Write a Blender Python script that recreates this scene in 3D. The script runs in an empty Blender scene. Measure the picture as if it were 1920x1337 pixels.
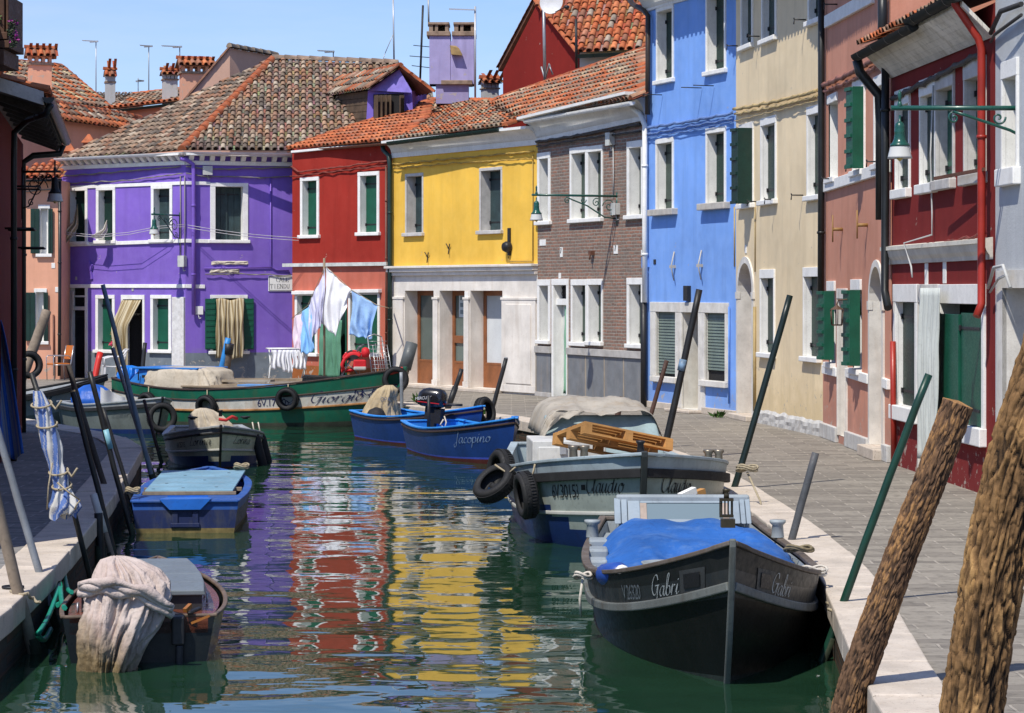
import bpy, math, random
import numpy as np
from mathutils import Vector, Matrix, noise
random.seed(11)
rnd = random.uniform
SC = bpy.context.scene
COL = SC.collection
V = Vector
# ---------------------------------------------------------------- survey of the place
# metres; X right, Y along the canal, Z up, pavement at z = 0, eye 2.4 m above it on the bridge.
F, CX, HY, EYE, WZ = 4500.0, 960.0, 545.0, 2.4, -0.45
def P(x, y, d):                     # bearing (x, y) of the survey photo at distance d
    return V(((x - CX) * d / F, d, EYE - (y - HY) * d / F))
def G(x, y, z=0.0):                 # where that bearing meets the level z
    return P(x, y, (EYE - z) * F / (y - HY))
def W(x, y): return G(x, y, WZ)

# ---------------------------------------------------------------- mesh builder
class MB:
    def __init__(s): s.v, s.f, s.m, s.sm, s.c, s.T = [], [], [], [], [], None
    def add(s, pts):
        i = len(s.v)
        s.v.extend([tuple(s.T @ V(p)) for p in pts] if s.T is not None else [tuple(p) for p in pts])
        return i
    def fc(s, idx, m=0, sm=False, c=None):
        s.f.append(idx); s.m.append(m); s.sm.append(sm); s.c.append(c)
    def face(s, pts, m=0, sm=False, c=None):
        i = s.add(pts); s.fc(list(range(i, i + len(pts))), m, sm, c)
    def box(s, x0, x1, y0, y1, z0, z1, m=0, c=None):
        i = s.add([(x, y, z) for z in (z0, z1) for y in (y0, y1) for x in (x0, x1)])
        for q in ((0, 2, 3, 1), (4, 5, 7, 6), (0, 1, 5, 4), (2, 6, 7, 3), (0, 4, 6, 2), (1, 3, 7, 5)):
            s.fc([i + k for k in q], m, False, c)
    def hexa(s, b, t, m=0, c=None):          # bottom quad, top quad
        i = s.add(list(b) + list(t)); n = len(b)
        s.fc([i + k for k in reversed(range(n))], m, False, c)
        s.fc([i + n + k for k in range(n)], m, False, c)
        for k in range(n):
            k2 = (k + 1) % n
            s.fc([i + k, i + k2, i + n + k2, i + n + k], m, False, c)
    def beam(s, p, q, w, h, m=0, up=(0, 0, 1), c=None):
        p, q = V(p), V(q); d = (q - p).normalized(); u = V(up)
        if abs(d.dot(u)) > .97: u = V((0, 1, 0))
        a = d.cross(u).normalized() * w / 2; b = a.cross(d).normalized() * h / 2
        s.hexa([p - a - b, p + a - b, p + a + b, p - a + b], [q - a - b, q + a - b, q + a + b, q - a + b], m, c)
    def tube(s, pts, r, n=8, m=0, caps=True, c=None, flat=1.0):
        pts = [V(p) for p in pts]; k = len(pts)
        rs = r if isinstance(r, (list, tuple)) else [r] * k
        t0 = (pts[1] - pts[0]).normalized()
        a = t0.cross(V((0, 0, 1)))
        if a.length < .05: a = t0.cross(V((0, 1, 0)))
        a.normalize(); base = None; rings = []
        for i, p in enumerate(pts):
            t = (pts[min(i + 1, k - 1)] - pts[max(i - 1, 0)]).normalized()
            a = (a - t * a.dot(t)).normalized(); b = t.cross(a)
            rings.append(s.add([p + (a * math.cos(2 * math.pi * j / n) + b * flat * math.sin(2 * math.pi * j / n)) * rs[i] for j in range(n)]))
        for i in range(k - 1):
            for j in range(n):
                j2 = (j + 1) % n
                s.fc([rings[i] + j, rings[i] + j2, rings[i + 1] + j2, rings[i + 1] + j], m, True, c)
        if caps:
            s.fc([rings[0] + j for j in reversed(range(n))], m, False, c)
            s.fc([rings[-1] + j for j in range(n)], m, False, c)
    def lathe(s, prof, n=16, o=(0, 0, 0), m=0, ax=None, sm=True):    # prof: (r, h) along axis
        o = V(o); ax = V(ax or (0, 0, 1)).normalized()
        a = ax.cross(V((0, 1, 0)))
        if a.length < .1: a = ax.cross(V((1, 0, 0)))
        a.normalize(); b = ax.cross(a); rings = []
        for r, h in prof:
            rings.append(s.add([o + ax * h + (a * math.cos(2 * math.pi * j / n) + b * math.sin(2 * math.pi * j / n)) * r for j in range(n)]))
        for i in range(len(prof) - 1):
            for j in range(n):
                j2 = (j + 1) % n
                s.fc([rings[i] + j, rings[i] + j2, rings[i + 1] + j2, rings[i + 1] + j], m, sm)
        return rings
    def grid(s, fn, nu, nv, m=0, sm=True, closed=False, c=None):
        i = s.add([fn(a / nu, b / nv) for b in range(nv + 1) for a in range(nu + 1)])
        for b in range(nv):
            for a in range(nu):
                q = i + b * (nu + 1) + a
                s.fc([q, q + 1, q + nu + 2, q + nu + 1], m(a, b) if callable(m) else m, sm, c(a, b) if callable(c) else c)
    def sweep(s, pts, sec, m=0, closed=True, up=(0, 0, 1), sm=False):   # section (side, up) swept along pts
        pts = [V(p) for p in pts]; n = len(sec); R = []
        for i, p in enumerate(pts):
            t = (pts[min(i + 1, len(pts) - 1)] - pts[max(i - 1, 0)]).normalized()
            a = t.cross(V(up)).normalized(); b = a.cross(t).normalized()
            R.append(s.add([p + a * x + b * y for x, y in sec]))
        for i in range(len(pts) - 1):
            for j in range(n if closed else n - 1):
                j2 = (j + 1) % n
                s.fc([R[i] + j, R[i] + j2, R[i + 1] + j2, R[i + 1] + j], m, sm)
        if closed:
            s.fc([R[0] + j for j in reversed(range(n))], m); s.fc([R[-1] + j for j in range(n)], m)
    def build(s, name, mats, parent=None, loc=None, bevel=0, solid=0, sub=0):
        me = bpy.data.meshes.new(name); me.from_pydata(s.v, [], s.f)
        for m in (mats if isinstance(mats, (list, tuple)) else [mats]): me.materials.append(m)
        me.polygons.foreach_set('material_index', s.m)
        me.polygons.foreach_set('use_smooth', s.sm)
        if any(c is not None for c in s.c):
            at = me.color_attributes.new('Col', 'FLOAT_COLOR', 'CORNER'); out = []
            for f, c in zip(s.f, s.c):
                c = c or (.5, .5, .5); out.extend([c[0], c[1], c[2], 1.0] * len(f))
            at.data.foreach_set('color', out)
        me.update()
        o = bpy.data.objects.new(name, me); COL.objects.link(o)
        if parent is not None: o.parent = parent
        if loc is not None: o.location = loc
        if solid:
            md = o.modifiers.new('s', 'SOLIDIFY'); md.thickness = solid; md.offset = 0
        if bevel:
            md = o.modifiers.new('b', 'BEVEL'); md.width = bevel; md.segments = 2; md.limit_method = 'ANGLE'; md.angle_limit = math.radians(40)
        if sub:
            md = o.modifiers.new('u', 'SUBSURF'); md.levels = sub; md.render_levels = sub
        return o

def tag(o, label, cat, group=None, kind=None):
    o['label'] = label; o['category'] = cat
    if group: o['group'] = group
    if kind: o['kind'] = kind
    return o
def thing(name, label, cat, loc=(0, 0, 0), rz=0.0, group=None):
    o = bpy.data.objects.new(name, None); COL.objects.link(o)
    o.empty_display_size = .2; o.location = loc; o.rotation_euler = (0, 0, rz)
    return tag(o, label, cat, group)
def struct(mb, name, mats, **k):
    o = mb.build(name, mats, **k); o['kind'] = 'structure'; return o
def relabel(o, label): o['label'] = label; return o
def copy_tree(o, parent=None):
    c = o.copy(); COL.objects.link(c); c.parent = parent
    for ch in [x for x in COL.objects if x.parent == o]: copy_tree(ch, c)
    return c

# ---------------------------------------------------------------- materials
def lin(r, g=None, b=None):
    if g is None: r, g, b = r
    return tuple((c / 255 / 12.92) if c / 255 <= .04045 else ((c / 255 + .055) / 1.055) ** 2.4 for c in (r, g, b))
class N:
    def __init__(s, name):
        s.m = bpy.data.materials.new(name); s.m.use_nodes = True
        s.t = s.m.node_tree; s.b = s.t.nodes['Principled BSDF']; s.tc = s.t.nodes.new('ShaderNodeTexCoord')
    def n(s, typ, **k):
        x = s.t.nodes.new(typ)
        for a, v in k.items():
            if a.startswith('i_'): x.inputs[a[2:].replace('_', ' ')].default_value = v
            else: setattr(x, a, v)
        return x
    def l(s, a, b): s.t.links.new(a, b)
    def coord(s, scale=(1, 1, 1), rot=(0, 0, 0), kind='Object'):
        mp = s.n('ShaderNodeMapping'); mp.inputs['Scale'].default_value = scale; mp.inputs['Rotation'].default_value = rot
        s.l(s.tc.outputs[kind], mp.inputs[0]); return mp.outputs[0]
    def noise(s, scale, detail=4, rough=.55, vec=None, dist=0.0):
        x = s.n('ShaderNodeTexNoise'); x.inputs['Scale'].default_value = scale; x.inputs['Detail'].default_value = detail
        x.inputs['Roughness'].default_value = rough; x.inputs['Distortion'].default_value = dist
        s.l(vec if vec is not None else s.tc.outputs['Object'], x.inputs['Vector']); return x.outputs['Fac']
    def ramp(s, fac, stops):
        x = s.n('ShaderNodeValToRGB'); e = x.color_ramp.elements
        while len(e) < len(stops): e.new(.5)
        for k, (p, c) in enumerate(stops):
            e[k].position = p; e[k].color = (c, c, c, 1) if isinstance(c, (int, float)) else (*c, 1)
        s.l(fac, x.inputs[0]); return x.outputs[0]
    def mix(s, fac, a, b, mode='MIX'):
        x = s.n('ShaderNodeMix', data_type='RGBA', blend_type=mode)
        for sock, v in ((x.inputs[0], fac), (x.inputs[6], a), (x.inputs[7], b)):
            if isinstance(v, (int, float)): sock.default_value = v
            elif isinstance(v, tuple): sock.default_value = (*v, 1) if len(v) == 3 else v
            else: s.l(v, sock)
        return x.outputs[2]
    def math(s, op, a, b=0.0):
        x = s.n('ShaderNodeMath', operation=op)
        for sock, v in ((x.inputs[0], a), (x.inputs[1], b)):
            if isinstance(v, (int, float)): sock.default_value = v
            else: s.l(v, sock)
        return x.outputs[0]
    def sep(s, vec=None):
        x = s.n('ShaderNodeSeparateXYZ'); s.l(vec or s.tc.outputs['Object'], x.inputs[0]); return x.outputs
    def bump(s, h, strength=.3, dist=.01, prev=None):
        x = s.n('ShaderNodeBump'); x.inputs['Strength'].default_value = strength; x.inputs['Distance'].default_value = dist
        s.l(h, x.inputs['Height'])
        if prev is not None: s.l(prev, x.inputs['Normal'])
        return x.outputs[0]
    def done(s, col=None, rough=.6, metal=0, spec=.4, nrm=None, coat=0):
        B = s.b.inputs
        if col is not None:
            if isinstance(col, tuple): B['Base Color'].default_value = (*col, 1)
            else: s.l(col, B['Base Color'])
        if isinstance(rough, (int, float)): B['Roughness'].default_value = rough
        else: s.l(rough, B['Roughness'])
        B['Metallic'].default_value = metal; B['Specular IOR Level'].default_value = spec; B['Coat Weight'].default_value = coat
        if nrm is not None: s.l(nrm, B['Normal'])
        return s.m
MATS = {}
def memo(fn):
    def w(name, *a, **k):
        if name not in MATS: MATS[name] = fn(name, *a, **k)
        return MATS[name]
    return w
def dk(c, f): return tuple(x * f for x in c)
@memo
def mat(name, col, rough=.6, var=.25, scale=3.0, bump=.15, bscale=60, metal=0, spec=.4, coat=0, dirt=0.0, attr=False, dcol=(.05, .04, .03), bd=.004):
    s = N(name)
    n1 = s.noise(scale, 5); n2 = s.noise(scale * 9, 4)
    if attr:
        a = s.n('ShaderNodeAttribute', attribute_name='Col'); c0 = a.outputs['Color']
        f = s.ramp(n1, [(.3, 1 - var), (.7, 1 + var)]); col_ = s.mix(1.0, c0, f, 'MULTIPLY')
    else:
        col_ = s.mix(s.ramp(n1, [(.3, 0), (.7, 1)]), dk(col, 1 - var), dk(col, 1 + var * .8))
    col_ = s.mix(s.math('MULTIPLY', s.ramp(n2, [(.55, 0), (.75, 1)]), .35 + dirt * .5), col_, dk(col, .55) if not attr else dcol)
    if dirt:
        st = s.noise(2.0, 5, .65, s.coord((2.2, 2.2, .8)))
        col_ = s.mix(s.math('MULTIPLY', s.ramp(st, [(.5, 0), (.72, 1)]), dirt), col_, dcol)
    nb = s.bump(s.noise(bscale, 4), bump, bd)
    return s.done(col_, s.ramp(n2, [(.3, min(1, rough * .8)), (.7, min(1, rough * 1.2))]), metal, spec, nb, coat)
@memo
def plaster(name, col, stain=.35, light=None, band=None, low=None, grain=1.0, patch=None, pz=0.9):
    # lime plaster: broad mottling, vertical rain streaks, damp foot, fine trowel relief
    s = N(name)
    big = s.noise(.55, 5, .6, None, .4); mid = s.noise(3.2, 6, .62); fine = s.noise(38, 5, .6)
    streak = s.noise(1.0, 6, .6, s.coord((3.4, 3.4, .28)))
    c = s.mix(s.ramp(big, [(.3, 0), (.72, 1)]), dk(col, .79), dk(col, 1.12))
    c = s.mix(s.math('MULTIPLY', s.ramp(mid, [(.42, 0), (.75, 1)]), .4), c, light or dk(col, 1.28))
    c = s.mix(s.math('MULTIPLY', s.ramp(streak, [(.5, 0), (.74, 1)]), stain * 1.25), c, dk(col, .58))
    c = s.mix(s.math('MULTIPLY', s.ramp(fine, [(.56, 0), (.7, 1)]), .25), c, dk(col, .7))
    z = s.sep()[2]
    foot = s.math('SUBTRACT', 1.0, s.math('DIVIDE', z, pz))
    foot = s.math('ADD', foot, s.math('MULTIPLY', s.math('SUBTRACT', mid, .5), 1.6))
    c = s.mix(s.math('MULTIPLY', s.ramp(foot, [(.25, 0), (.8, 1)]), .5), c, patch or dk(col, .6))
    if low:                                   # painted lower zone: (height, colour)
        e = s.math('ADD', z, s.math('MULTIPLY', s.math('SUBTRACT', mid, .5), .03)); lc = s.mix(s.ramp(mid, [(.3, 0), (.7, 1)]), dk(low[1], .8), dk(low[1], 1.15))
        c = s.mix(s.math('LESS_THAN', e, low[0]), c, s.mix(s.math('MULTIPLY', s.ramp(streak, [(.5, 0), (.75, 1)]), stain), lc, dk(low[1], .5)))
    chip = s.noise(5.5, 6, .7, None, .6)
    fz = s.ramp(s.math('ADD', chip, s.math('MULTIPLY', s.ramp(s.math('DIVIDE', z, 1.6), [(0, 1), (1, 0)]), .1)), [(.675, 0), (.69, 1)])
    c = s.mix(s.math('MULTIPLY', fz, .75), c, (.42, .37, .31))
    h = s.math('ADD', s.math('MULTIPLY', fine, .5), s.math('MULTIPLY', mid, .8))
    return s.done(c, .88, 0, .2, s.bump(h, .35 * grain, .012))
@memo
def stone(name, col=(.5, .47, .42), dark=(.16, .14, .12), scale=2.0, pits=.5, rough=.75):
    s = N(name)
    a = s.noise(scale, 6, .62); b = s.noise(scale * 14, 5, .65, s.coord((1, 1, 1)))
    c = s.mix(s.ramp(a, [(.3, 0), (.7, 1)]), dk(col, .78), dk(col, 1.14))
    c = s.mix(s.math('MULTIPLY', s.ramp(b, [(.58, 0), (.7, 1)]), pits), c, dark)
    st = s.noise(1.6, 6, .65, s.coord((3, 3, .5)))
    c = s.mix(s.math('MULTIPLY', s.ramp(st, [(.5, 0), (.75, 1)]), .32), c, dk((.40, .30, .2), 1.0))
    return s.done(c, rough, 0, .3, s.bump(s.math('ADD', a, b), .3, .012))
@memo
def glassy(name, col=(.02, .03, .035), rough=.06): return N(name).done(col, rough, 0, .6)
@memo
def bricks(name, c1, c2, mortar, w=.24, h=.075, mort=.012, plane='XZ', dark=.5):
    s = N(name)
    sep = s.sep(); cb = s.n('ShaderNodeCombineXYZ'); s.l(sep[0], cb.inputs[0]); s.l(sep[2] if plane == 'XZ' else sep[1], cb.inputs[1])
    wob = s.noise(6, 3); off = s.n('ShaderNodeVectorMath', operation='MULTIPLY_ADD')
    wn = s.n('ShaderNodeTexNoise'); wn.inputs['Scale'].default_value = 5; s.l(s.tc.outputs['Object'], wn.inputs['Vector'])
    s.l(wn.outputs['Color'], off.inputs[0]); off.inputs[1].default_value = (.03, .03, 0); s.l(cb.outputs[0], off.inputs[2])
    br = s.n('ShaderNodeTexBrick'); br.inputs['Scale'].default_value = 1.0
    br.inputs['Brick Width'].default_value = w; br.inputs['Row Height'].default_value = h; br.inputs['Mortar Size'].default_value = mort
    br.inputs['Mortar Smooth'].default_value = .3; br.inputs['Bias'].default_value = 0
    br.inputs['Color1'].default_value = (*c1, 1); br.inputs['Color2'].default_value = (*c2, 1); br.inputs['Mortar'].default_value = (*mortar, 1)
    s.l(off.outputs[0], br.inputs['Vector'])
    n1 = s.noise(1.2, 6, .65); n2 = s.noise(9, 5, .6)
    c = s.mix(s.math('MULTIPLY', s.ramp(n1, [(.42, 0), (.62, 1)]), dark), br.outputs['Color'], dk(mortar, .6))
    c = s.mix(s.math('MULTIPLY', s.ramp(n2, [(.5, 0), (.72, 1)]), .6), c, dk(c1, .45))
    h_ = s.math('SUBTRACT', s.math('MULTIPLY', n2, .6), br.outputs['Fac'])
    return s.done(c, .9, 0, .2, s.bump(h_, .7, .02))
@memo
def striped(name, c1, c2, freq=9.0, axis=0, duty=.5, rough=.85):
    s = N(name); uvn = s.tc.outputs['UV']
    a = s.n('ShaderNodeAttribute', attribute_name='Col').outputs['Fac']
    w = s.math('FRACT', s.math('MULTIPLY', a, freq))
    c = s.mix(s.math('LESS_THAN', w, duty), c1, c2)
    w2 = s.math('FRACT', s.math('MULTIPLY', a, freq * 3.0))
    c = s.mix(s.math('MULTIPLY', s.math('LESS_THAN', w2, .22), .5), c, c1)
    n = s.noise(20, 3)
    return s.done(s.mix(s.math('MULTIPLY', n, .35), c, dk(c1, .5)), rough, 0, .15, s.bump(n, .2, .01))
# ---------------------------------------------------------------- camera, sky, sun
cam = bpy.data.cameras.new('camera'); cam.sensor_width = 36; cam.lens = F / 1920 * 36; cam.clip_end = 3000; cam.clip_start = .1
cam.shift_y = -(668.5 - HY) / 1920
camo = bpy.data.objects.new('camera', cam); COL.objects.link(camo); camo.location = (0, 0, EYE); camo.rotation_euler = (math.pi / 2, 0, 0)
SC.camera = camo
SUN = V((.335, .53, -.95)).normalized()               # direction the light travels
w = bpy.data.worlds.new('World'); SC.world = w; w.use_nodes = True
nt = w.node_tree; bg = nt.nodes['Background']; sk = nt.nodes.new('ShaderNodeTexSky'); sk.sky_type = 'NISHITA'; sk.sun_disc = False
sk.sun_elevation = math.asin(-SUN.z); sk.sun_rotation = math.atan2(-SUN.x, -SUN.y) % (2 * math.pi)
sk.air_density = 1.0; sk.dust_density = .25; sk.ozone_density = 3.0
tint = nt.nodes.new('ShaderNodeMix'); tint.data_type = 'RGBA'; tint.blend_type = 'MULTIPLY'; tint.inputs[0].default_value = 1; tint.inputs[7].default_value = (.75, .81, 1.05, 1)
nt.links.new(sk.outputs[0], tint.inputs[6])
wtc = nt.nodes.new('ShaderNodeTexCoord'); wmp = nt.nodes.new('ShaderNodeMapping'); wmp.inputs['Scale'].default_value = (2.2, 2.2, 14); wmp.inputs['Rotation'].default_value = (0, .12, 0); nt.links.new(wtc.outputs['Generated'], wmp.inputs[0])
wno = nt.nodes.new('ShaderNodeTexNoise'); wno.inputs['Scale'].default_value = 1.6; wno.inputs['Detail'].default_value = 7; wno.inputs['Roughness'].default_value = .62; nt.links.new(wmp.outputs[0], wno.inputs['Vector'])
wrp = nt.nodes.new('ShaderNodeValToRGB'); wrp.color_ramp.elements[0].position = .42; wrp.color_ramp.elements[1].position = .8; wrp.color_ramp.elements[1].color = (.30, .30, .30, 1); nt.links.new(wno.outputs['Fac'], wrp.inputs[0])
haze = nt.nodes.new('ShaderNodeMix'); haze.data_type = 'RGBA'; nt.links.new(wrp.outputs[0], haze.inputs[0]); nt.links.new(tint.outputs[2], haze.inputs[6]); haze.inputs[7].default_value = (5.6, 5.9, 6.6, 1); nt.links.new(haze.outputs[2], bg.inputs[0]); bg.inputs[1].default_value = .15
sl = bpy.data.lights.new('sun', 'SUN'); sl.energy = 5.0; sl.angle = math.radians(.5); sl.color = (1, .95, .86)
so = bpy.data.objects.new('sun', sl); COL.objects.link(so); so.rotation_euler = SUN.to_track_quat('-Z', 'Y').to_euler(); so.location = (-20, -30, 60)
SC.view_settings.view_transform = 'Standard'; SC.view_settings.look = 'None'; SC.view_settings.exposure = 0
SC.render.engine = 'CYCLES'
SC.cycles.max_bounces = 6; SC.cycles.glossy_bounces = 3; SC.cycles.diffuse_bounces = 3; SC.cycles.caustics_reflective = False; SC.cycles.caustics_refractive = False
SC.cycles.use_denoising = True; SC.cycles.sample_clamp_indirect = 6

# ---------------------------------------------------------------- water
def water_mat():
    s = N('canal_water')
    a = s.noise(.72, 2, .5, s.coord((.6, 1.0, 1))); b = s.noise(2.2, 2, .5, s.coord((.7, 1.0, 1), (0, 0, .25)))
    c = s.noise(11, 2, .5, s.coord((.6, 1, 1), (0, 0, -.3)))
    calm = s.ramp(s.noise(.22, 3, .5, s.coord((1, .7, 1))), [(.35, .35), (.65, 1)])
    h = s.math('ADD', s.math('MULTIPLY', a, 1.0), s.math('MULTIPLY', b, .15))
    h = s.math('ADD', h, s.math('MULTIPLY', s.math('MULTIPLY', c, .009), calm))
    nb = s.bump(h, 1.0, .047)
    m = s.done((.013, .042, .022), .015, 0, .5, nb)
    s.b.inputs['IOR'].default_value = 1.75
    return m
mb = MB(); mb.face([(-90, -30, WZ), (90, -30, WZ), (90, 120, WZ), (-90, 120, WZ)])
struct(mb, 'canal_water', water_mat())

# ---------------------------------------------------------------- quays
PAVE = bricks('trachyte_paving', (.175, .155, .13), (.29, .26, .215), (.36, .32, .265), .58, .24, .013, 'XY', .42)
PAVE2 = bricks('trachyte_paving_shade_tone', (.17, .17, .165), (.27, .25, .23), (.36, .345, .32), .6, .26, .016, 'XY', .3)  # left quay copy of the paving, its shade put in as a cooler colour
CURB = stone('istrian_stone', (.56, .485, .40), (.17, .13, .10), 2.6, .8, .7)
QWALL = bricks('wet_quay_brick', (.10, .05, .03), (.07, .045, .03), (.05, .05, .04), .25, .08, .014, 'XZ', .6)
RIGHT = [(1.95, -8), (2.0, 5), (2.1, 13), (2.17, 14.7), (2.32, 16.5), (2.45, 18), (2.6, 20), (2.66, 22.5), (2.62, 26), (2.5, 30), (2.25, 34), (1.7, 38), (.9, 41.5), (0, 44.6), (-1.0, 47.2), (-2.1, 49.6), (-2.55, 51.0)]
FAR = [(-2.55, 51.0), (-5.9, 54.6), (-9.65, 57.4), (-11.6, 57.3), (-20, 59), (-45, 64)]
LEFT = [(-3.5, -8), (-3.6, 5), (-3.68, 14), (-3.76, 17.65), (-3.94, 20.5), (-4.34, 24.9), (-5.0, 31), (-5.62, 36.4)]
LEFT2 = [(-5.62, 36.4), (-6.47, 39.6), (-9.0, 44.6), (-14, 49), (-45, 54)]
def offset(line, d):                       # + = to the right of travel
    out = []
    for i, p in enumerate(line):
        a = V(line[max(i - 1, 0)]); b = V(line[min(i + 1, len(line) - 1)]); t = (b - a).normalized()
        out.append((p[0] + t.y * d, p[1] - t.x * d))
    return out
def resample(line, step):
    pts = [V(p) for p in line]; out = [pts[0]]; acc = 0
    for a, b in zip(pts, pts[1:]):
        L = (b - a).length; n = max(1, int(L / .1))
        for k in range(1, n + 1):
            acc += L / n
            if acc >= step: out.append(a.lerp(b, k / n)); acc = 0
    out.append(pts[-1]); return out
def curb(line, side, name):
    # one run of separate white stone slabs, each a little out of true, with open joints
    mb = MB(); inn = offset(line, side * .44)
    L = resample(line, 1.25); I = [V(p) for p in offset([tuple(p) for p in L], side * .44)]
    for k in range(len(L) - 1):
        a, b, c, d = L[k], L[k + 1], I[k + 1], I[k]
        if (b - a).length < .1: continue
        e = .008; t = (b - a) * e / (b - a).length; z = .022 + rnd(-.006, .006)
        q = [a + t, b - t, c - t, d + t]
        q = [V((p.x, p.y, 0)) for p in q]
        n = (q[0] - q[3]).normalized() * (.03 + rnd(-.008, .008)); q[0] += n; q[1] += n
        if side < 0: q = q[::-1]
        mb.hexa([p + V((0, 0, -.17)) for p in q], [p + V((0, 0, z + rnd(-.003, .003))) for p in q])
    o = struct(mb, name, CURB, bevel=.014); return inn
def wall(line, name):
    mb = MB()
    for a, b in zip(line, line[1:]):
        mb.face([(a[0], a[1], -1.2), (b[0], b[1], -1.2), (b[0], b[1], -.1), (a[0], a[1], -.1)])
    struct(mb, name, QWALL)
ir = curb(RIGHT, 1, 'kerb'); ifr = curb(FAR, 1, 'kerb'); il = curb(LEFT, -1, 'kerb'); il2 = curb(LEFT2, -1, 'kerb')
wall(RIGHT, 'quay_wall'); wall(FAR, 'quay_wall'); wall(LEFT, 'quay_wall'); wall(LEFT2, 'quay_wall')
from mathutils.geometry import tessellate_polygon
def sheet(poly, z, name, m):
    mb = MB(); pts = [V((p[0], p[1], z)) for p in poly]; i = mb.add(pts)
    for t in tessellate_polygon([pts]):
        a, b, c = (pts[k] for k in t); t = list(t)
        if (b - a).cross(c - a).z < 0: t = t[::-1]
        mb.fc([i + k for k in t])
    return struct(mb, name, m)
R2 = offset(RIGHT, .02)[:-1] + offset(FAR, .02)[1:]
sheet(R2 + [(-45, 400), (60, 400), (60, -8)], 0.0, 'pavement', PAVE)
sheet(offset(LEFT, -.02)[:-1] + offset(LEFT2, -.02)[1:] + [(-45, -8)], 0.0, 'pavement', PAVE2)
mb = MB(); mb.face([(-900, 390, -.02), (900, 390, -.02), (900, 2500, -.02), (-900, 2500, -.02)]); mb.face([(60, -30, -.02), (900, -30, -.02), (900, 390, -.02), (60, 390, -.02)]); mb.face([(-900, -30, -.02), (-45, -30, -.02), (-45, 390, -.02), (-900, 390, -.02)])
struct(mb, 'ground', mat('island_ground', (.2, .18, .15), .9))

# ---------------------------------------------------------------- house kit
WHITE = mat('white_window_paint', (.82, .81, .77), .7, .08, 5, .2, 50, dirt=.22, dcol=(.42, .38, .32))
RWHITE = stone('rough_window_stone', (.55, .53, .50), (.25, .23, .22), 5, .45)
GREY = stone('grey_sill_stone', (.42, .41, .40), (.2, .2, .2), 5, .4)
GREEN = mat('green_shutter_paint', (.006, .085, .048), .45, .2, 4, .12, 45, dirt=.15, dcol=(.003, .04, .025))
DGREEN = mat('dark_green_shutter_paint', (.006, .030, .022), .5, .25, 4, .12, 45, dirt=.15)
SLATE = mat('faded_slate_shutter_paint', (.028, .052, .055), .6, .3, 6, .2, 50, dirt=.2)
OLIVE = mat('olive_shutter_paint', (.052, .078, .060), .55, .25, 6, .2, 50, dirt=.2)
IRON = mat('black_iron', (.015, .015, .017), .5, .2, 6, .1)
PIPE = mat('dark_downpipe', (.02, .022, .022), .4, .25, 4, .1, metal=.2)
GPIPE = mat('dark_green_pipe', (.012, .03, .025), .4, .25, 4, .1)
DARK = mat('dark_room', (.012, .011, .011), .9, .2)
GLASS = glassy('window_glass', (.025, .035, .04))
CABLE = mat('painted_cable', (.22, .2, .17), .7, .2)
CBLACK = mat('black_cable', (.03, .028, .027), .6, .2)
GALV = mat('galvanised_steel', (.32, .33, .34), .45, .2, 8, .1, metal=.5)
TILE = mat('roof_tile', (.4, .2, .1), .85, .3, 9, .35, 70, attr=True, dcol=(.11, .1, .085))
BEDDING = mat('tile_bedding', (.16, .075, .045), .9, .4, 5)
RIDGE = mat('ridge_tile', (.42, .115, .04), .8, .3, 6, .3, 50, dirt=.25, dcol=(.2, .09, .05))
OLD = [(.28, .185, .125), (.33, .24, .165), (.22, .15, .105), (.37, .28, .20), (.32, .16, .09), (.17, .13, .10), (.38, .31, .23), (.31, .17, .11), (.24, .175, .125), (.34, .21, .13), (.14, .11, .085)]
ORANGE = [(.47, .13, .045), (.42, .105, .035), (.52, .17, .065), (.38, .10, .04), (.46, .15, .06), (.33, .14, .08)]
MIXED = ORANGE[:3] + ORANGE[3:] + [(.34, .20, .12), (.42, .32, .20), (.30, .17, .11), (.25, .19, .14), (.40, .22, .13), (.21, .17, .13)]

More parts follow.
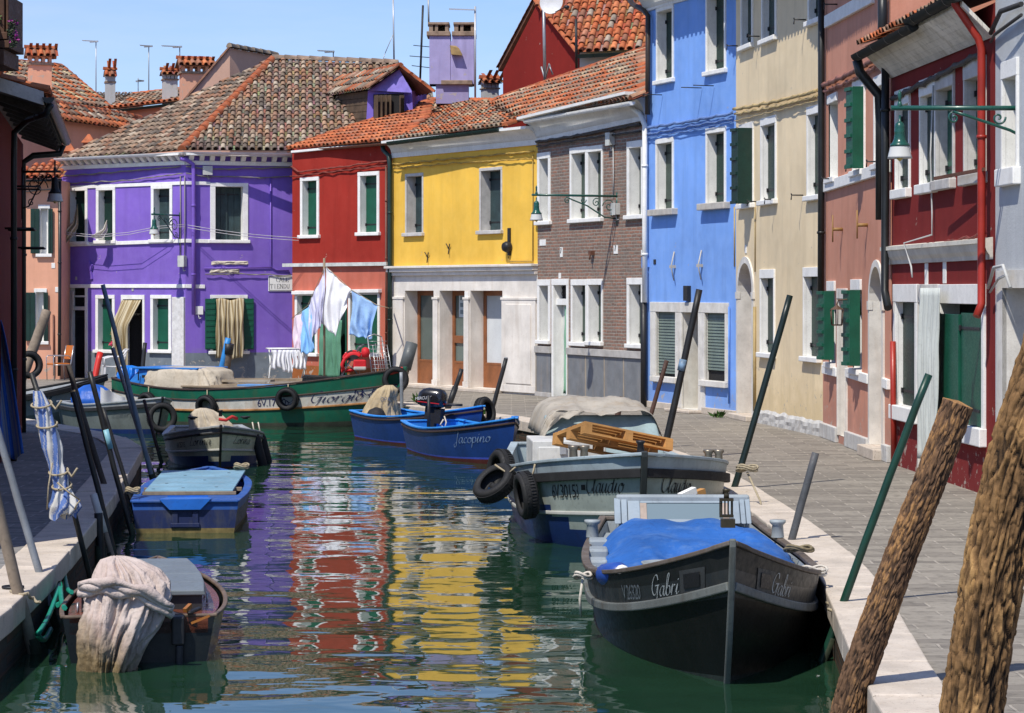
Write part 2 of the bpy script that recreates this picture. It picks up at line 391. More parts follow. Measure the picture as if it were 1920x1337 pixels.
class House:
    def __init__(s, name, label, a, b, wall, cat='house', pa=None, pb=None):
        s.A = pa or G(*a); s.B = pb or G(*b); s.A.z = s.B.z = 0
        d = s.B - s.A; s.L = d.length; s.u = d.normalized(); s.n = V((-s.u.y, s.u.x, 0)); s.rz = math.atan2(d.y, d.x)
        s.root = thing(name, label, cat, s.A, s.rz); s.wall = wall; s.holes = []; s.M = Matrix.Translation(s.A) @ Matrix.Rotation(s.rz, 4, 'Z')
        s.Mi = s.M.inverted()
    def hit(s, x, y, off=0.0):             # where the bearing meets the facade plane -> (u, z)
        r = V(((x - CX) / F, 1, -(y - HY) / F)); o = V((0, 0, EYE)); t = (s.A + s.n * off - o).dot(s.n) / r.dot(s.n)
        p = o + r * t - s.A; return p.dot(s.u), p.z
    def U(s, x): return s.hit(x, 545)[0]
    def loc(s, p): return s.Mi @ V(p)
    def skin(s, zl, zr, depth=6.0, name='wall', u0=0.0, u1=None, left=True, right=True, below=0.0):
        u1 = s.L if u1 is None else u1; mb = MB()
        top = lambda u: zl + (zr - zl) * (u - u0) / (u1 - u0)
        us = sorted({round(q, 4) for h in s.holes for q in h[:2] if u0 < q < u1} | {u0, u1}); zs = sorted({round(q, 4) for h in s.holes for q in h[2:4]} | {below, 99})
        zs = [z for z in zs if z >= below]
        for a, b in zip(us, us[1:]):
            for c, d in zip(zs, zs[1:]):
                mu, mz = (a + b) / 2, (c + min(d, max(zl, zr))) / 2
                if any(h[0] < mu < h[1] and h[2] < mz < h[3] for h in s.holes): continue
                if c >= min(top(a), top(b)): continue
                mb.face([(a, 0, c), (b, 0, c), (b, 0, min(d, top(b))), (a, 0, min(d, top(a)))])
        if left: mb.face([(u0, 0, below), (u0, 0, zl), (u0, depth, zl), (u0, depth, below)])
        if right: mb.face([(u1, 0, below), (u1, depth, below), (u1, depth, zr), (u1, 0, zr)])
        mb.face([(u0, depth, below), (u0, depth, zl), (u1, depth, zr), (u1, depth, below)])
        mb.face([(u0, 0, zl - .01), (u1, 0, zr - .01), (u1, depth, zr - .01), (u0, depth, zl - .01)])
        return mb.build(name, s.wall, s.root)
    def frame(s, u0, u1, z0, z1, t=.1, lint=.1, sill=.09, depth=.18, proud=.03, fm=None, name='window', sw=.05, sm=None, spr=.09, floor=False, tl=None):
        tl = t if tl is None else tl
        o = (u0 + tl, u1 - t, z0 + (0 if floor else sill), z1 - lint); s.holes.append(o); fm = fm or WHITE
        mb = MB()
        if t: mb.box(u0, o[0], -proud, .02, o[2], o[3]); mb.box(o[1], u1, -proud, .02, o[2], o[3])
        if lint: mb.box(u0, u1, -proud - .004, .02, o[3], z1)
        a, b, c, d = o
        mb.face([(a, .019, c), (a, .019, d), (a, depth + .05, d), (a, depth + .05, c)])
        mb.face([(b, .019, c), (b, depth + .05, c), (b, depth + .05, d), (b, .019, d)])
        mb.face([(a, .019, d), (b, .019, d), (b, depth + .05, d), (a, depth + .05, d)])
        mb.face([(a, .019, c), (a, depth + .05, c), (b, depth + .05, c), (b, .019, c)])
        w_ = mb.build(name, fm, s.root, bevel=.006)
        if not floor and sill:
            mb = MB(); mb.box(u0 - sw, u1 + sw, -spr, .03, z0, o[2] - .001); mb.build('sill', sm or fm, w_, bevel=.012)
        return w_, o
    def leaf(s, par, u0, u1, z0, z1, y, m, boards=2, name='shutter', hinge=True, thick=.035):
        mb = MB(); w_ = (u1 - u0) / boards
        for k in range(boards): mb.box(u0 + k * w_ + .003, u0 + (k + 1) * w_ - .003, y, y + thick, z0 + .008, z1 - .008)
        if hinge:
            for f in (.14, .86):
                z = z0 + (z1 - z0) * f; mb.box(u0 + .0, u1 - .06, y - .008, y, z - .018, z + .018, 1)
                mb.box(u0 + .0, u0 + .045, y - .03, y - .002, z - .035, z + .035, 1)
        return mb.build(name, [m, IRON], par, bevel=.004)
    def win(s, x0, x1, yt, yb, shut=GREEN, boards=2, leaves=1, ajar=0.0, **k):
        xc = (x0 + x1) / 2; w_, o = s.frame(s.U(x0), s.U(x1), s.hit(xc, yb)[1], s.hit(xc, yt)[1], **k)
        y = k.get('depth', .18)
        if shut:
            W_ = (o[1] - o[0]) / leaves
            for q in range(leaves): s.leaf(w_, o[0] + q * W_, o[0] + (q + 1) * W_, o[2], o[3], y + ajar * q, shut, boards)
        else:
            mb = MB(); mb.box(o[0], o[1], y, y + .02, o[2], o[3]); mb.build('pane', GLASS, w_)
        return w_, o
    def perp(s, par, u, z0, z1, wdt, m, battens=5, side=1):      # shutter leaf standing straight out from the wall
        mb = MB(); h = z1 - z0
        mb.box(u - .035, u, -wdt, -.03, z0, z1)
        for k in range(battens):
            z = z0 + h * (k + .5) / battens; mb.box(u - .035 - .022, u - .0351, -wdt + .03, -.05, z - .045, z + .045)
        # folded second leaf, turned along the outer edge
        b = MB(); b.hexa([(u - .04, -wdt, z0 + .01), (u - .30, -wdt - .05, z0 + .01), (u - .31, -wdt - .02, z0 + .01), (u - .04, -wdt + .03, z0 + .01)],
                         [(u - .04, -wdt, z1 - .01), (u - .30, -wdt - .05, z1 - .01), (u - .31, -wdt - .02, z1 - .01), (u - .04, -wdt + .03, z1 - .01)])
        mb.build('shutter', m, par, bevel=.004)
        for k in range(6):
            z = z0 + .03 + (h - .06) * k / 5.0
            b.hexa([(u - .06, -wdt - .030, z - .028), (u - .29, -wdt - .080, z - .028), (u - .29, -wdt - .05, z - .028), (u - .06, -wdt, z - .028)],
                   [(u - .06, -wdt - .030, z + .028), (u - .29, -wdt - .080, z + .028), (u - .29, -wdt - .05, z + .028), (u - .06, -wdt, z + .028)])
        b.build('shutter', m, par, bevel=.004)
    def cable(s, pts, r=.016, sag=.02, m=None, off=.06, name='cable', twist=True):   # pts: bearings on the facade
        mb = MB(); L = []
        for (x0, y0), (x1, y1) in zip(pts, pts[1:]):
            n = max(2, int(abs(s.U(x1) - s.U(x0)) / .18))
            for k in range(n):
                t = k / n; u, z = s.hit(x0 + (x1 - x0) * t, y0 + (y1 - y0) * t); L.append((u, -off + rnd(-.012, .012), z - sag * .7 * math.sin(math.pi * ((k * .25) % 1)) + rnd(-.005, .005)))
        u, z = s.hit(*pts[-1]); L.append((u, -off, z)); mb.tube(L, r, 5)
        if twist:
            mb.tube([(a + .02, b - .012 * math.cos(i * 1.7), c + .02 * math.sin(i * 1.7)) for i, (a, b, c) in enumerate(L)], r * .8, 5)
        return mb.build(name, m or CABLE, s.root)
    def pipe(s, pts, r=.045, off=.09, m=None, name='downpipe', px=True, rings=True):
        L = [(lambda q: (q[0], -off, q[1]))(s.hit(x, y, -off)) for x, y in pts] if px else pts
        mb = MB(); mb.tube(L, r, 10)
        if rings:
            for a, b in zip(L, L[1:]):
                a, b = V(a), V(b); n = int((b - a).length / 1.6)
                for k in range(n):
                    c = a.lerp(b, (k + .6) / (n + .3)); d = (b - a).normalized(); mb.tube([c - d * .02, c + d * .02], r * 1.25, 10)
        return mb.build(name, m or PIPE, s.root)
    def plate(s, x, y, w_, h, m, name='house_number', off=.012):
        u, z = s.hit(x, y); mb = MB(); mb.box(u - w_ / 2, u + w_ / 2, -off, .005, z - h / 2, z + h / 2); return mb.build(name, m, s.root, bevel=.003)
    def band(s, x0, y0, x1, y1, h, proud=.04, m=None, name='string_course', u=None):
        (a, z0), (b, z1) = s.hit(x0, y0), s.hit(x1, y1)
        mb = MB(); mb.hexa([(a, -proud, z0 - h), (b, -proud, z1 - h), (b, .01, z1 - h), (a, .01, z0 - h)], [(a, -proud, z0), (b, -proud, z1), (b, .01, z1), (a, .01, z0)])
        return mb.build(name, m or WHITE, s.root, bevel=.008)
    def junction(s, x, y, w_=.2, h=.24, d=.12, m=None):
        u, z = s.hit(x, y); mb = MB(); mb.box(u - w_ / 2, u + w_ / 2, -d, 0, z - h / 2, z + h / 2); mb.box(u - w_ / 2 - .01, u + w_ / 2 + .01, -d - .012, -d, z - h / 2 - .01, z + h / 2 + .01)
        mb.tube([(u, -.05, z - h / 2), (u + .03, -.05, z - h / 2 - .12), (u + .08, -.03, z - h / 2 - .1)], .012, 5); mb.build('junction_box', m or mat('grey_box_plastic', (.52, .53, .5), .6, .15, 5, .1, dirt=.3), s.root, bevel=.01)
def cornice(h, A, B, prof, m, name='cornice'):            # profile (out, up) swept from A to B in facade coordinates
    mb = MB(); mb.sweep([A, B], [(-o, z) for o, z in prof] if False else prof, 0, True); return mb.build(name, m, h.root)

# ---------------------------------------------------------------- tiled roofs
def in_poly(p, poly):
    c = False; n = len(poly); j = n - 1
    for i in range(n):
        (xi, yi), (xj, yj) = poly[i], poly[j]
        if (yi > p[1]) != (yj > p[1]) and p[0] < (xj - xi) * (p[1] - yi) / (yj - yi) + xi: c = not c
        j = i
    return c
class Plane:
    def __init__(s, A, B, C):
        s.A = V(A); s.e = (V(B) - s.A).normalized(); n = s.e.cross(V(C) - s.A).normalized()
        s.n = n if n.z > 0 else -n; s.t = s.n.cross(s.e).normalized()
        if s.t.z < 0: s.t = -s.t
    def hit(s, x, y):
        r = V(((x - CX) / F, 1, -(y - HY) / F)); o = V((0, 0, EYE)); return o + r * ((s.A - o).dot(s.n) / r.dot(s.n))
    def st(s, p): q = V(p) - s.A; return (q.dot(s.e), q.dot(s.t))
    def at(s, a, b, c=0.0): return s.A + s.e * a + s.t * b + s.n * c
def tiles(par, pl, poly, pal, Mi=None, pitch=.215, row=.34, edge=None, name='roof', jig=.012):
    # overlapping half-round tiles laid in courses over a bedding sheet; poly: world points on the plane
    st = [pl.st(p) for p in poly]; mb = MB(); mb.T = Mi
    mb.face([pl.at(a, b, -.03) for a, b in st], 1)
    s0, s1 = min(p[0] for p in st), max(p[0] for p in st); t0, t1 = min(p[1] for p in st), max(p[1] for p in st)
    ns = 5
    for i in range(int((s1 - s0) / pitch) + 1):
        sc = s0 + (i + .5) * pitch; patch = 0
        for j in range(int((t1 - t0) / row) + 2):
            tc = t0 + j * row
            if tc > t1 - .06: continue
            if not in_poly((sc, min(max(tc + row * .45, t0 + .02), t1 - .02)), st): continue
            pal_ = pal; e = (tc - t0)
            if edge and e < edge[0]: pal_ = edge[1]
            nz = noise.noise(V((sc * .7, tc * .7, 3.1)))
            c = random.choice(pal_); f = rnd(.72, 1.15) * (1 + .25 * nz); c = tuple(q * f for q in c)
            r0, r1 = pitch * .385, pitch * .31; ox = rnd(-jig, jig); tw = rnd(-jig, jig); ln = min(row * 1.13, t1 - tc + .06); lift = rnd(.0, .014)
            idx = []
            for (tt, r, up) in ((tc - .03 + rnd(-.012, .012), r0, .026 + lift), (tc - .03 + ln, r1, .0)):
                k = tt - tc
                idx.append(mb.add([pl.at(sc + ox + tw * k * 2 + r * math.cos(math.pi * q / ns), tt, up + r * .92 * math.sin(math.pi * q / ns)) for q in range(ns + 1)]))
            for q in range(ns): mb.fc([idx[0] + q + 1, idx[0] + q, idx[1] + q, idx[1] + q + 1], 0, True, c)
            # thickness of the lower lip
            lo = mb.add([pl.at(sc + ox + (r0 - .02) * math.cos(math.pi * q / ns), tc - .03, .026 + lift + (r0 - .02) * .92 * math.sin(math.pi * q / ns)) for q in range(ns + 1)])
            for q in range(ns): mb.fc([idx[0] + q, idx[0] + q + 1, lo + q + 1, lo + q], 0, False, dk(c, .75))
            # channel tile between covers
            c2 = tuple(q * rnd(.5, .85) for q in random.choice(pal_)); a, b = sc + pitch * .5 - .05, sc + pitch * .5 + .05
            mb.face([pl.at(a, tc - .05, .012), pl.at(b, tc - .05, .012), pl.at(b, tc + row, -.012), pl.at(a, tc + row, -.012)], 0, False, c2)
    return mb.build(name, [TILE, BEDDING], par)
def ridge(par, p, q, Mi=None, r=.10, m=None, step=.38, name='ridge_tiles'):
    p, q = V(p), V(q); L = (q - p).length; n = max(1, round(L / step)); d = (q - p).normalized(); mb = MB(); mb.T = Mi
    a = d.cross(V((0, 0, 1))).normalized(); b = a.cross(d)
    for k in range(n):
        c0, c1 = p + d * (L * k / n - .03), p + d * (L * (k + 1) / n + .03); r0, r1 = r * 1.12, r * .92
        i0 = mb.add([c0 + (a * math.cos(math.pi * t / 6) + b * math.sin(math.pi * t / 6)) * r0 for t in range(7)])
        i1 = mb.add([c1 + (a * math.cos(math.pi * t / 6) + b * math.sin(math.pi * t / 6)) * r1 for t in range(7)])
        for t in range(6): mb.fc([i0 + t, i0 + t + 1, i1 + t + 1, i1 + t], 0, True)
        mb.fc([i0 + t for t in range(7)], 0)
    return mb.build(name, m or RIDGE, par)
def gutter(par, p, q, Mi, r=.07, m=None, straps=True, name='gutter'):
    p, q = V(p), V(q); d = (q - p).normalized(); a = d.cross(V((0, 0, 1))).normalized(); mb = MB(); mb.T = Mi
    R = []
    for c in (p, q):
        R.append(mb.add([c + a * r * math.cos(math.pi * t / 8) - V((0, 0, 1)) * r * math.sin(math.pi * t / 8) for t in range(9)]))
    for t in range(8): mb.fc([R[0] + t, R[0] + t + 1, R[1] + t + 1, R[1] + t], 0, True)
    R2 = []
    for c in (p, q):
        R2.append(mb.add([c + a * (r - .008) * math.cos(math.pi * t / 8) - V((0, 0, 1)) * (r - .008) * math.sin(math.pi * t / 8) for t in range(9)]))
    for t in range(8): mb.fc([R2[1] + t, R2[1] + t + 1, R2[0] + t + 1, R2[0] + t], 0, True)
    for k in (0, 1): mb.fc([R[k] + t for t in range(9)], 0)
    if straps:
        n = int((q - p).length / .7)
        for k in range(n):
            c = p.lerp(q, (k + .5) / n)
            i0 = mb.add([c - d * .012 + a * (r + .006) * math.cos(math.pi * t / 8) - V((0, 0, 1)) * (r + .006) * math.sin(math.pi * t / 8) for t in range(9)])
            i1 = mb.add([c + d * .012 + a * (r + .006) * math.cos(math.pi * t / 8) - V((0, 0, 1)) * (r + .006) * math.sin(math.pi * t / 8) for t in range(9)])
            for t in range(8): mb.fc([i0 + t, i0 + t + 1, i1 + t + 1, i1 + t], 0, True)
    return mb.build(name, m or GPIPE, par)
# ---------------------------------------------------------------- purple corner house
PUR = plaster('purple_plaster', (.215, .125, .52), .28, (.27, .18, .56), low=(.74, (.17, .20, .23)), patch=(.2, .2, .26), pz=1.1)
PURPLE_PAINT = mat('purple_pipe_paint', (.20, .11, .50), .5, .15)
h = House('purple_house', 'purple plastered corner house with white bands, grey foot and old brown tiled hip roof', (115, 707), (348, 714), PUR)
pur = h
def dentil_cornice(h, u0, u1, zt):
    mb = MB(); mb.box(u0, u1, -.05, .01, zt - .26, zt - .15); mb.box(u0 - .02, u1 + .02, -.30, .01, zt - .02, zt + .03)
    n = int((u1 - u0) / .26)
    for k in range(n):
        u = u0 + (k + .5) * (u1 - u0) / n
        mb.hexa([(u - .06, -.10, zt - .148), (u + .06, -.10, zt - .148), (u + .06, .01, zt - .148), (u - .06, .01, zt - .148)],
                [(u - .06, -.24, zt - .021), (u + .06, -.24, zt - .021), (u + .06, .01, zt - .021), (u - .06, .01, zt - .021)])
    mb.build('cornice', WHITE, h.root, bevel=.006)
for x0, x1, yt, yb in ((128, 165, 351, 459), (181, 217, 350, 457), (284, 324, 347, 455)):
    h.win(x0, x1, yt, yb, SLATE if x0 > 200 else DGREEN, 2, depth=.2)
h.band(121, 349, 348, 340, .09, .028); h.band(121, 456, 348, 448, .10, .05)
for x0, x1 in ((180, 216), (283, 322)): h.win(x0, x1, 553, 662, GREEN, 1, depth=.16)
# doors
w_, o = h.frame(h.U(126), h.U(165), 0.0, h.hit(145, 533)[1], .10, .10, depth=.2, floor=True, name='door_frame')
mb = MB(); mb.box(o[0], o[1], .2, .25, 0, 1.85); mb.box(o[0] + .06, o[1] - .06, .185, .199, .1, 1.7, 1)
for k in range(9): mb.tube([(o[0] + .08 + k * .04, .18, .15), (o[0] + .1 + k * .035, .18, 1.65)], .008, 4, 1)
mb.build('door', [DARK, IRON], w_)
mb = MB(); mb.box(o[0], o[1], .13, .21, 1.86, 1.96); mb.box(o[0], o[1], .2, .22, 1.97, o[3], 1); mb.box(o[0], o[1], .15, .19, 2.22, 2.27); mb.build('transom', [WHITE, DARK], w_)
w_, o = h.frame(h.U(228), h.U(272), 0.0, h.hit(250, 553)[1], .08, .12, depth=.22, floor=True, name='door_frame')
mb = MB(); mb.box(o[0], o[1], .22, .25, 0, o[3]); mb.build('door', DARK, w_)
CURT = striped('striped_awning_cloth', (.50, .43, .29), (.24, .17, .075), 1.0, duty=.55)
CURTW = striped('white_striped_cloth', (.58, .54, .48), (.36, .33, .30), 1.0, duty=.7)
def curtain(h, u0, u1, zt, zb, m, par, out0=.05, out1=.05, waves=6, amp=.035, lean=0.0, stripes=7, bow=0.0, name='door_curtain', nv=22, narrow=0.0, ragged=0.0):
    nu = 60; mb = MB()
    def fn(a, b):
        uu = u0 + (u1 - u0) * (a * (1 - narrow * b) + narrow * b * .35) + lean * b
        y = -(out0 + (out1 - out0) * min(1, b * 3)) - bow * math.sin(math.pi * b) + amp * (.4 + .6 * b) * math.sin(a * waves * 2 * math.pi + 1.2 * math.sin(b * 4) + .6 * math.sin(a * 17)) + .012 * noise.noise(V((a * 9, b * 7, u0)))
        return (uu + .015 * math.sin(b * 9 + a * 20), y, zt + (zb - zt) * b + ragged * math.sin(a * 9))
    mb.grid(fn, nu, nv, 0, True, c=lambda a, b: ((a / nu * stripes) % 1.0,) * 3)
    return mb.build(name, m, par, solid=.006)
curtain(h, h.U(128), h.U(141), h.hit(135, 545)[1], .12, CURTW, h.root, .06, .10, 3, .03, 0, 4)
curtain(h, h.U(230), h.U(266), h.hit(248, 563)[1], .12, CURT, h.root, .04, .42, 5, .05, .12, 7, .10, narrow=.35)
h.band(126, 533, 348, 533, .10, .035)
mb = MB(); u0, u1 = h.U(325), h.L - .01; mb.box(u0, u1, -.07, .01, .02, h.hit(340, 557)[1]); mb.build('pilaster', stone('rough_white_render', (.66, .65, .63), (.4, .4, .4), 9, .25), h.root, bevel=.01)
h.cable([(118, 330), (200, 324), (340, 312)]); h.cable([(118, 344), (240, 338), (345, 325)], .012)
h.junction(345, 490, .21, .28)
mb = MB(); u, z = h.hit(340, 370); u2, z2 = h.hit(340, 480)
for du in (0, .16): mb.tube([(u + du, -.04, h.hit(340, 330)[1]), (u + du + .01, -.04, (z + z2) / 2), (u + du, -.04, z2)], .014, 6)
mb.build('cable', CABLE, h.root)
zt = h.hit(230, 296)[1]
dentil_cornice(h, -.05, h.L, zt)
for x, y in ((143, 522), (249, 543)): h.plate(x, y, .07, .09, GREY)
u, z = h.hit(170, 520); mb = MB(); mb.beam((u - .03, -.05, z + .45), (u + .06, -.02, z - .05), .09, .05); mb.beam((u + .12, -.06, z + .35), (u + .0, -.03, z + .1), .06, .03); mb.build('wall_bracket', PURPLE_PAINT, h.root)
h.skin(zt, zt, 5.5, right=False)
# right face of the same house
k = House('facade', 'x', (348, 714), (580, 711.5), PUR)
k.win(394, 465, 343, 456, SLATE, 2, leaves=2, ajar=.05, depth=.26, t=.14, tl=.14)
k.band(348, 340, 394, 341, .09, .028); k.band(348, 448, 394, 449, .10, .05); k.band(348, 533, 384, 534, .10, .035)
w_, o = k.frame(k.U(394), k.U(464), k.hit(430, 664)[1], k.hit(430, 553)[1], .08, .09, depth=.2)
mb = MB(); mb.box(o[0], o[1], .2, .24, o[2], o[3]); mb.build('pane', DARK, w_)
for a, b in ((384, 404), (456, 475)):
    z0, z1 = k.hit(430, 655)[1], k.hit(430, 560)[1]; mb = MB(); mb.box(k.U(a), k.U(b), -.075, -.04, z0, z1)
    for q in range(9): z = z0 + .06 + q * .15; mb.box(k.U(a) + .02, k.U(b) - .02, -.085, -.074, z - .035, z + .035)
    mb.build('shutter', GREEN, w_, bevel=.004)
curtain(k, k.U(404), k.U(455), k.hit(430, 561)[1], k.hit(430, 672)[1], CURT, k.root, .10, .26, 6, .05, -.05, 9, .05, name='window_curtain', ragged=.03)
for x0, x1, y0, y1, d in ((395, 467, 489, 497, .05), (392, 450, 504, 512, .05)):
    u0, z0 = k.hit(x0, y1); u1, z1 = k.hit(x1, y0); mb = MB()
    mb.grid(lambda a, b: (u0 + (u1 - u0) * a, -.03 - .03 * noise.noise(V((a * 9, b * 3, x0))) if 0 < a < 1 and 0 < b < 1 else .01, z0 + (z1 - z0) * b + .02 * noise.noise(V((a * 7, b * 5, 9)))), 14, 4, 0, False)
    mb.build('stone_fragment', stone('broken_stone', (.6, .54, .42), (.3, .25, .18), 6, .4), k.root)
k.cable([(348, 312), (400, 317), (470, 315), (505, 315), (560, 312)]); k.cable([(348, 325), (375, 330), (440, 331), (500, 333), (560, 328)], .012)
k.junction(388, 320, .24, .22)
mb = MB(); u, z = k.hit(507, 333); z2 = k.hit(507, 500)[1]; mb.tube([(u, -.03, z), (u, -.03, z2), (u + .15, -.03, z2 - .08), (u + .5, -.03, z2 - .1)], .018, 6)
mb.tube([(k.U(382), -.03, k.hit(382, 503)[1]), (k.U(507), -.03, k.hit(507, 501)[1])], .016, 6); mb.build('conduit', PURPLE_PAINT, k.root)
k.cable([(384, 514), (450, 513), (545, 516)], .012)
dentil_cornice(k, 0, k.L, zt)
k.pipe([(338, 297), (350, 300), (362, 308), (363, 330), (363, 450), (363, 590)], .055, .10, PURPLE_PAINT)
k.junction(371, 582, .24, .2, .06, WHITE)
k.skin(zt, zt, 5.5, left=False)
for ch in [x for x in COL.objects if x.parent == k.root]:
    ch.parent = h.root; ch.matrix_basis = h.Mi @ k.M @ ch.matrix_basis
bpy.data.objects.remove(k.root)
A, B, C = P(106, 300, 66.2), P(342, 280, 63.9), P(512, 110, 70.0); E = P(585, 281, 64.2)
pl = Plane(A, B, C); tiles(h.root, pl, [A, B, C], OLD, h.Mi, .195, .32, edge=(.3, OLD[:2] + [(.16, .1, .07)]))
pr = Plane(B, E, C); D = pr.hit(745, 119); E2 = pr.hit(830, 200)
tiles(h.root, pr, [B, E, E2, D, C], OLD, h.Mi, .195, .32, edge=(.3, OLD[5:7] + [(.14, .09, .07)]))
ridge(h.root, B, C, h.Mi, .115); ridge(h.root, C, D, h.Mi, .12, mat('mossy_ridge', (.30, .21, .15), .9, .4, 4, .3, dirt=.4, dcol=(.1, .1, .07)))
gutter(h.root, P(104, 297, 66.1), P(342, 285, 63.7), h.Mi, .075, WHITE, False); gutter(h.root, P(342, 285, 63.7), P(560, 287, 64.0), h.Mi, .075, WHITE, False)
# dormer
DP = plaster('dormer_purple_plaster', (.19, .14, .52), .3); WOODD = mat('weathered_boards', (.10, .065, .04), .85, .45, 3, .5, 30, dirt=.3)
mb = MB(); mb.T = h.Mi
fl, fr, pk = P(686, 240, 65.3), P(775, 225, 64.7), P(748, 128, 65.0); fle, fre = P(690, 170, 65.3), P(772, 170, 64.7)
bl = P(595, 182, 68.9); br = P(705, 182, 68.0); bp = P(608, 160, 70.3)
mb.face([fl, fr, fre, pk, fle]); mb.face([fr, P(800, 225, 67.5), P(800, 172, 67.5), fre]); mb.build('dormer_front', DP, h.root)
mb = MB(); mb.T = h.Mi; nb = 7
b0, f0 = P(595, 260, 68.9), P(686, 260, 65.3)
for q in range(nb):
    lo, hi = q / nb, (q + .93) / nb; mb.face([b0.lerp(bl, lo), f0.lerp(fle, lo), f0.lerp(fle, hi), b0.lerp(bl, hi)]); mb.face([b0.lerp(bl, hi) + V((.02, .02, 0)), f0.lerp(fle, hi) + V((.02, .02, 0)), f0.lerp(fle, (q + 1) / nb) + V((.02, .02, 0)), b0.lerp(bl, (q + 1) / nb) + V((.02, .02, 0))])
mb.build('dormer_side', WOODD, h.root)
mb = MB(); mb.T = h.Mi; o_ = V((.0, -.06, 0)); mb.hexa([p + o_ for p in (P(693, 170, 65.2), P(772, 172, 64.6), P(770, 174, 64.6))], [p + o_ for p in (P(748, 131, 64.9), P(749, 131, 64.9), P(750, 132, 64.9))]); mb.build('dormer_gable', mat('purple_board', (.2, .16, .5), .7, .2, 5), h.root)
mb = MB(); mb.T = h.Mi; mb.face([P(700, 226, 65.15), P(757, 222, 64.72), P(757, 175, 64.72), P(700, 177, 65.15)]); w_ = mb.build('dormer_window', DARK, h.root)
for a, b, da, db in ((701, 734, 65.0, 64.8), (749, 758, 64.75, 64.5)):
    mb = MB(); mb.T = h.Mi
    for q in range(4):
        xa, xb = a + (b - a) * q / 4, a + (b - a) * (q + .94) / 4; mb.face([P(xa, 226, da - .05), P(xb, 224, db - .05), P(xb, 178, db - .05), P(xa, 179, da - .05)])
    mb.build('dormer_shutter', WOODD, h.root)
dl = Plane(P(590, 181, 68.9), P(694, 164, 64.9), P(750, 124, 64.7)); ra = P(750, 124, 64.7); bk_ = P(604, 158, 70.2)
tiles(h.root, dl, [P(586, 182, 68.9), P(694, 164, 64.9), ra, bk_], OLD + ORANGE[:2], h.Mi, .2, .33, name='dormer_roof')
bd_ = bk_ - ra; dr = Plane(P(812, 172, 64.5), P(812, 172, 64.5) + bd_, ra); tiles(h.root, dr, [ra, P(812, 172, 64.5), P(812, 172, 64.5) + bd_ * .8, ra + bd_ * .8], OLD, h.Mi, .2, .33, name='dormer_roof')
ridge(h.root, ra, bk_, h.Mi, .09); ridge(h.root, ra, P(812, 172, 64.45), h.Mi, .07); ridge(h.root, ra + V((-.02, -.03, 0)), P(693, 164, 64.85), h.Mi, .05, OLD and BEDDING)

# street name plate on the purple wall
def text_mesh(txt, size, font_shear=0.0, spacing=1.0):
    cu = bpy.data.curves.new('t', 'FONT'); cu.body = txt; cu.size = size; cu.shear = font_shear; cu.space_character = spacing; cu.resolution_u = 3
    ob = bpy.data.objects.new('t', cu); COL.objects.link(ob); dg = bpy.context.evaluated_depsgraph_get(); me = bpy.data.meshes.new_from_object(ob.evaluated_get(dg))
    vs = [v.co.copy() for v in me.vertices]; fs = [list(p.vertices) for p in me.polygons]
    bpy.data.objects.remove(ob); bpy.data.curves.remove(cu); bpy.data.meshes.remove(me)
    return vs, fs
INK = mat('black_lettering', (.02, .02, .022), .7, .1)
def serif(ch, x, y, s):                # Roman capitals as strokes: thick stems, thin arms, bracket serifs
    S = {'C': [[(.82, .78), (.6, .98), (.35, .95), (.15, .7), (.12, .35), (.32, .06), (.6, .02), (.84, .2)]], 'A': [[(.05, 0), (.45, 1)], [(.45, 1), (.9, 0)], [(.22, .38), (.72, .38)]],
         'L': [[(.2, 1), (.2, 0)], [(.2, 0), (.8, 0), (.82, .2)]], 'T': [[(.05, .8), (.05, 1), (.85, 1), (.85, .8)], [(.45, 1), (.45, 0)]], 'I': [[(.45, 1), (.45, 0)]],
         'E': [[(.2, 1), (.2, 0)], [(.2, 1), (.78, 1), (.8, .82)], [(.2, .52), (.6, .52)], [(.2, 0), (.8, 0), (.84, .2)]], 'N': [[(.15, 0), (.15, 1)], [(.15, 1), (.8, 0)], [(.8, 0), (.8, 1)]],
         'D': [[(.2, 0), (.2, 1)], [(.2, 1), (.6, .95), (.85, .7), (.85, .3), (.6, .05), (.2, 0)]], 'U': [[(.15, 1), (.15, .3), (.3, .04), (.55, .0), (.75, .2), (.78, 1)]]}
    out = []
    for st in S[ch]:
        for p, q in zip(st, st[1:]):
            d = V((q[0] - p[0], q[1] - p[1])); th = .058 if abs(d.y) > abs(d.x) * .8 else .024
            nrm = V((-d.y, d.x)).normalized() * th; e = d.normalized() * .03
            out.append([(x + (c[0]) * s * .8, y + c[1] * s) for c in ((p[0] - e.x - nrm.x, p[1] - e.y - nrm.y), (q[0] + e.x - nrm.x, q[1] + e.y - nrm.y), (q[0] + e.x + nrm.x, q[1] + e.y + nrm.y), (p[0] - e.x + nrm.x, p[1] - e.y + nrm.y))])
        if len(st) == 2 and abs(st[0][0] - st[1][0]) < .5:
            for c in st:
                out.append([(x + (c[0] + dx) * s * .8, y + (c[1] + dy) * s) for dx, dy in ((-.16, -.02), (.16, -.02), (.16, .02), (-.16, .02))])
    return out
k2 = House('sign', 'white street name plate lettered CALL TIENDU on the purple wall', (348, 714), (580, 711.5), WHITE, 'street sign')
a, z0 = k2.hit(503, 546); b, z1 = k2.hit(550, 517); a0 = k2.A + k2.u * ((a + b) / 2); k2.root.location = (a0.x, a0.y, z0); k2.root.name = 'street_sign'
hw, hh = (b - a) / 2, z1 - z0; mb = MB(); mb.box(-hw, hw, -.025, 0, 0, hh); mb.build('sign_plate', mat('sign_plaster', (.84, .83, .78), .7, .06, 3, bump=.05), k2.root, bevel=.004)
mb = MB(); fr_ = .012
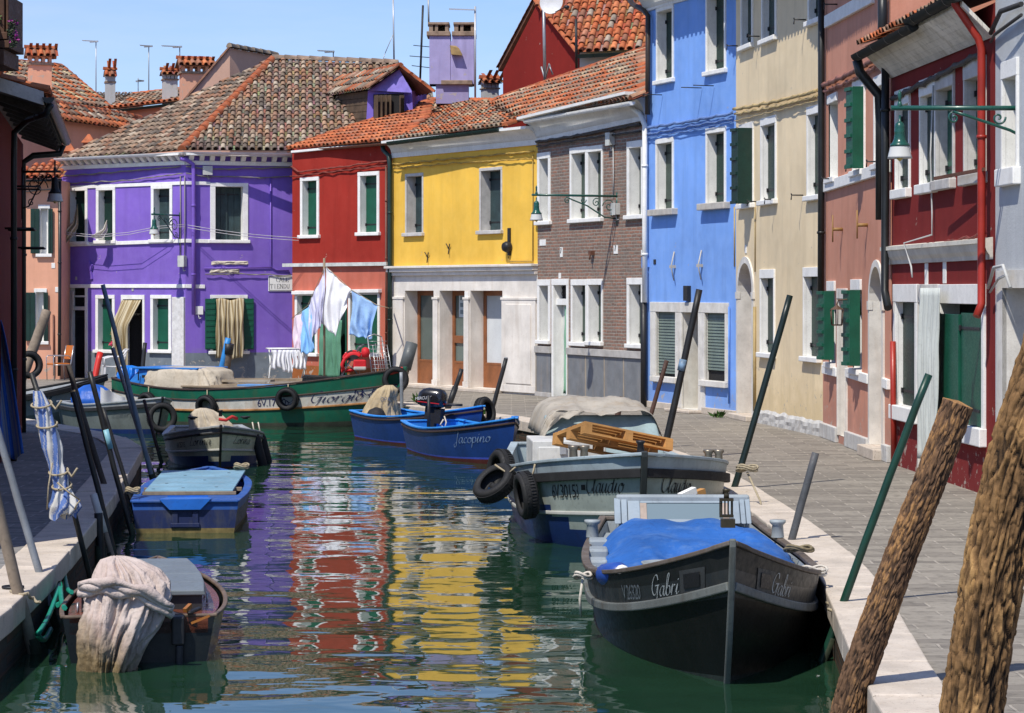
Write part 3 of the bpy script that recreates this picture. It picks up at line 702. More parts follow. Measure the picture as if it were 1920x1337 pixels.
for q in ((-hw + .02, hw - .02, .02, .030), (-hw + .02, hw - .02, hh - .032, hh - .02), (-hw + .02, -hw + .032, .02, hh - .02)): mb.box(q[0], q[1], -.0285, -.0245, q[2], q[3])
for line, zz, xe in (('CALL', hh * .60, hw - .12), ('TIENDU', hh * .18, hw - .10)):
    s_ = hh * .27; adv = s_ * .80; x = xe - adv * len(line)
    for i, chx in enumerate(line):
        for j, q in enumerate(serif(chx, x + i * adv, zz, s_)):
            mb.face([(p[0], -.029 - .0004 * (j % 4), p[1]) for p in q])
mb.build('lettering', INK, k2.root)

# ---------------------------------------------------------------- red house with the washing
REDU = plaster('red_plaster', (.33, .028, .018), .35, (.37, .045, .03))
SALM = plaster('salmon_plaster', (.56, .155, .10), .4, (.55, .2, .15), low=(.42, (.30, .10, .03)))
h = House('red_house', 'red plastered house with salmon ground floor behind the washing line', (548, 714), (735, 723), REDU); red = h
h.win(564, 599, 332, 447, GREEN, 1, depth=.17); h.win(672, 712, 322, 442, GREEN, 1, depth=.17)
zc = h.hit(640, 497)[1]
w_, o = h.frame(h.U(554), h.U(596), h.hit(575, 668)[1], h.hit(575, 545)[1], .10, .13, depth=.14); h.leaf(w_, o[0], o[1], o[2], o[3], .14, GREEN, 2)
w_, o = h.frame(h.U(602), h.U(651), 0, h.hit(625, 549)[1], .05, .05, depth=.2, floor=True, name='door_frame', fm=GREEN); mb = MB(); mb.box(o[0], o[1], .2, .24, 0, o[3]); mb.build('door', DGREEN, w_)
curtain(h, o[0] - .02, o[1] - .1, h.hit(625, 600)[1], .15, mat('green_curtain', (.10, .26, .17), .9, .15, 3), h.root, .05, .12, 4, .045, .05, 4)
w_, o = h.frame(h.U(654), h.U(713), h.hit(684, 668)[1], h.hit(684, 543)[1], .09, .13, depth=.14); h.leaf(w_, o[0], o[1], o[2], o[3], .14, GREEN, 2)
for x0, x1, y in ((553, 600, 546), (650, 716, 543)): h.band(x0, y, x1, y - 1, .09, .12, name='lintel')
mb = MB(); u0, u1 = -.32, h.L - .12; mb.box(u0, u1, -.10, .01, zc - .03, zc + .06); mb.build('ledge', mat('chipped_white_ledge', (.58, .60, .56), .8, .2, 6, dirt=.4, dcol=(.3, .32, .3)), h.root)
mb = MB(); z_ = zc; 
zt = h.hit(640, 272)[1]
h.holes_all = h.holes; up = [q for q in h.holes if q[2] > zc]; lo_ = [q for q in h.holes if q[2] < zc]
h.holes = up; h.skin(h.hit(548, 279)[1], h.hit(735, 263)[1], 4.5, below=zc); 
h.wall = SALM; h.holes = lo_; h.skin(zc, zc, 4.5, name='ground_floor_wall')
h.cable([(548, 312), (562, 322), (640, 313), (735, 300)], .02, m=mat('red_cable', (.22, .05, .035), .7)); h.cable([(548, 331), (640, 320), (735, 309)], .014, m=mat('red_cable', (.22, .05, .035), .7))
BROWNP = mat('brown_pipe', (.14, .05, .03), .5, .2)
h.pipe([(724, 312), (724, 560), (724, 700)], .03, .05, BROWNP)
h.pipe([(717, 270), (719, 282), (729, 292), (731, 312), (731, 500), (731, 716)], .06, .12, GPIPE)
A, B = P(541, 280, 64.1), P(742, 263, 60.1); C = P(812, 188, 66.0); pl = Plane(A, B, C)
tiles(h.root, pl, [A, B, pl.hit(800, 222), C, pl.hit(600, 257)], ORANGE, h.Mi, .2, .33)
ridge(h.root, A, C, h.Mi, .09); gutter(h.root, A + V((0, 0, -.05)), B + V((0, 0, -.05)), h.Mi, .06, BROWNP)
h.band(552, 283, 730, 266, .06, .12, name='cornice')

# ---------------------------------------------------------------- yellow house over a stone shopfront
YEL = plaster('yellow_plaster', (.83, .50, .075), .22, (.86, .56, .12), patch=(.5, .36, .1), pz=.2)
SHOP = stone('shopfront_stone', (.74, .69, .62), (.45, .37, .29), 1.4, .3, .7)
h = House('yellow_house', 'yellow plastered house over a pale stone shopfront with three doorways', (735, 723), (1008, 742), YEL); yel = h
for a in ((760, 794, 325, 443), (899, 942, 314, 439)): h.win(*a, SLATE, 2, fm=RWHITE, t=.07, tl=.07, lint=.07, depth=.26, proud=.012)
zc = h.hit(870, 497)[1]; h.skin(h.hit(735, 262)[1], h.hit(1008, 236)[1], 5, below=zc)
# shopfront: piers, entablature, three recessed doors
hs = h.holes; h.holes = []; BROWN = mat('brown_door_wood', (.24, .085, .03), .5, .3, 3, .2, 20)
zt_ = h.hit(850, 545)[1]
doors = []
for x0, x1, kd in ((759, 813, 'glass'), (824, 871, 'sign'), (882, 942, 'panel')):
    a, b = h.U(x0), h.U(x1); h.holes.append((a, b, .08, zt_)); doors.append((a, b, kd))
h.wall = SHOP; h.skin(zc, zc, 5, name='shopfront')
for a, b, kd in doors:
    D_ = .42; mb = MB()
    for u in (a, b): mb.face([(u, .0, .08), (u, D_, .08), (u, D_, zt_), (u, .0, zt_)])
    mb.face([(a, 0, zt_), (b, 0, zt_), (b, D_, zt_), (a, D_, zt_)]); mb.face([(a, -.02, .08), (b, -.02, .08), (b, D_, .08), (a, D_, .08)]); mb.build('door_reveal', SHOP, h.root)
    mb = MB(); w2 = .11
    mb.box(a, a + w2, D_ - .06, D_, .08, zt_); mb.box(b - w2, b, D_ - .06, D_, .08, zt_); mb.box(a + w2, b - w2, D_ - .06, D_, zt_ - .12, zt_); mb.box(a + w2, b - w2, D_ - .055, D_, .08, .62); mb.box(a + w2, b - w2, D_ - .06, D_, .62, .68)
    if kd == 'sign': mb.box(a + w2, b - w2, D_ - .07, D_, 1.12, 1.3)
    dr_ = mb.build('shop_door', BROWN, h.root, bevel=.006)
    mb = MB(); mb.box(a + w2, b - w2, D_ - .02, D_ - .01, .68, zt_ - .12); mb.build('glazing', mat('blind_white', (.6, .62, .62), .4, .06) if kd == 'panel' else mat('shop_glass', (.10, .13, .115), .12, .3, .8, 0, spec=.6), dr_)
    if kd == 'sign':
        mb = MB(); mb.box(a + .28, a + .62, D_ - .03, D_ - .0205, 1.75, 2.35); mb.build('paper_notice', mat('paper', (.55, .6, .58), .8, .08), dr_)
        mb = MB(); 
        for q in range(3): mb.box(a + .34, a + .56, D_ - .033, D_ - .0301, 1.83 + q * .17, 1.93 + q * .17)
        mb.build('notice_print', mat('grey_print', (.2, .25, .25), .8, .2), dr_)
    if kd == 'panel':
        mb = MB(); mb.box(a + w2, b - w2, D_ - .027, D_ - .0205, 1.75, 1.9 + .7); mb.build('panel', mat('grey_blind', (.42, .45, .46), .5, .06), dr_)
mb = MB(); L_ = h.L
for q in ((-.08, L_ + .03, -.20, .01, zc - .06, zc + .0), (-.05, L_ + .01, -.15, .01, zc - .15, zc - .061), (-.02, L_ - .0, -.09, .01, zc - .24, zc - .151)): mb.box(*q)
mb.build('shop_cornice', SHOP, h.root, bevel=.01)
zz = h.hit(870, 562)[1]
edges = [0.0] + [q for d in doors for q in d[:2]] + [L_]
for a, b in zip(edges[::2], edges[1::2]):
    mb = MB(); mb.box(a + .03, b - .03, -.05, .01, .22, zz - .0); mb.box(a + .0, b - .0, -.065, .01, zz + .001, zz + .06); mb.box(a + .01, b - .01, -.07, .01, .05, .219)
    if b - a > .8: mb.box(a + .25, b - .2, -.075, -.04, .25, zz - .1)
    mb.build('pier', SHOP, h.root, bevel=.008)
mb = MB(); mb.box(.3, L_ - 1.5, -.3, .02, 0, .078); mb.build('doorstep', CURB, h.root, bevel=.015)
h.plate(875, 555, .16, .2, WHITE)
h.cable([(740, 308), (850, 297), (950, 288), (1004, 284)], .018, m=mat('yellow_cable', (.42, .27, .06), .7)); h.cable([(740, 316), (860, 305), (1004, 297)], .012, m=mat('yellow_cable', (.42, .27, .06), .7))
mb = MB(); u = h.U(1001); mb.tube([(u, -.03, h.hit(1001, 290)[1]), (u, -.03, h.hit(1001, 490)[1])], .012, 5); u2 = h.U(957); z = h.hit(980, 490)[1]; mb.tube([(u, -.03, z), (u2, -.03, z), (u2 - .03, -.04, z + .12)], .016, 5); mb.build('cable', mat('yellow_cable', (.42, .27, .06), .7), h.root)
u, z = h.hit(956, 455); mb = MB(); mb.box(u - .05, u + .05, -.04, 0, z - .3, z + .34); mb.lathe([(.0, .16), (.1, .15), (.13, .09), (.13, .0)], 12, (u, -.02, z - .1), 0, (0, -1, 0)); mb.build('wall_anchor', IRON, h.root)
for x, y in ((843, 466), (803, 482)):
    u, z = h.hit(x, y); mb = MB()
    for a, b in ((-.09, .12), (.09, .11), (.02, -.14)): mb.tube([(u, -.02, z), (u + a, -.05, z + b)], .014, 4)
    mb.build('wall_hook', IRON, h.root)
COVE = mat('white_cove', (.76, .75, .72), .75, .1, 2, .15, dirt=.25, dcol=(.45, .43, .38))
def cove(h, u0, u1, z0a, z0b, out=.45, hgt=.42, base=.12, n=6, m=None):     # coved cornice under the eaves
    sec = [(.0, 0), (.05, 0), (.05, base)] + [(.05 + (out - .05) * (1 - math.cos(math.pi / 2 * q / n)), base + (hgt - base) * math.sin(math.pi / 2 * q / n)) for q in range(n + 1)] + [(out, hgt + .06), (.0, hgt + .06)]
    mb = MB(); i0 = mb.add([(u0, -a, z0a + b) for a, b in sec]); i1 = mb.add([(u1, -a, z0b + b) for a, b in sec]); n_ = len(sec)
    for q in range(n_): mb.fc([i0 + q, i0 + (q + 1) % n_, i1 + (q + 1) % n_, i1 + q], 0, 2 < q < 2 + n)
    mb.fc([i0 + q for q in range(n_)]); mb.fc([i1 + q for q in reversed(range(n_))]); return mb.build('cornice', m or COVE, h.root)
cove(h, .05, h.L + .02, h.hit(742, 296)[1], h.hit(1005, 272)[1], .34, .36)
A, B = P(744, 262, 59.9), P(948, 236, 55.7); C = P(925, 190, 64.5); pl = Plane(A, B, C); e3 = pl.hit(985, 222)
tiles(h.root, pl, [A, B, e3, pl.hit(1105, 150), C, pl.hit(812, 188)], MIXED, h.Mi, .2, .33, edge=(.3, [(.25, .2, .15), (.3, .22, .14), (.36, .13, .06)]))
ridge(h.root, A, pl.hit(812, 188), h.Mi, .08); ridge(h.root, pl.hit(812, 188), C, h.Mi, .09); ridge(h.root, B, e3, h.Mi, .08)
gutter(h.root, A - h.n * .16 + V((-.05, 0, -.06)), B - h.n * .16 + V((0, 0, -.06)), h.Mi, .09)
# twin purple chimney
CHP = plaster('lilac_chimney_plaster', (.40, .36, .60), .6)
BR = mat('chimney_brick', (.28, .2, .14), .9, .4, 6, .5, 25)
mb = MB(); dC = 67.0; s_ = dC / 4500
def chx(x): return (x - CX) * s_
def chz(y): return EYE - (y - HY) * s_
for x0, x1, y0, y1, dy in ((818, 879, 196, 160, .35), (806, 845, 160, 68, .42), (848, 889, 160, 68, .42), (806, 889, 160, 80, .40)):
    mb.box(chx(x0), chx(x1), dC - dy, dC + dy, chz(y0), chz(y1))
ch = thing('twin_chimney', 'lilac chimney with two brick pots rising behind the red roof', 'chimney', (chx(848), dC, chz(196))); Mi_ = Matrix.Translation(-ch.location)
mb.v = [tuple(Mi_ @ V(p)) for p in mb.v]; mb.build('chimney_stack', CHP, ch)
mb = MB(); mb.T = Mi_
for x0, x1 in ((801, 845), (848, 893)):
    mb = MB(); mb.T = Mi_; mb.box(chx(x0), chx(x1), dC - .48, dC + .48, chz(70.2), chz(62)); a, b = chx(x0 + 4), chx(x1 - 3); z0, z1 = chz(62), chz(46)
    mb.box(a, a + .12, dC - .4, dC + .4, z0, z1 - .05); mb.box(b - .1, b, dC - .4, dC + .4, z0, z1 - .05); mb.box(a + .12, b - .1, dC + .2, dC + .4, z0, z1 - .05); mb.box((a + b) / 2 - .11, (a + b) / 2 - .02, dC - .4, dC + .2, z0, z1 - .05); mb.box(a - .02, b + .02, dC - .44, dC + .44, z1 - .05, z1 + .02); mb.build('chimney_pot', BR, ch, bevel=.012)
mb = MB(); mb.T = Mi_; mb.box(chx(828), chx(886), dC - .47, dC + .4, chz(161), chz(153)); mb.build('brick_collar', BR, ch, bevel=.012)
mb = MB(); mb.T = Mi_; mb.hexa([(chx(847), dC - .44, chz(106)), (chx(868), dC - .44, chz(106)), (chx(868), dC - .62, chz(108)), (chx(847), dC - .62, chz(106))], [(chx(844), dC - .44, chz(88)), (chx(856), dC - .44, chz(89)), (chx(862), dC - .6, chz(95)), (chx(846), dC - .6, chz(90))]); mb.build('flue_spout', mat('rusty_spout', (.3, .2, .08), .8, .4), ch)

# ---------------------------------------------------------------- brick house
BRK = bricks('old_house_brick', (.34, .17, .115), (.21, .135, .105), (.31, .28, .24), .25, .072, .014, 'XZ', .5)
PANEL = stone('slate_dado_stone', (.19, .20, .21), (.06, .065, .07), 3.0, .75, .6)
h = House('brick_house', 'bare brick house with white window frames and grey stone dado', (1008, 742), (1213, 763), BRK); brk = h
for a in ((1009, 1033, 286, 422), (1177, 1208, 264, 411), (1009, 1033, 524, 645), (1177, 1208, 521, 653)): h.win(*a, OLIVE, 2, depth=.22, t=.11, tl=.11, lint=.14, sw=.06 if a[3] < 500 else 0)
for a in ((1070, 1101, 276, 418), (1101, 1131, 273, 416), (1072, 1101.5, 524, 649), (1102, 1131, 523, 648)): h.win(*a, OLIVE, 2, depth=.22, t=.06, tl=.09, lint=.13, sw=.02)
w_, o = h.frame(h.U(1036), h.U(1067), 0, h.hit(1051, 523)[1], .10, .14, depth=.22, floor=True, name='door_frame')
mb = MB(); mb.box(o[0], o[1], .05, .27, 2.08, 2.22); mb.build('transom_bar', WHITE, w_)
mb = MB(); mb.box(o[0], o[1], .2, .23, 0, 2.08); 
for q in range(3): mb.box(o[0] + .1, o[1] - .1, .185, .199, .2 + q * .65, .72 + q * .65)
mb.build('door', mat('white_door', (.6, .62, .58), .6, .1), w_)
curtain(h, (o[0] + o[1]) / 2 - .05, o[1] - .02, 2.06, .1, mat('mint_curtain', (.22, .42, .28), .8, .12, 3), w_, -.12, -.10, 3, .025, 0, 3)
mb = MB(); mb.box(o[0], o[1], .2, .22, 2.22, o[3]); 
mb.build('transom_pane', DARK, w_)
mb = MB()
for q in range(6): 
    u = o[0] + (o[1] - o[0]) * (q + .5) / 6; mb.tube([(u + .04 * math.sin(t * 1.6 + q), .17, 2.22 + (o[3] - 2.22) * t / 8) for t in range(9)], .008, 4)
mb.build('transom_grille', IRON, w_)
zl, zr = h.hit(1008, 240)[1], h.hit(1213, 200)[1]
zd = h.hit(1100, 656)[1]
h.skin(zl, zr, 6)
d0, d1 = h.U(1036), h.U(1067)
for a, b in ((0, d0 - .01), (d1 + .01, h.L - .08)):
    mb = MB(); mb.box(a, b, -.09, .01, zd - .12, zd + .03, 1)
    n = max(1, round((b - a) / .95))
    for q in range(n): mb.box(a + (b - a) * q / n + .035, a + (b - a) * (q + 1) / n - .035, -.045, .01, .1, zd - .121); mb.box(a + (b - a) * q / n - (.0 if q else 0), a + (b - a) * q / n + .034, -.055, .01, .1, zd - .121, 2)
    mb.box(a, b, -.075, .01, 0, .099, 1)
    mb.build('stone_dado', [PANEL, stone('dado_coping', (.45, .43, .4), (.2, .2, .2), 4, .4), stone('dado_joint', (.36, .31, .25), (.2, .17, .14), 5, .4)], h.root, bevel=.006)
cove(h, -.05, h.L - .02, h.hit(1010, 268)[1], h.hit(1208, 226)[1], .5, .52, .10)
h.cable([(1010, 266), (1100, 252), (1205, 232)], .028, m=CBLACK); h.cable([(1010, 275), (1100, 260), (1150, 253), (1205, 246)], .018, m=CBLACK)
h.junction(1149, 261, .2, .26); h.junction(1159, 392, .2, .24)
mb = MB(); mb.tube([(h.U(1152), -.03, h.hit(1152, 272)[1]), (h.U(1153), -.035, h.hit(1153, 330)[1]), (h.U(1152), -.03, h.hit(1152, 368)[1])], .014, 5); mb.build('cable', mat('white_cable', (.5, .5, .48), .6), h.root)
for x, y, a, b in ((1018, 455, .34, .14), (1053, 473, .14, .22), (1155, 468, .2, .18), (1050, 517, .12, .12), (1205, 474, .12, .12)): h.plate(x, y, a, b, WHITE)
for x, y in ((1053, 470), (1155, 465)): 
    u, z = h.hit(x, y); mb = MB(); mb.tube([(u - .02, -.018, z + .05), (u + .02, -.018, z + .05), (u, -.018, z - .0), (u - .02, -.018, z - .06)], .008, 4); mb.build('house_digits', INK, h.root)
u, z = h.hit(1113, 474); mb = MB(); mb.box(u - .06, u + .06, -.10, 0, z - .05, z + .04); mb.tube([(u, -.08, z), (u + .01, -.1, z - .15)], .02, 5); mb.build('wall_bracket', mat('rust', (.12, .05, .03), .9, .3), h.root)
h.pipe([(1183, 190), (1186, 203), (1200, 213), (1209, 235), (1209, 400), (1209, 567)], .055, .10, WHITE); h.pipe([(1207, 567), (1207, 660), (1207, 762)], .066, .10, IRON)
A, B = P(986, 221, 54.6), P(1185, 186, 49.2); C = P(1209, 93, 57.0); pl = Plane(A, B, C)
tiles(h.root, pl, [A, B, pl.hit(1212, 176), C, pl.hit(925, 190)], MIXED, h.Mi, .2, .33)
ridge(h.root, C, pl.hit(925, 190), h.Mi, .09); ridge(h.root, B, pl.hit(1209, 172), h.Mi, .07)
gutter(h.root, A + V((0, 0, -.06)), B + V((0, 0, -.05)), h.Mi, .075, WHITE)
# ---------------------------------------------------------------- blue house
BLU = plaster('blue_plaster', (.20, .385, .82), .3, (.29, .47, .86), patch=(.2, .3, .55))
h = House('blue_house', 'tall bright blue house with pale roller shutters on its ground floor', (1213, 763), (1380, 783), BLU); blu = h
for a in ((1232, 1264, 10, 157), (1325, 1362, -18, 140)): h.win(*a, DGREEN, 2, depth=.18, t=.06, tl=.06, lint=.1)
for a in ((1231, 1264, 259, 404), (1325, 1362, 239, 393)):
    h.win(*a, OLIVE if a[0] < 1300 else DGREEN, 2, depth=.18, t=.06, tl=.06, lint=.1, sm=stone('worn_sill_stone', (.5, .47, .42), (.2, .18, .16), 6, .5), sw=.18, spr=.14, sill=.13)
FR = stone('cream_stone', (.68, .655, .60), (.36, .33, .29), 3, .35)
u0, u1 = h.U(1221), h.U(1367); zt_ = h.hit(1290, 567)[1]; zs = h.hit(1250, 706)[1]
ROLL = mat('roller_shutter', (.145, .185, .155), .5, .15, 2, .05, dirt=.3, dcol=(.08, .1, .08))
cols = [(h.U(1221), h.U(1231)), (h.U(1268), h.U(1280)), (h.U(1311), h.U(1323)), (h.U(1361), h.U(1367))]
mb = MB(); mb.box(u0, u1, -.035, .02, zt_ - .2, zt_)
for i, (a, b) in enumerate(cols): mb.box(a, b, -.03, .02, 0.06 if i in (1, 2) else zs, zt_ - .201)
mb.build('shopfront_frame', FR, h.root, bevel=.008)
for i, (a, b) in enumerate(((cols[0][1], cols[1][0]), (cols[2][1], cols[3][0]))):
    h.holes.append((a, b, zs, zt_ - .2)); mb = MB(); D_ = .07
    for u in (a, b): mb.face([(u, .02, zs), (u, D_, zs), (u, D_, zt_ - .2), (u, .02, zt_ - .2)])
    mb.face([(a, .02, zt_ - .2), (b, .02, zt_ - .2), (b, D_, zt_ - .2), (a, D_, zt_ - .2)]); w_ = mb.build('window', FR, h.root)
    mb = MB(); mb.box(a - .14, b + .14, -.1, .05, zs - .12, zs); mb.build('sill', FR, w_, bevel=.012)
    mb = MB(); z = zs + (.2 if i else .06)
    while z < zt_ - .22:
        mb.hexa([(a, D_ - .03, z), (b, D_ - .03, z), (b, D_, z), (a, D_, z)], [(a, D_ - .012, z + .058), (b, D_ - .012, z + .058), (b, D_, z + .058), (a, D_, z + .058)]); z += .06
    mb.build('roller_shutter', ROLL, w_); mb = MB(); mb.box(a, b, D_ + .01, D_ + .03, zs, zt_ - .2); mb.build('pane', DARK, w_)
a, b = cols[1][1], cols[2][0]; h.holes.append((a, b, .06, zt_ - .2)); mb = MB()
for u in (a, b): mb.face([(u, .02, .06), (u, .4, .06), (u, .4, zt_ - .2), (u, .02, zt_ - .2)])
mb.face([(a, .02, zt_ - .2), (b, .02, zt_ - .2), (b, .4, zt_ - .2), (a, .4, zt_ - .2)]); mb.face([(a, -.1, .06), (b, -.1, .06), (b, .4, .06), (a, .4, .06)]); w_ = mb.build('door_frame', FR, h.root)
mb = MB(); mb.box(a, b, .36, .4, .06, zt_ - .2); mb.build('door', mat('olive_door', (.20, .18, .09), .6, .2, 3), w_)
mb = MB(); mb.box(a - .2, b + .2, -.32, .02, 0, .058); mb.build('doorstep', CURB, h.root, bevel=.015)
for q in ((0, a - .2), (b + .2, h.L)): mb = MB(); mb.box(*q, -.05, .01, 0, .13); mb.build('plinth', CURB, h.root, bevel=.01)
h.skin(h.hit(1213, 2)[1], h.hit(1213, 2)[1], 7)
zt = h.hit(1213, 22)[1]
cove(h, -.1, h.L, zt, zt, .5, .35, .05)
A = h.M @ V((-.15, -.55, zt + .42)); B = h.M @ V((h.L, -.55, zt + .42)); C = h.M @ V((h.L, 3.5, zt + 1.9)); D = h.M @ V((-.15, 3.5, zt + 1.9)); tiles(h.root, Plane(A, B, C), [A, B, C, D], MIXED, h.Mi, .21, .5)
h.cable([(1217, 240), (1290, 228), (1378, 212)], .03, m=mat('blue_cable', (.12, .2, .42), .7)); h.cable([(1217, 252), (1300, 236), (1378, 222)], .016, m=mat('blue_cable', (.12, .2, .42), .7)); h.cable([(1217, 258), (1278, 248), (1378, 228)], .010, m=mat('blue_cable', (.12, .2, .42), .7), twist=False)
h.pipe([(1177, -8), (1186, 8), (1207, 20), (1215, 30), (1215, 120), (1214, 215)], .055, .10, mat('brown_black_pipe', (.04, .028, .02), .4, .3), px=True)
for x, y in ((1218, 182), (1243, 178), (1317, 165), (1340, 161)): mb = MB(); u, z = h.hit(x, y); mb.tube([(u, -.45, z), (u, -.02, z)], .01, 5); mb.build('line_bracket', IRON, h.root)
for x, y in ((1266, 500), (1317, 498)):
    u, z = h.hit(x, y); mb = MB(); mb.tube([(u, -.02, z + .3), (u + .02, -.10, z), (u + .05, -.05, z - .28)], .014, 5); mb.box(u - .02, u + .03, -.12, 0, z - .03, z + .03); mb.build('shutter_stay', mat('pale_rod', (.45, .42, .36), .7, .2), h.root)
u, z = h.hit(1292, 549); mb = MB(); mb.box(u - .1, u + .1, -.09, 0, z - .16, z + .14); mb.build('letter_box', IRON, h.root, bevel=.01)
h.junction(1215, 492, .16, .2, .1, mat('blue_box', (.14, .3, .7), .6)); h.plate(1228, 491, .12, .1, IRON)
mb = MB(); u = h.U(1369.5); mb.tube([(u, -.03, h.hit(1369, 575)[1]), (u, -.03, .25)], .018, 6); mb.tube([(h.U(1217), -.05, h.hit(1217, 235)[1]), (h.U(1217) + .02, -.06, h.hit(1217, 380)[1]), (h.U(1217), -.05, h.hit(1217, 560)[1])], .016, 6); mb.build('conduit', mat('blue_box', (.14, .3, .7), .6), h.root)
# ---------------------------------------------------------------- cream house
CRM = plaster('cream_plaster', (.80, .645, .415), .28, (.82, .69, .48), patch=(.6, .45, .22), pz=1.6)
h = House('cream_house', 'tall cream house with dark green shutters and an arched white doorway', (1380, 783), (1543, 819), CRM); crm = h
for a in ((1391, 1413, -78, 93), (1430, 1457, -92, 80), (1517, 1543, -118, 46)): h.win(*a, DGREEN, 2, depth=.10, t=.07, tl=.07, lint=.1)
for i, a in enumerate(((1388, 1414, 231, 391), (1428, 1457, 219, 384), (1515, 1541, 198, 376))):
    w_, o = h.win(*a, DGREEN, 2, depth=.10, t=.07, tl=.07, lint=.14)
    if i == 0: h.perp(w_, o[1] + .04, o[2] - .02, o[3] + .02, .30, DGREEN)
for a in ((1427, 1454, 505, 671), (1508, 1539, 501, 679)): h.win(*a, DGREEN, 2, depth=.11, t=.06, tl=.06, lint=.16)
def arch_door(h, x0, x1, ytop, m, t=.13, depth=.3, dm=None, step=.1):
    a, b = h.U(x0), h.U(x1); zt_ = h.hit((x0 + x1) / 2, ytop)[1]; r = (b - a) / 2; c = (a + b) / 2; zsp = zt_ - r
    h.holes.append((a, b, step, zt_)); n = 14; mb = MB()
    arc = [(c + r * math.cos(math.pi * k / n), zsp + r * math.sin(math.pi * k / n)) for k in range(n + 1)]
    ri = r - t; inn = [(c + ri * math.cos(math.pi * k / n), zsp + ri * math.sin(math.pi * k / n)) for k in range(n + 1)]
    for k in range(n):
        p, q, s, u = arc[k], arc[k + 1], inn[k + 1], inn[k]
        mb.hexa([(p[0], .02, p[1]), (q[0], .02, q[1]), (s[0], .02, s[1]), (u[0], .02, u[1])], [(p[0], -.03, p[1]), (q[0], -.03, q[1]), (s[0], -.03, s[1]), (u[0], -.03, u[1])])
        mb.face([(u[0], .02, u[1]), (s[0], .02, s[1]), (s[0], depth, s[1]), (u[0], depth, u[1])], 0, True)
    mb.box(a, a + t, -.03, .02, step, zsp - .13); mb.box(b - t, b, -.03, .02, step, zsp - .13); mb.box(a - .02, a + t + .01, -.045, .02, zsp - .129, zsp - .001); mb.box(b - t - .01, b + .02, -.045, .02, zsp - .129, zsp - .001)
    for u in (a + t, b - t): mb.face([(u, .02, step), (u, .02, zsp), (u, depth, zsp), (u, depth, step)])
    w_ = mb.build('arched_door_frame', m, h.root)
    mb = MB()          # wall infill around the arch
    for k in range(n):
        p, q = arc[k], arc[k + 1]; mb.face([(p[0], 0, p[1]), (p[0], 0, zt_), (q[0], 0, zt_), (q[0], 0, q[1])])
    mb.build('arch_spandrel', h.wall, h.root)
    mb = MB(); mb.box(a, b, depth - .02, depth + .02, step, zt_); mb.build('door', dm or DARK, w_)
    mb = MB(); mb.box(a - .05, b + .05, -.18, .3, 0, step - .002); mb.build('doorstep', CURB, h.root, bevel=.012)
arch_door(h, 1383, 1415, 481, FR, .12, .42, mat('brown_door_wood', (.24, .085, .03)))
zt = 8.25; h.skin(zt, zt, 7)
cove(h, 0, h.L, zt - .35, zt - .35, .55, .35, .05)
def flat_roof(h, zt):
    A = h.M @ V((0, -.62, zt + .08)); B = h.M @ V((h.L, -.62, zt + .08)); C = h.M @ V((h.L, 3.5, zt + 1.6)); D = h.M @ V((0, 3.5, zt + 1.6)); tiles(h.root, Plane(A, B, C), [A, B, C, D], MIXED, h.Mi, .21, .5)
flat_roof(h, zt)
YC = mat('cream_cable', (.40, .30, .14), .7)
h.cable([(1382, 205), (1460, 190), (1538, 170)], .03, m=YC); h.cable([(1382, 214), (1460, 200), (1538, 180)], .018, m=YC); h.cable([(1382, 227), (1538, 188)], .010, m=YC, twist=False)
def hooks(h, pts):
    for x, y in pts:
        mb = MB(); u, z = h.hit(x, y); mb.tube([(u, 0, z), (u, -.2, z), (u, -.21, z - .08)], .012, 5); mb.tube([(u, -.2, z), (u, -.21, z + .03)], .012, 5)
        mb.build('shutter_hook', IRON, h.root)
hooks(h, ((1383, 86), (1424, 68), (1511, 37), (1422, 378), (1506, 366), (1455, 374)))
h.plate(1399, 467, .12, .16, WHITE); h.pipe([(1540, -30), (1540, 150), (1540, 330), (1539, 560)], .055, .12, PIPE)
mb = MB(); u = h.U(1417.5); mb.tube([(u, -.02, h.hit(1418, 388)[1]), (u, -.02, h.hit(1418, 510)[1])], .012, 5); mb.tube([(h.U(1379), -.02, h.hit(1379, 388)[1]), (h.U(1379), -.02, h.hit(1379, 500)[1])], .016, 5); mb.tube([(u, -.03, h.hit(1418, 575)[1]), (u, -.03, .2)], .03, 6); mb.build('conduit', YC, h.root)
mb = MB(); mb.grid(lambda a, b: (h.U(1416) + (h.L - h.U(1416)) * a, -.035 - .02 * noise.noise(V((a * 30, b * 3, 0))) if b < .95 else .005, .26 * b + .05 * b * noise.noise(V((a * 12, 4, 0)))), 50, 4, 0, False); mb.build('plinth', stone('flaking_plinth', (.55, .54, .51), (.3, .3, .28), 7, .5), h.root)
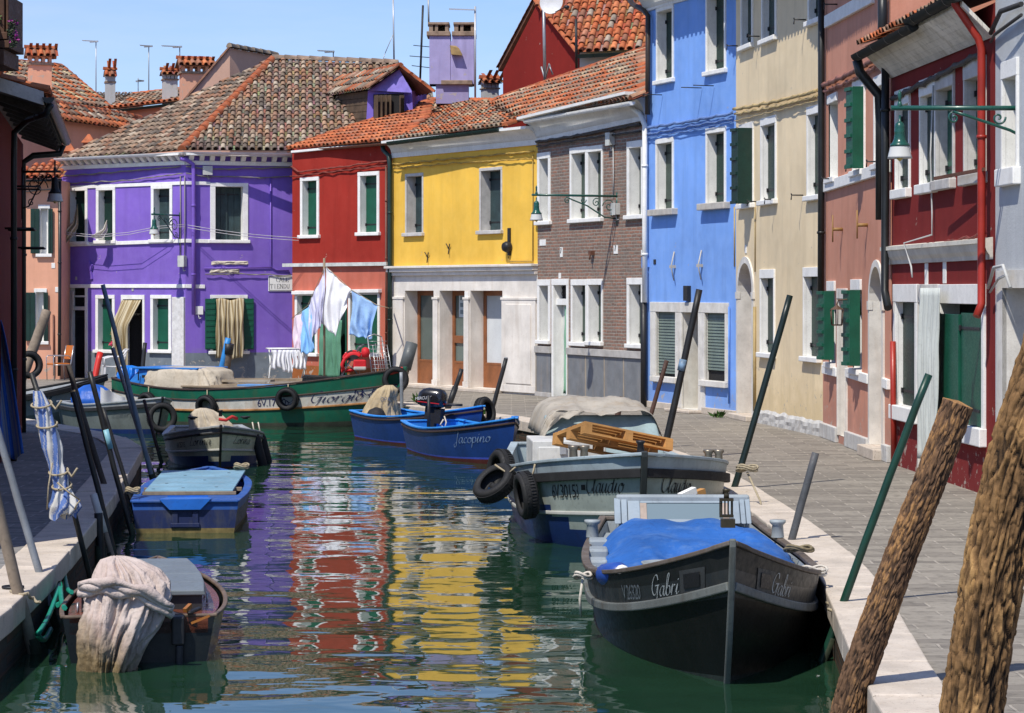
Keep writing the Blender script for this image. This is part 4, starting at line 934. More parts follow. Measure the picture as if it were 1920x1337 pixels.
# ---------------------------------------------------------------- pink house
PNK = plaster('pink_plaster', (.60, .275, .185), .3, (.62, .32, .23), patch=(.36, .19, .15), pz=1.2)
h = House('pink_house', 'terracotta pink house with standing-out green shutters and a narrow arched doorway', (1543, 819), (1670, 868), PNK); pnk = h
h.win(1554, 1571, 176, 343, DGREEN, 2, depth=.18, t=.0, tl=.0, lint=.14, sw=0); 
for i, a in enumerate(((1601, 1623, 147, 330), (1641, 1659, 141, 318))):
    w_, o = h.win(*a, DGREEN, 2, depth=.18, t=.05, tl=.07, lint=.16, sw=0)
    if i == 0: h.perp(w_, o[1] + .04, o[2] + .0, o[3] + .0, .19, GREEN, 7)
h.band(1550, 341, 1672, 300, .17, .06, name='sill_course'); h.band(1552, 30, 1640, -20, .2, .06, name='sill_course')
for i, a in enumerate(((1553, 1567, 527, 690), (1598, 1616, 524, 702))):
    w_, o = h.win(*a, DGREEN, 2, depth=.18, t=.0, tl=.05, lint=.16, sw=0)
    h.perp(w_, o[1] + .03, o[2] + .05, o[3] + .0, .19, GREEN, 7)
h.band(1546, 684, 1572, 690, .14, .05, name='sill_course'); h.band(1590, 690, 1631, 702, .14, .05, name='sill_course'); h.band(1659, 708, 1669, 712, .14, .05, name='sill_course')
w_, o = h.frame(h.U(1572), h.U(1589.5), .12, h.hit(1580, 541)[1], .04, .16, depth=.3, floor=True, name='door_frame', tl=.05, fm=FR); mb = MB(); mb.box(o[0], o[1], .3, .33, .12, o[3]); mb.build('door', mat('brown_door_wood', (.24, .085, .03)), w_)
arch_door(h, 1631, 1659, 487, FR, .10, .34, mat('brown_door_wood', (.24, .085, .03)), .16)
zt = 8.0; h.skin(zt, zt, 7); cove(h, 0, h.L, zt - .35, zt - .35, .5, .35, .05); flat_roof(h, zt)
RC = mat('pink_cable', (.26, .11, .08), .7)
h.cable([(1550, 160), (1600, 138), (1655, 105)], .04, m=RC); h.cable([(1550, 172), (1600, 152), (1655, 122)], .02, m=RC)
hooks(h, ((1565, 335), (1612, 312), (1652, 303), (1570, 8)))
for x, y in ((1580, 430), (1627, 422)):
    u, z = h.hit(x, y); mb = MB(); mb.tube([(u, .0, z), (u, -.16, z)], .03, 6); mb.tube([(u + .02, -.16, z + .22), (u + .02, -.16, z - .2)], .012, 5); mb.build('line_bracket', mat('brass_bracket', (.32, .18, .06), .6, .3), h.root)
d_ = [h.U(q) for q in (1544, 1572, 1589.5, 1631, 1659, 1670)]
for a, b in ((0, d_[1]), (d_[2], d_[3]), (d_[4], h.L)):
    mb = MB(); mb.box(a, b, -.06, .01, 0, .24); mb.build('plinth', stone('flaking_plinth', (.55, .54, .51), (.3, .3, .28), 7, .5), h.root, bevel=.012)
h.pipe([(1660, 100), (1660, 330), (1659, 545), (1665, 578)], .055, .14, PIPE)
h.pipe([(1655, -20), (1655, 40), (1654, 120)], .07, .1, PIPE)
u, z = h.hit(1614, 578); mb = MB(); mb.tube([(u, 0, z + .15), (u, -.34, z + .12), (u, -.36, z + .04)], .012, 5); mb.tube([(u, 0, z - .1), (u, 0.0 - .02, z + .2)], .015, 5)
mb.lathe([(.0, .06), (.05, .02), (.11, -.02)], 6, (u, -.36, z), 0, sm=False); mb.lathe([(.08, -.26), (.09, -.24), (.0, -.24)], 6, (u, -.36, z), 0, sm=False)
for q in range(6): 
    c, s_ = math.cos(q * math.pi / 3), math.sin(q * math.pi / 3); mb.tube([(u + .1 * c, -.36 + .1 * s_, z - .02), (u + .085 * c, -.36 + .085 * s_, z - .25)], .008, 4)
mb.build('lantern', mat('rust_iron', (.10, .055, .035), .7, .3), h.root)
# ---------------------------------------------------------------- dark red house
DRD = plaster('dark_red_plaster', (.205, .018, .016), .35, (.24, .028, .024), patch=(.2, .03, .03), pz=.8)
h = House('dark_red_house', 'dark red house with deep white eaves and big green door shutters', (1672, 870), (1866, 934.5), DRD); drd = h
for a in ((1681, 1708, 167, 372), (1727, 1757, 146, 363), (1757, 1791, 132, 356), (1810, 1850, 110, 346)):
    rough = a[0] in (1757, 1810)
    h.win(*a, DGREEN if a[0] < 1750 else GREEN, 2, depth=.07 if not rough else .12, t=.05, tl=.05, lint=.22, sill=.13, sw=.04, fm=None if not rough else RWHITE)
zl = h.hit(1672, 170)[1]
EAVE = mat('eave_boards', (.66, .62, .54), .8, .3, 1.5, .3, 20, dirt=.5, dcol=(.25, .2, .12))
ze = h.hit(1850, 76)[1]
fx = lambda x: h.U(x)
w_, o = h.frame(h.U(1678), h.U(1723), h.hit(1700, 790)[1], h.hit(1700, 533)[1], .14, .24, depth=.08, tl=.14, sill=.2, sw=.02); h.leaf(w_, o[0], o[1], o[2], o[3], .08, DGREEN, 2)
w_, o = h.frame(h.U(1724), h.U(1762), .06, h.hit(1740, 533)[1], .05, .24, depth=.4, tl=.05, floor=True, name='door_frame', fm=FR); mb = MB(); mb.box(o[0], o[1], .4, .44, .06, o[3]); mb.build('door', DARK, w_)
w_, o = h.frame(h.U(1763), h.U(1849), h.hit(1806, 828)[1], h.hit(1806, 533)[1], .12, .24, depth=.22, tl=.12, sill=.22, sw=.02)
mb = MB(); mb.box(o[0], o[1], .22, .25, o[2], o[3]); mb.build('pane', DARK, w_)
um = (o[0] + o[1]) / 2
h.leaf(w_, o[0] + .02, um, o[2], o[3] - .12, -.05, GREEN, 1, hinge=False); h.leaf(w_, um + .01, o[1] - .02, o[2], o[3] - .1, -.02, GREEN, 1)
curtain(h, h.U(1745), h.U(1784), h.hit(1765, 540)[1], .25, mat('pale_door_curtain', (.50, .53, .50), .9, .12, 2), h.root, .14, .16, 7, .045, .0, 4, .0, narrow=.15)
zc0 = h.hit(1760, 459)[1]
h.skin(ze + .40, ze + .40, 7)
mb = MB(); sec = [(0, 0), (.03, 0), (.04, .05), (.075, .1), (.105, .19), (.12, .19), (.12, .24), (.0, .26)]; mb.sweep([(-.22, 0, zc0 - .22), (h.L - .1, 0, zc0 - .22)], sec); mb.build('cornice', stone('mossy_cornice', (.64, .61, .53), (.25, .25, .2), 3, .4), h.root)
# eaves: sloping white board soffit, tile edge, gutter
mb = MB(); o1 = .36
for q in range(6):
    a, b = q / 6, (q + .96) / 6; mb.hexa([(-.05, -.03 - o1 * a, ze + .36 * a), (h.L, -.03 - o1 * a, ze + .36 * a), (h.L, -.03 - o1 * b, ze + .36 * b), (-.05, -.03 - o1 * b, ze + .36 * b)], [(-.05, -.03 - o1 * a, ze + .36 * a + .06), (h.L, -.03 - o1 * a, ze + .36 * a + .06), (h.L, -.03 - o1 * b, ze + .36 * b + .06), (-.05, -.03 - o1 * b, ze + .36 * b + .06)])
mb.build('soffit', EAVE, h.root)
A = h.M @ V((-.1, -o1 - .06, ze + .46)); B = h.M @ V((h.L, -o1 - .06, ze + .46)); C = h.M @ V((h.L, 3.5, ze + 1.9)); D = h.M @ V((-.1, 3.5, ze + 1.9)); tiles(h.root, Plane(A, B, C), [A, B, C, D], MIXED, h.Mi, .2, .36, edge=(.3, [(.36, .2, .12), (.5, .14, .05), (.2, .15, .1)]))
gutter(h.root, h.M @ V((-.15, -o1 - .1, ze + .34)), h.M @ V((h.L * .60, -o1 - .1, ze + .38)), h.Mi, .085, PIPE); gutter(h.root, h.M @ V((h.L * .57, -o1 - .1, ze + .46)), h.M @ V((h.L + .1, -o1 - .1, ze + .49)), h.Mi, .09, PIPE)
h.pipe([(-.12, -o1 - .1, ze + .27), (-.12, -o1 - .06, ze + .1), (-.08, -.16, ze - .22), (-.08, -.14, ze - .6), (-.08, -.14, zc0 + .4)], .07, px=False)
REDP = mat('red_pipe_paint', (.34, .03, .018), .4, .2, 4, .1)
u = h.U(1861); h.pipe([(u, -.46, 5.95), (u, -.44, 5.72), (u, -.17, 5.33), (u, -.13, 5.2), (u, -.13, 3.0), (u, -.13, 2.25), (u + .05, -.2, 2.1)], .047, m=REDP, px=False)
h.pipe([(1674, 640), (1675, 750), (1676, 868)], .04, .06, REDP)
h.cable([(1680, 185), (1770, 140), (1850, 98)], .035, m=CBLACK); h.cable([(1677, 470), (1760, 455), (1856, 436)], .012, m=mat('red_cable', (.22, .05, .035), .7), sag=.05)
mb = MB(); L_ = [(1757, 160), (1752, 290), (1755, 400), (1755, 440), (1738, 456), (1752, 500), (1754, 520)]; mb.tube([(h.U(x), -.05 if y < 445 else -.30, h.hit(x, y)[1]) for x, y in L_], .012, 5); mb.build('hanging_wire', mat('white_cable', (.5, .5, .48), .6), h.root)
for x, y in ((1738, 515), (1772, 509)): h.plate(x, y, .16, .3, WHITE)
mb = MB(); z = h.hit(1800, 333)[1]; mb.beam((h.U(1790), -.25, z), (h.U(1865), -.12, z + .02), .03, .04); mb.build('wall_rail', mat('rust', (.12, .05, .03), .9, .3), h.root)
# ---------------------------------------------------------------- grey house at the right edge
GRY = plaster('grey_render', (.50, .52, .53), .35, (.5, .52, .53), grain=2.0)
d0 = (h.B - h.A).normalized()
h2 = House('grey_house', 'grey rendered house at the right edge with one white framed window', None, None, GRY, pa=h.B + d0 * .01, pb=h.B + d0 * 9.0); gry = h2
h2.win(1881, 1911, 112, 348, OLIVE, 2, depth=.16, t=.05, tl=.05, lint=.2, sill=.2, sw=.06)
a, b = h2.U(1884), h2.U(1884) + 1.6; zt_ = h2.hit(1900, 540)[1]; h2.holes.append((a, b, .05, zt_)); mb = MB()
for u in (a, b): mb.face([(u, -.03, .05), (u, .5, .05), (u, .5, zt_), (u, -.03, zt_)])
mb.face([(a, -.03, zt_), (b, -.03, zt_), (b, .5, zt_), (a, .5, zt_)]); mb.box(a - .25, a, -.03, .02, .05, zt_ + .2); mb.box(a, b, -.034, .02, zt_, zt_ + .2); w_ = mb.build('door_frame', FR, h2.root); mb = MB(); mb.box(a, b, .48, .52, .05, zt_); mb.build('door', mat('pale_door', (.5, .52, .55), .6, .1), w_)
h2.skin(7.2, 7.2, 7)
mb = MB(); mb.tube([(.02, -.06, h2.hit(1872, 60)[1]), (.6, -.1, h2.hit(1900, 35)[1] + .1), (1.4, -.08, h2.hit(1900, 20)[1])], .03, 6); mb.tube([(.02, -.06, h2.hit(1872, 60)[1] - .1), (.5, -.14, h2.hit(1900, 60)[1]), (1.4, -.08, h2.hit(1900, 40)[1])], .02, 6); mb.build('cable', CBLACK, h2.root)
mb = MB(); z = h2.hit(1890, 515)[1]; mb.tube([(.05, -.1, z - .15), (.5, -.15, z + .08), (.9, -.15, z + .1), (1.1, -.12, z - .15)], .02, 6); mb.tube([(.05, -.08, z - .2), (.5, -.1, z - .05), (.9, -.1, z)], .015, 5); mb.build('cable', mat('white_cable', (.5, .5, .48), .6), h2.root)
# ---------------------------------------------------------------- salmon houses and roofs behind, at the left
SAL = plaster('pale_salmon_plaster', (.78, .395, .255), .25, (.68, .36, .25), patch=(.55, .3, .2), pz=.8)
h = House('salmon_house', 'narrow salmon house with dark green shutters left of the purple house', (30, 711), (114, 711), SAL); sal = h
for (lx0, lx1, fx0, fx1, rx0, rx1, yt, yb) in ((58, 75, 72, 94, 91, 100, 384, 482), (48, 67, 64, 88, 83, 91, 541, 646)):
    w_, o = h.frame(h.U(fx0), h.U(fx1), h.hit(80, yb)[1], h.hit(80, yt)[1], .06, .1, depth=.2, sw=.06)
    mb = MB(); mb.box(o[0], o[1], .2, .23, o[2], o[3], 1); um = o[0] + .16; mb.box(o[0], um, .17, .199, o[2], o[3]); mb.build('casement', [WHITE, DARK], w_)
    for a, b in ((lx0, lx1), (rx0, rx1)): h.leaf(w_, h.U(a), h.U(b), o[2], o[3], -.075, DGREEN, 2, hinge=False)
zt = h.hit(100, 338)[1]; h.skin(zt, zt, 2.2)
A, B, C = P(28, 334, 64.7), P(116, 332, 64.7), P(60, 300, 66.4); pl = Plane(A, B, C); tiles(h.root, pl, [A, B, pl.hit(108, 302), pl.hit(28, 318)], ORANGE, h.Mi, .2, .33)
gutter(h.root, A + V((0, 0, -.05)), B + V((0, 0, -.05)), h.Mi, .06); h.pipe([(112, 338), (112, 560), (111, 705)], .045, .08, PIPE)
h.plate(100, 498, .1, .14, WHITE); h.plate(107, 543, .1, .14, WHITE); h.cable([(45, 360), (80, 356), (113, 352)], .014)
mb = MB(); mb.tube([(h.U(100.5), -.03, h.hit(100, 590)[1]), (h.U(101.5), -.03, .1)], .025, 5); mb.build('conduit', BROWNP, h.root)
def poly(mb, pts, m=0): mb.face(pts, m)
ROOFS = []
def back_house(name, label, d, x0, x1, ytop, wallmat, ztop_slope=None, dep=5):
    a, b = P(x0, ytop[0], d[0]), P(x1, ytop[1], d[1]); za, zb = a.z, b.z; a = V((a.x, a.y, 0)); b = V((b.x, b.y, 0))
    h = House(name, label, None, None, wallmat, pa=a, pb=b); h.skin(za, zb, dep); return h
hb = back_house('back_salmon_house', 'taller salmon house with orange tiled eaves behind the purple roof', (72.0, 77.2), 20, 246, (212, 240), SAL, dep=4)
A, B, C = P(18, 211, 71.4), P(250, 243, 76.8), P(186, 208, 76.5); pl = Plane(A, B, C)
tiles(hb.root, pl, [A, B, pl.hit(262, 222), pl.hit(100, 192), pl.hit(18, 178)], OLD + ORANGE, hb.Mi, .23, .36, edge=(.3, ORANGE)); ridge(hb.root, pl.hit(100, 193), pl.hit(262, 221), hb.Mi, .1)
for x, y, s in ((167, 268, .2), (130, 284, .2)):      # terracotta vent turrets at the roof edge
    c = P(x, y, 68.6); mb = MB(); mb.T = hb.Mi; mb.box(c.x - .14, c.x + .14, c.y - .14, c.y + .14, c.z - .4, c.z); 
    mb.hexa([c + V((-.2, -.2, 0)), c + V((.2, -.2, 0)), c + V((.2, .2, 0)), c + V((-.2, .2, 0))], [c + V((-.03, -.03, .25)), c + V((.03, -.03, .25)), c + V((.03, .03, .25)), c + V((-.03, .03, .25))]); mb.build('vent_turret', RIDGE, hb.root)
hc = back_house('hipped_house', 'distant house with a mottled hipped tile roof behind the salmon wall', (78.5, 84), 0, 206, (186, 204), SAL, dep=5)
A, B, C = P(-10, 184, 78), P(206, 202, 83.6), P(100, 122, 86); pl = Plane(A, B, C)
tiles(hc.root, pl, [A, B, pl.hit(114, 124), pl.hit(-10, 112)], OLD[1:4] + ORANGE[:3] + [(.5, .4, .22)], hc.Mi, .25, .38, edge=(.25, OLD)); ridge(hc.root, B, pl.hit(114, 124), hc.Mi, .1); ridge(hc.root, pl.hit(-10, 112), pl.hit(114, 124), hc.Mi, .1)
gutter(hc.root, A + V((0, 0, -.06)), B + V((0, 0, -.06)), hc.Mi, .07)
hd = back_house('low_house', 'low salmon house with a mossy tile roof and dark gutter behind the purple hip', (82.3, 80.5), 204, 345, (207, 192), SAL, dep=4)
A, B, C = P(200, 205, 82), P(346, 188, 80), P(300, 170, 85); pl = Plane(A, B, C); tiles(hd.root, pl, [A, B, pl.hit(360, 166), pl.hit(252, 178)], OLD + ORANGE[:1], hd.Mi, .25, .38, edge=(.3, ORANGE)); ridge(hd.root, pl.hit(252, 178), pl.hit(360, 166), hd.Mi, .1)
ridge(hd.root, A + V((.1, .0, .02)), pl.hit(252, 178), hd.Mi, .08); gutter(hd.root, A + V((0, 0, -.06)), B + V((0, 0, -.06)), hd.Mi, .08)
he = back_house('far_house', 'far roof with dark weathered tiles showing between the chimneys', (92, 92), 185, 262, (196, 196), SAL, dep=3)
A, B, C = P(180, 193, 91.5), P(265, 193, 91.5), P(220, 176, 94); pl = Plane(A, B, C); tiles(he.root, pl, [A, B, pl.hit(262, 177), pl.hit(182, 175)], OLD[5:], he.Mi, .25, .38)
# pink gable wall standing above the purple roof
PG = plaster('pale_pink_plaster', (.76, .47, .34), .15, (.78, .52, .4), pz=-50)
g = thing('gable_house', 'pale pink gable wall with tile coping rising above the purple house roof', 'house', P(430, 300, 71.5)); Mi_ = Matrix.Translation(-g.location)
mb = MB(); mb.T = Mi_; a, b, c = P(344, 192, 71.2), P(431, 90, 71.2), P(518, 106, 72.5); dn = V((0, 0, -4)); bk = V((.6, 3.5, 0))
mb.face([a + dn, b + dn, b, a]); mb.face([b + dn, c + dn, c, b]); mb.face([c + dn, c + dn + bk, c + bk, c]); mb.face([a + dn, a, a + bk, a + dn + bk]); mb.face([a, b, b + bk, a + bk]); mb.face([b, c, c + bk, b + bk]); mb.build('wall', PG, g)
COPE = mat('grey_coping_tile', (.27, .21, .15), .9, .4, 4, .3, dirt=.3)
ridge(g, b + V((0, -.05, .02)), c + V((0, -.05, .02)), Mi_, .12, COPE, .3, 'coping_tiles'); ridge(g, a + V((0, -.03, .0)), b + V((0, -.03, .0)), Mi_, .06, BEDDING, .35, 'coping_tiles')
def chimney(label, x0, x1, yb, yt, d, wm, capf=.5):
    s = d / 4500; hw = (x1 - x0) / 2 * s; c = P((x0 + x1) / 2, yb, d); H = (yb - yt) * s
    t = thing('chimney', label, 'chimney', c, .25); dp = hw * .8; mb = MB()
    zb = H * .52; mb.box(-hw * .86, hw * .86, -dp, dp, -.6, zb); mb.build('stack', wm, t)
    mb = MB(); mb.box(-hw, hw, -dp * 1.15, dp * 1.15, zb, zb + H * .07); mb.build('collar', BR, t, bevel=.01)
    z0, z1 = zb + H * .07, H * .74; mb = MB(); 
    for q in range(4):
        u = -hw * .86 + q * (hw * 1.72 - .1) / 3; mb.box(u, u + .1, -dp, -dp + .1, z0, z1); mb.box(u, u + .1, dp - .1, dp, z0, z1)
    mb.box(-hw * .9, hw * .9, -dp, dp, z1, z1 + .04); mb.build('vent_posts', wm, t)
    A, B, C = V((-hw * 1.15, -dp * 1.5, z1 + .04)), V((hw * 1.15, -dp * 1.5, z1 + .04)), V((0, 0, H)); Cl, Cr = V((-hw * 1.1, 0, H)), V((hw * 1.1, 0, H)); pl = Plane(A, B, C)
    Cl2, Cr2 = Cl.lerp(A, .14), Cr.lerp(B, .14); r = tiles(t, pl, [A, B, Cr2, Cl2], ORANGE, None, .2, .9, name='cap'); A2, B2 = V((-hw * 1.15, dp * 1.5, z1 + .04)), V((hw * 1.15, dp * 1.5, z1 + .04)); tiles(t, Plane(A2, B2, C), [A2, B2, Cr.lerp(B2, .14), Cl.lerp(A2, .14)], ORANGE, None, .2, .9, name='cap'); ridge(t, Cl, Cr, None, .10)
    mb = MB()
    for u in (-hw * .9, hw * .9): mb.face([(u, -dp * 1.2, z1 + .04), (u, dp * 1.2, z1 + .04), (u, 0, H - .03)])
    mb.build('cap_gable', wm, t); return t
chimney('big salmon chimney with orange tile cap beside the wooden balcony', 50, 99, 160, 91, 77.5, SAL)
chimney('salmon chimney with slotted vents beside the pale pink gable', 335, 392, 172, 111, 79, SAL)
WREN = plaster('white_render', (.6, .6, .58), .4, pz=-50)
chimney('small white chimney tucked against the salmon chimney', 303, 334, 172, 132, 81, WREN)
chimney('slim pale chimney standing alone on the far roof', 196, 217, 184, 131, 88, WREN)
chimney('small white chimney left of the red gable wall', 902, 935, 190, 148, 69, WREN)
STEEL = mat('antenna_aluminium', (.45, .46, .48), .4, .1, metal=.4)
def antenna(label, x, yb, yt, d, boom=None, m=STEEL, r=.018, lean=0, elems=(), yagi=True):
    b, t_ = P(x, yb, d), P(x + lean, yt, d); t = thing('tv_antenna', label, 'antenna', b); mb = MB(); Mi_ = Matrix.Translation(-b); mb.T = Mi_; mb.tube([b, t_], r, 6); mb.build('mast', m, t)
    if boom:
        mb = MB(); mb.T = Mi_; p, q = P(boom[0], boom[2], d), P(boom[1], boom[2] + 1.5, d - .05); mb.beam(p, q, .035, .035)
        if yagi:
            for k in range(9): c = p.lerp(q, k / 10); mb.tube([c + V((0, -.16, 0)), c + V((0, .16, 0))], .008, 4)
            mb.beam(q + V((-.3, 0, -.02)), q, .1, .05)
        mb.build('aerial', m, t)
    for (xa, xb, ya, yb_) in elems:
        mb = MB(); mb.T = Mi_; mb.tube([P(xa, ya, d), P(xb, yb_, d)], .011, 4); mb.build('element', m, t)
antenna('white mast with a thin aerial on the far left roof', 180, 185, 76, 86, (155, 184, 76))
antenna('dark mast with aerial left of the two chimneys', 279, 176, 85, 86, (263, 286, 85), GALV)
antenna('short mast with small aerial between the far masts', 259, 176, 146, 88, (259, 270, 150), GALV, .015)
antenna('aerial standing on the slotted salmon chimney', 337, 113, 88, 79, (304, 341, 86), GALV)
antenna('small aerial behind the purple roof ridge', 625, 112, 96, 74, (596, 627, 95), GALV)
antenna('tall white pole with a looping guy cable behind the purple roof', 739, 125, -6, 72, None, STEEL, .025, -2, ((739, 722, 60, 100), (722, 716, 100, 118)))
antenna('dark leaning pole with wire elements left of the twin chimney', 787, 170, 10, 68, None, IRON, .03, 6, ((775, 806, 85, 88), (768, 806, 105, 108), (772, 806, 123, 127)))
antenna('striped pole behind the left pot of the twin chimney', 804, 50, -8, 67.6, None, GALV, .025, -1)
antenna('white mast with a long boom right of the twin chimney', 891, 192, 12, 66.5, (842, 890, 17), STEEL, .028, 0, (), False)
# ---------------------------------------------------------------- red gabled house behind the brick roof
h = House('red_gabled_house', 'deep red gabled house with bright orange tile roof behind the brick house', None, None, plaster('deep_red_plaster', (.27, .022, .016), .25, pz=-50), pa=V((P(943, 545, 66).x, 66, 0)), pb=V((P(1086, 545, 61.6).x, 61.6, 0)))
mb = MB(); mb.T = h.Mi; pts = [P(943, 133, 66), P(1008, 6, 63.9), P(1086, 92, 61.6)]; dn = V((0, 0, -5)); bk = h.n * 6
mb.face([pts[0] + dn, pts[2] + dn, pts[2], pts[1], pts[0]]); mb.face([pts[0] + dn, pts[0], pts[0] + bk, pts[0] + dn + bk]); mb.build('wall', h.wall, h.root)
mb = MB(); mb.T = h.Mi; a, b = P(1087, 96, 61.6), P(1214, 92, 61.2); mb.face([a + dn, b + dn, b, a]); mb.build('wall', GRY, h.root)
A, B, C = P(1081, 97, 61.3), P(1216, 90, 60.9), P(1004, 2, 63.9); pl = Plane(A, B, C); tiles(h.root, pl, [A, B, pl.hit(1216, -12), C], ORANGE * 3 + [(.42, .32, .2), (.3, .24, .18)], h.Mi, .215, .36); ridge(h.root, A, C, h.Mi, .06)
A2, B2, C2 = P(934, 134, 66.2), P(934, 134, 66.2) + h.n * 4, P(1004, 2, 63.9); mb = MB(); mb.T = h.Mi; t_ = V((0, 0, .12)); mb.hexa([A2, C2, C2 + bk, A2 + bk], [A2 + t_, C2 + t_, C2 + bk + t_, A2 + bk + t_]); mb.build('roof', BEDDING, h.root)
ridge(h.root, A2 + t_, C2 + t_, h.Mi, .05, BEDDING, .3); gutter(h.root, A + V((0, 0, -.08)), B + V((0, 0, -.08)), h.Mi, .09)
c = P(1190, 72, 62.6); mb = MB(); mb.T = h.Mi; mb.box(c.x - .15, c.x + .15, c.y - .15, c.y + .15, c.z - .3, c.z + .42); mb.hexa([c + V((-.22, -.22, .42)), c + V((.22, -.22, .42)), c + V((.22, .22, .42)), c + V((-.22, .22, .42))], [c + V((-.05, -.05, .62)), c + V((.05, -.05, .62)), c + V((.05, .05, .62)), c + V((-.05, .05, .62))]); mb.build('chimney_pot', RIDGE, h.root)
mb = MB(); mb.T = h.Mi; mb.tube([P(1080, 36, 61), P(1081, 128, 61)], .035, 6); mb.build('vent_pipe', IRON, h.root)
d_ = thing('satellite_dish', 'white satellite dish on a mast against the red gable', 'satellite dish', P(1022, 158, 60.5)); Mi_ = Matrix.Translation(-d_.location)
mb = MB(); mb.T = Mi_; mb.tube([P(1019, -4, 60.5), P(1022, 158, 60.5)], .04, 6); mb.tube([P(1015, 125, 60.5), P(1022, 150, 60.5), P(1030, 120, 60.3), P(1036, 140, 60.3)], .025, 5); mb.build('mast', GALV, d_)
mb = MB(); mb.T = Mi_; ax = V((-.35, -1, .15)).normalized(); mb.lathe([(0, 0), (.1, -.004), (.2, -.018), (.3, -.045), (.305, -.06), (.29, -.05), (.15, -.025), (0, -.015)], 28, P(1035, 5, 60.1), 0, tuple(-ax)); mb.build('dish', mat('dish_white', (.6, .6, .6), .5, .1), d_)
mb = MB(); mb.T = Mi_; mb.tube([P(1035, 26, 60.1), P(1058, 14, 59.7)], .014, 5); mb.lathe([(.0, 0), (.05, .01), (.05, .1), (0, .11)], 8, P(1060, 13, 59.7), 0, (.6, .7, 0)); mb.build('feed_arm', IRON, d_)
mb = MB(); mb.T = Mi_
for dx in (-.12, 0, .1): c = P(1035, 12, 60.02); mb.box(c.x + dx - .04, c.x + dx + .04, c.y - .09, c.y - .085, c.z - .02, c.z + .02)
# ---------------------------------------------------------------- left bank house in its own shade
LR = plaster('maroon_plaster', (.16, .018, .014), .3)
h = House('maroon_house', 'dark maroon house in shade at the left edge with deep tiled eaves', None, None, LR, pa=V((-6.85, 31.7, 0)), pb=V((-8.35, 41.0, 0)))
near = [V((-5.25, 21.5, 0)), V((-6.6, 28.6, 0)), V((-7.05, 31.7, 0)), V((-6.85, 31.72, 0)), V((-8.35, 41.0, 0))]
mb = MB(); mb.T = h.Mi; ZT, ZN, ZM = 4.9, 4.3, 6.4; L_ = V((-7, -1.3, 0)); up = lambda p, z: p + V((0, 0, z))
for (p, q, z) in ((near[0], near[1], ZN), (near[1], near[2], ZM), (near[3], near[4], ZT)): mb.face([p, q, up(q, z), up(p, z)])  # first run lies out of view, added and sized to shade the left quay
mb.face([near[0], up(near[0], ZN), up(near[0], ZN) + L_, near[0] + L_]); mb.face([up(near[0], ZN), up(near[1], ZN), up(near[1], ZN) + L_, up(near[0], ZN) + L_])
for p in (near[1], near[2]): mb.face([up(p, 3), up(p, ZM), up(p, ZM) + L_, up(p, 3) + L_])
mb.face([near[3], up(near[3], ZT), up(near[3], ZT) + L_, near[3] + L_]); mb.face([near[4], near[4] + L_, up(near[4], ZT) + L_, up(near[4], ZT)]); mb.face([up(near[1], ZM), up(near[2], ZM), up(near[2], ZM) + L_, up(near[1], ZM) + L_]); mb.build('wall', LR, h.root)
ov = V((.64, .115, 0)); slope = V((0, 0, -.22)); a, b = up(near[3], ZT + .18), up(near[4], ZT + .18); inn = V((-2.6, -.45, .8))
mb = MB(); mb.T = h.Mi; t_ = V((0, 0, .12)); mb.hexa([a + ov + slope, b + ov + slope, b + inn, a + inn], [a + ov + slope + t_, b + ov + slope + t_, b + inn + t_, a + inn + t_])
mb.build('soffit', mat('dark_eave_wood', (.05, .04, .035), .85, .3), h.root)
for k in range(9): mb = MB(); mb.T = h.Mi; p = a.lerp(b, (k + .5) / 9); mb.beam(p + V((0, 0, -.06)), p + ov * .95 + slope + V((0, 0, -.06)), .08, .1); mb.build('rafter', mat('dark_eave_wood', (.05, .04, .035)), h.root)
mb = MB(); mb.T = h.Mi; f = V((0, -.03, 0)); mb.hexa([a + ov + slope + f, a + ov + slope, a + inn, a + inn + f], [a + ov + slope + f + t_ * 1.5, a + ov + slope + t_ * 1.5, a + inn + t_ * 1.5, a + inn + f + t_ * 1.5]); mb.build('barge_board', mat('dirty_white_board', (.5, .48, .45), .8, .2, dirt=.4), h.root)
pa = a + ov * 1.04 + slope + t_ * 1.5; pb = b + ov * 1.04 + slope + t_ * 1.5; pc = a + inn + t_ * 1.5; pl = Plane(pa, pb, pc); tiles(h.root, pl, [pa, pb, b + inn + t_ * 1.5, pc], ORANGE, h.Mi, .2, .33); ridge(h.root, pa + V((0, .05, .0)), pc + V((0, .05, .0)), h.Mi, .06)
gutter(h.root, pa + V((.05, -.08, -.08)), pb + V((.05, 0, -.08)), h.Mi, .08, PIPE); e0 = pa + V((.05, .1, -.16))
h.pipe([tuple(h.Mi @ p) for p in (e0, e0 + V((-.08, .05, -.12)), P(52, 225, 33.6), P(27, 248, 33.8), P(26, 300, 33.8), V((P(26, 545, 33.8).x, 33.8, 0)))], .045, px=False)
e1 = pb + V((.05, -.3, -.16)); h.pipe([tuple(h.Mi @ p) for p in (e1, e1 + V((-.05, 0, -.15)), P(62, 292, 40.6), P(43, 305, 40.6), P(43, 360, 40.6), V((P(43, 545, 40.6).x, 40.6, 0)))], .055, px=False)
for y, z in ((3.0, 3.3), (5.2, 4.0), (7.4, 3.1)): mb = MB(); mb.tube([(y, 0, z), (y, -.40, z), (y + 1.0, -.40, z), (y + 1.0, 0, z)], .016, 5); mb.build('line_bracket', IRON, h.root)
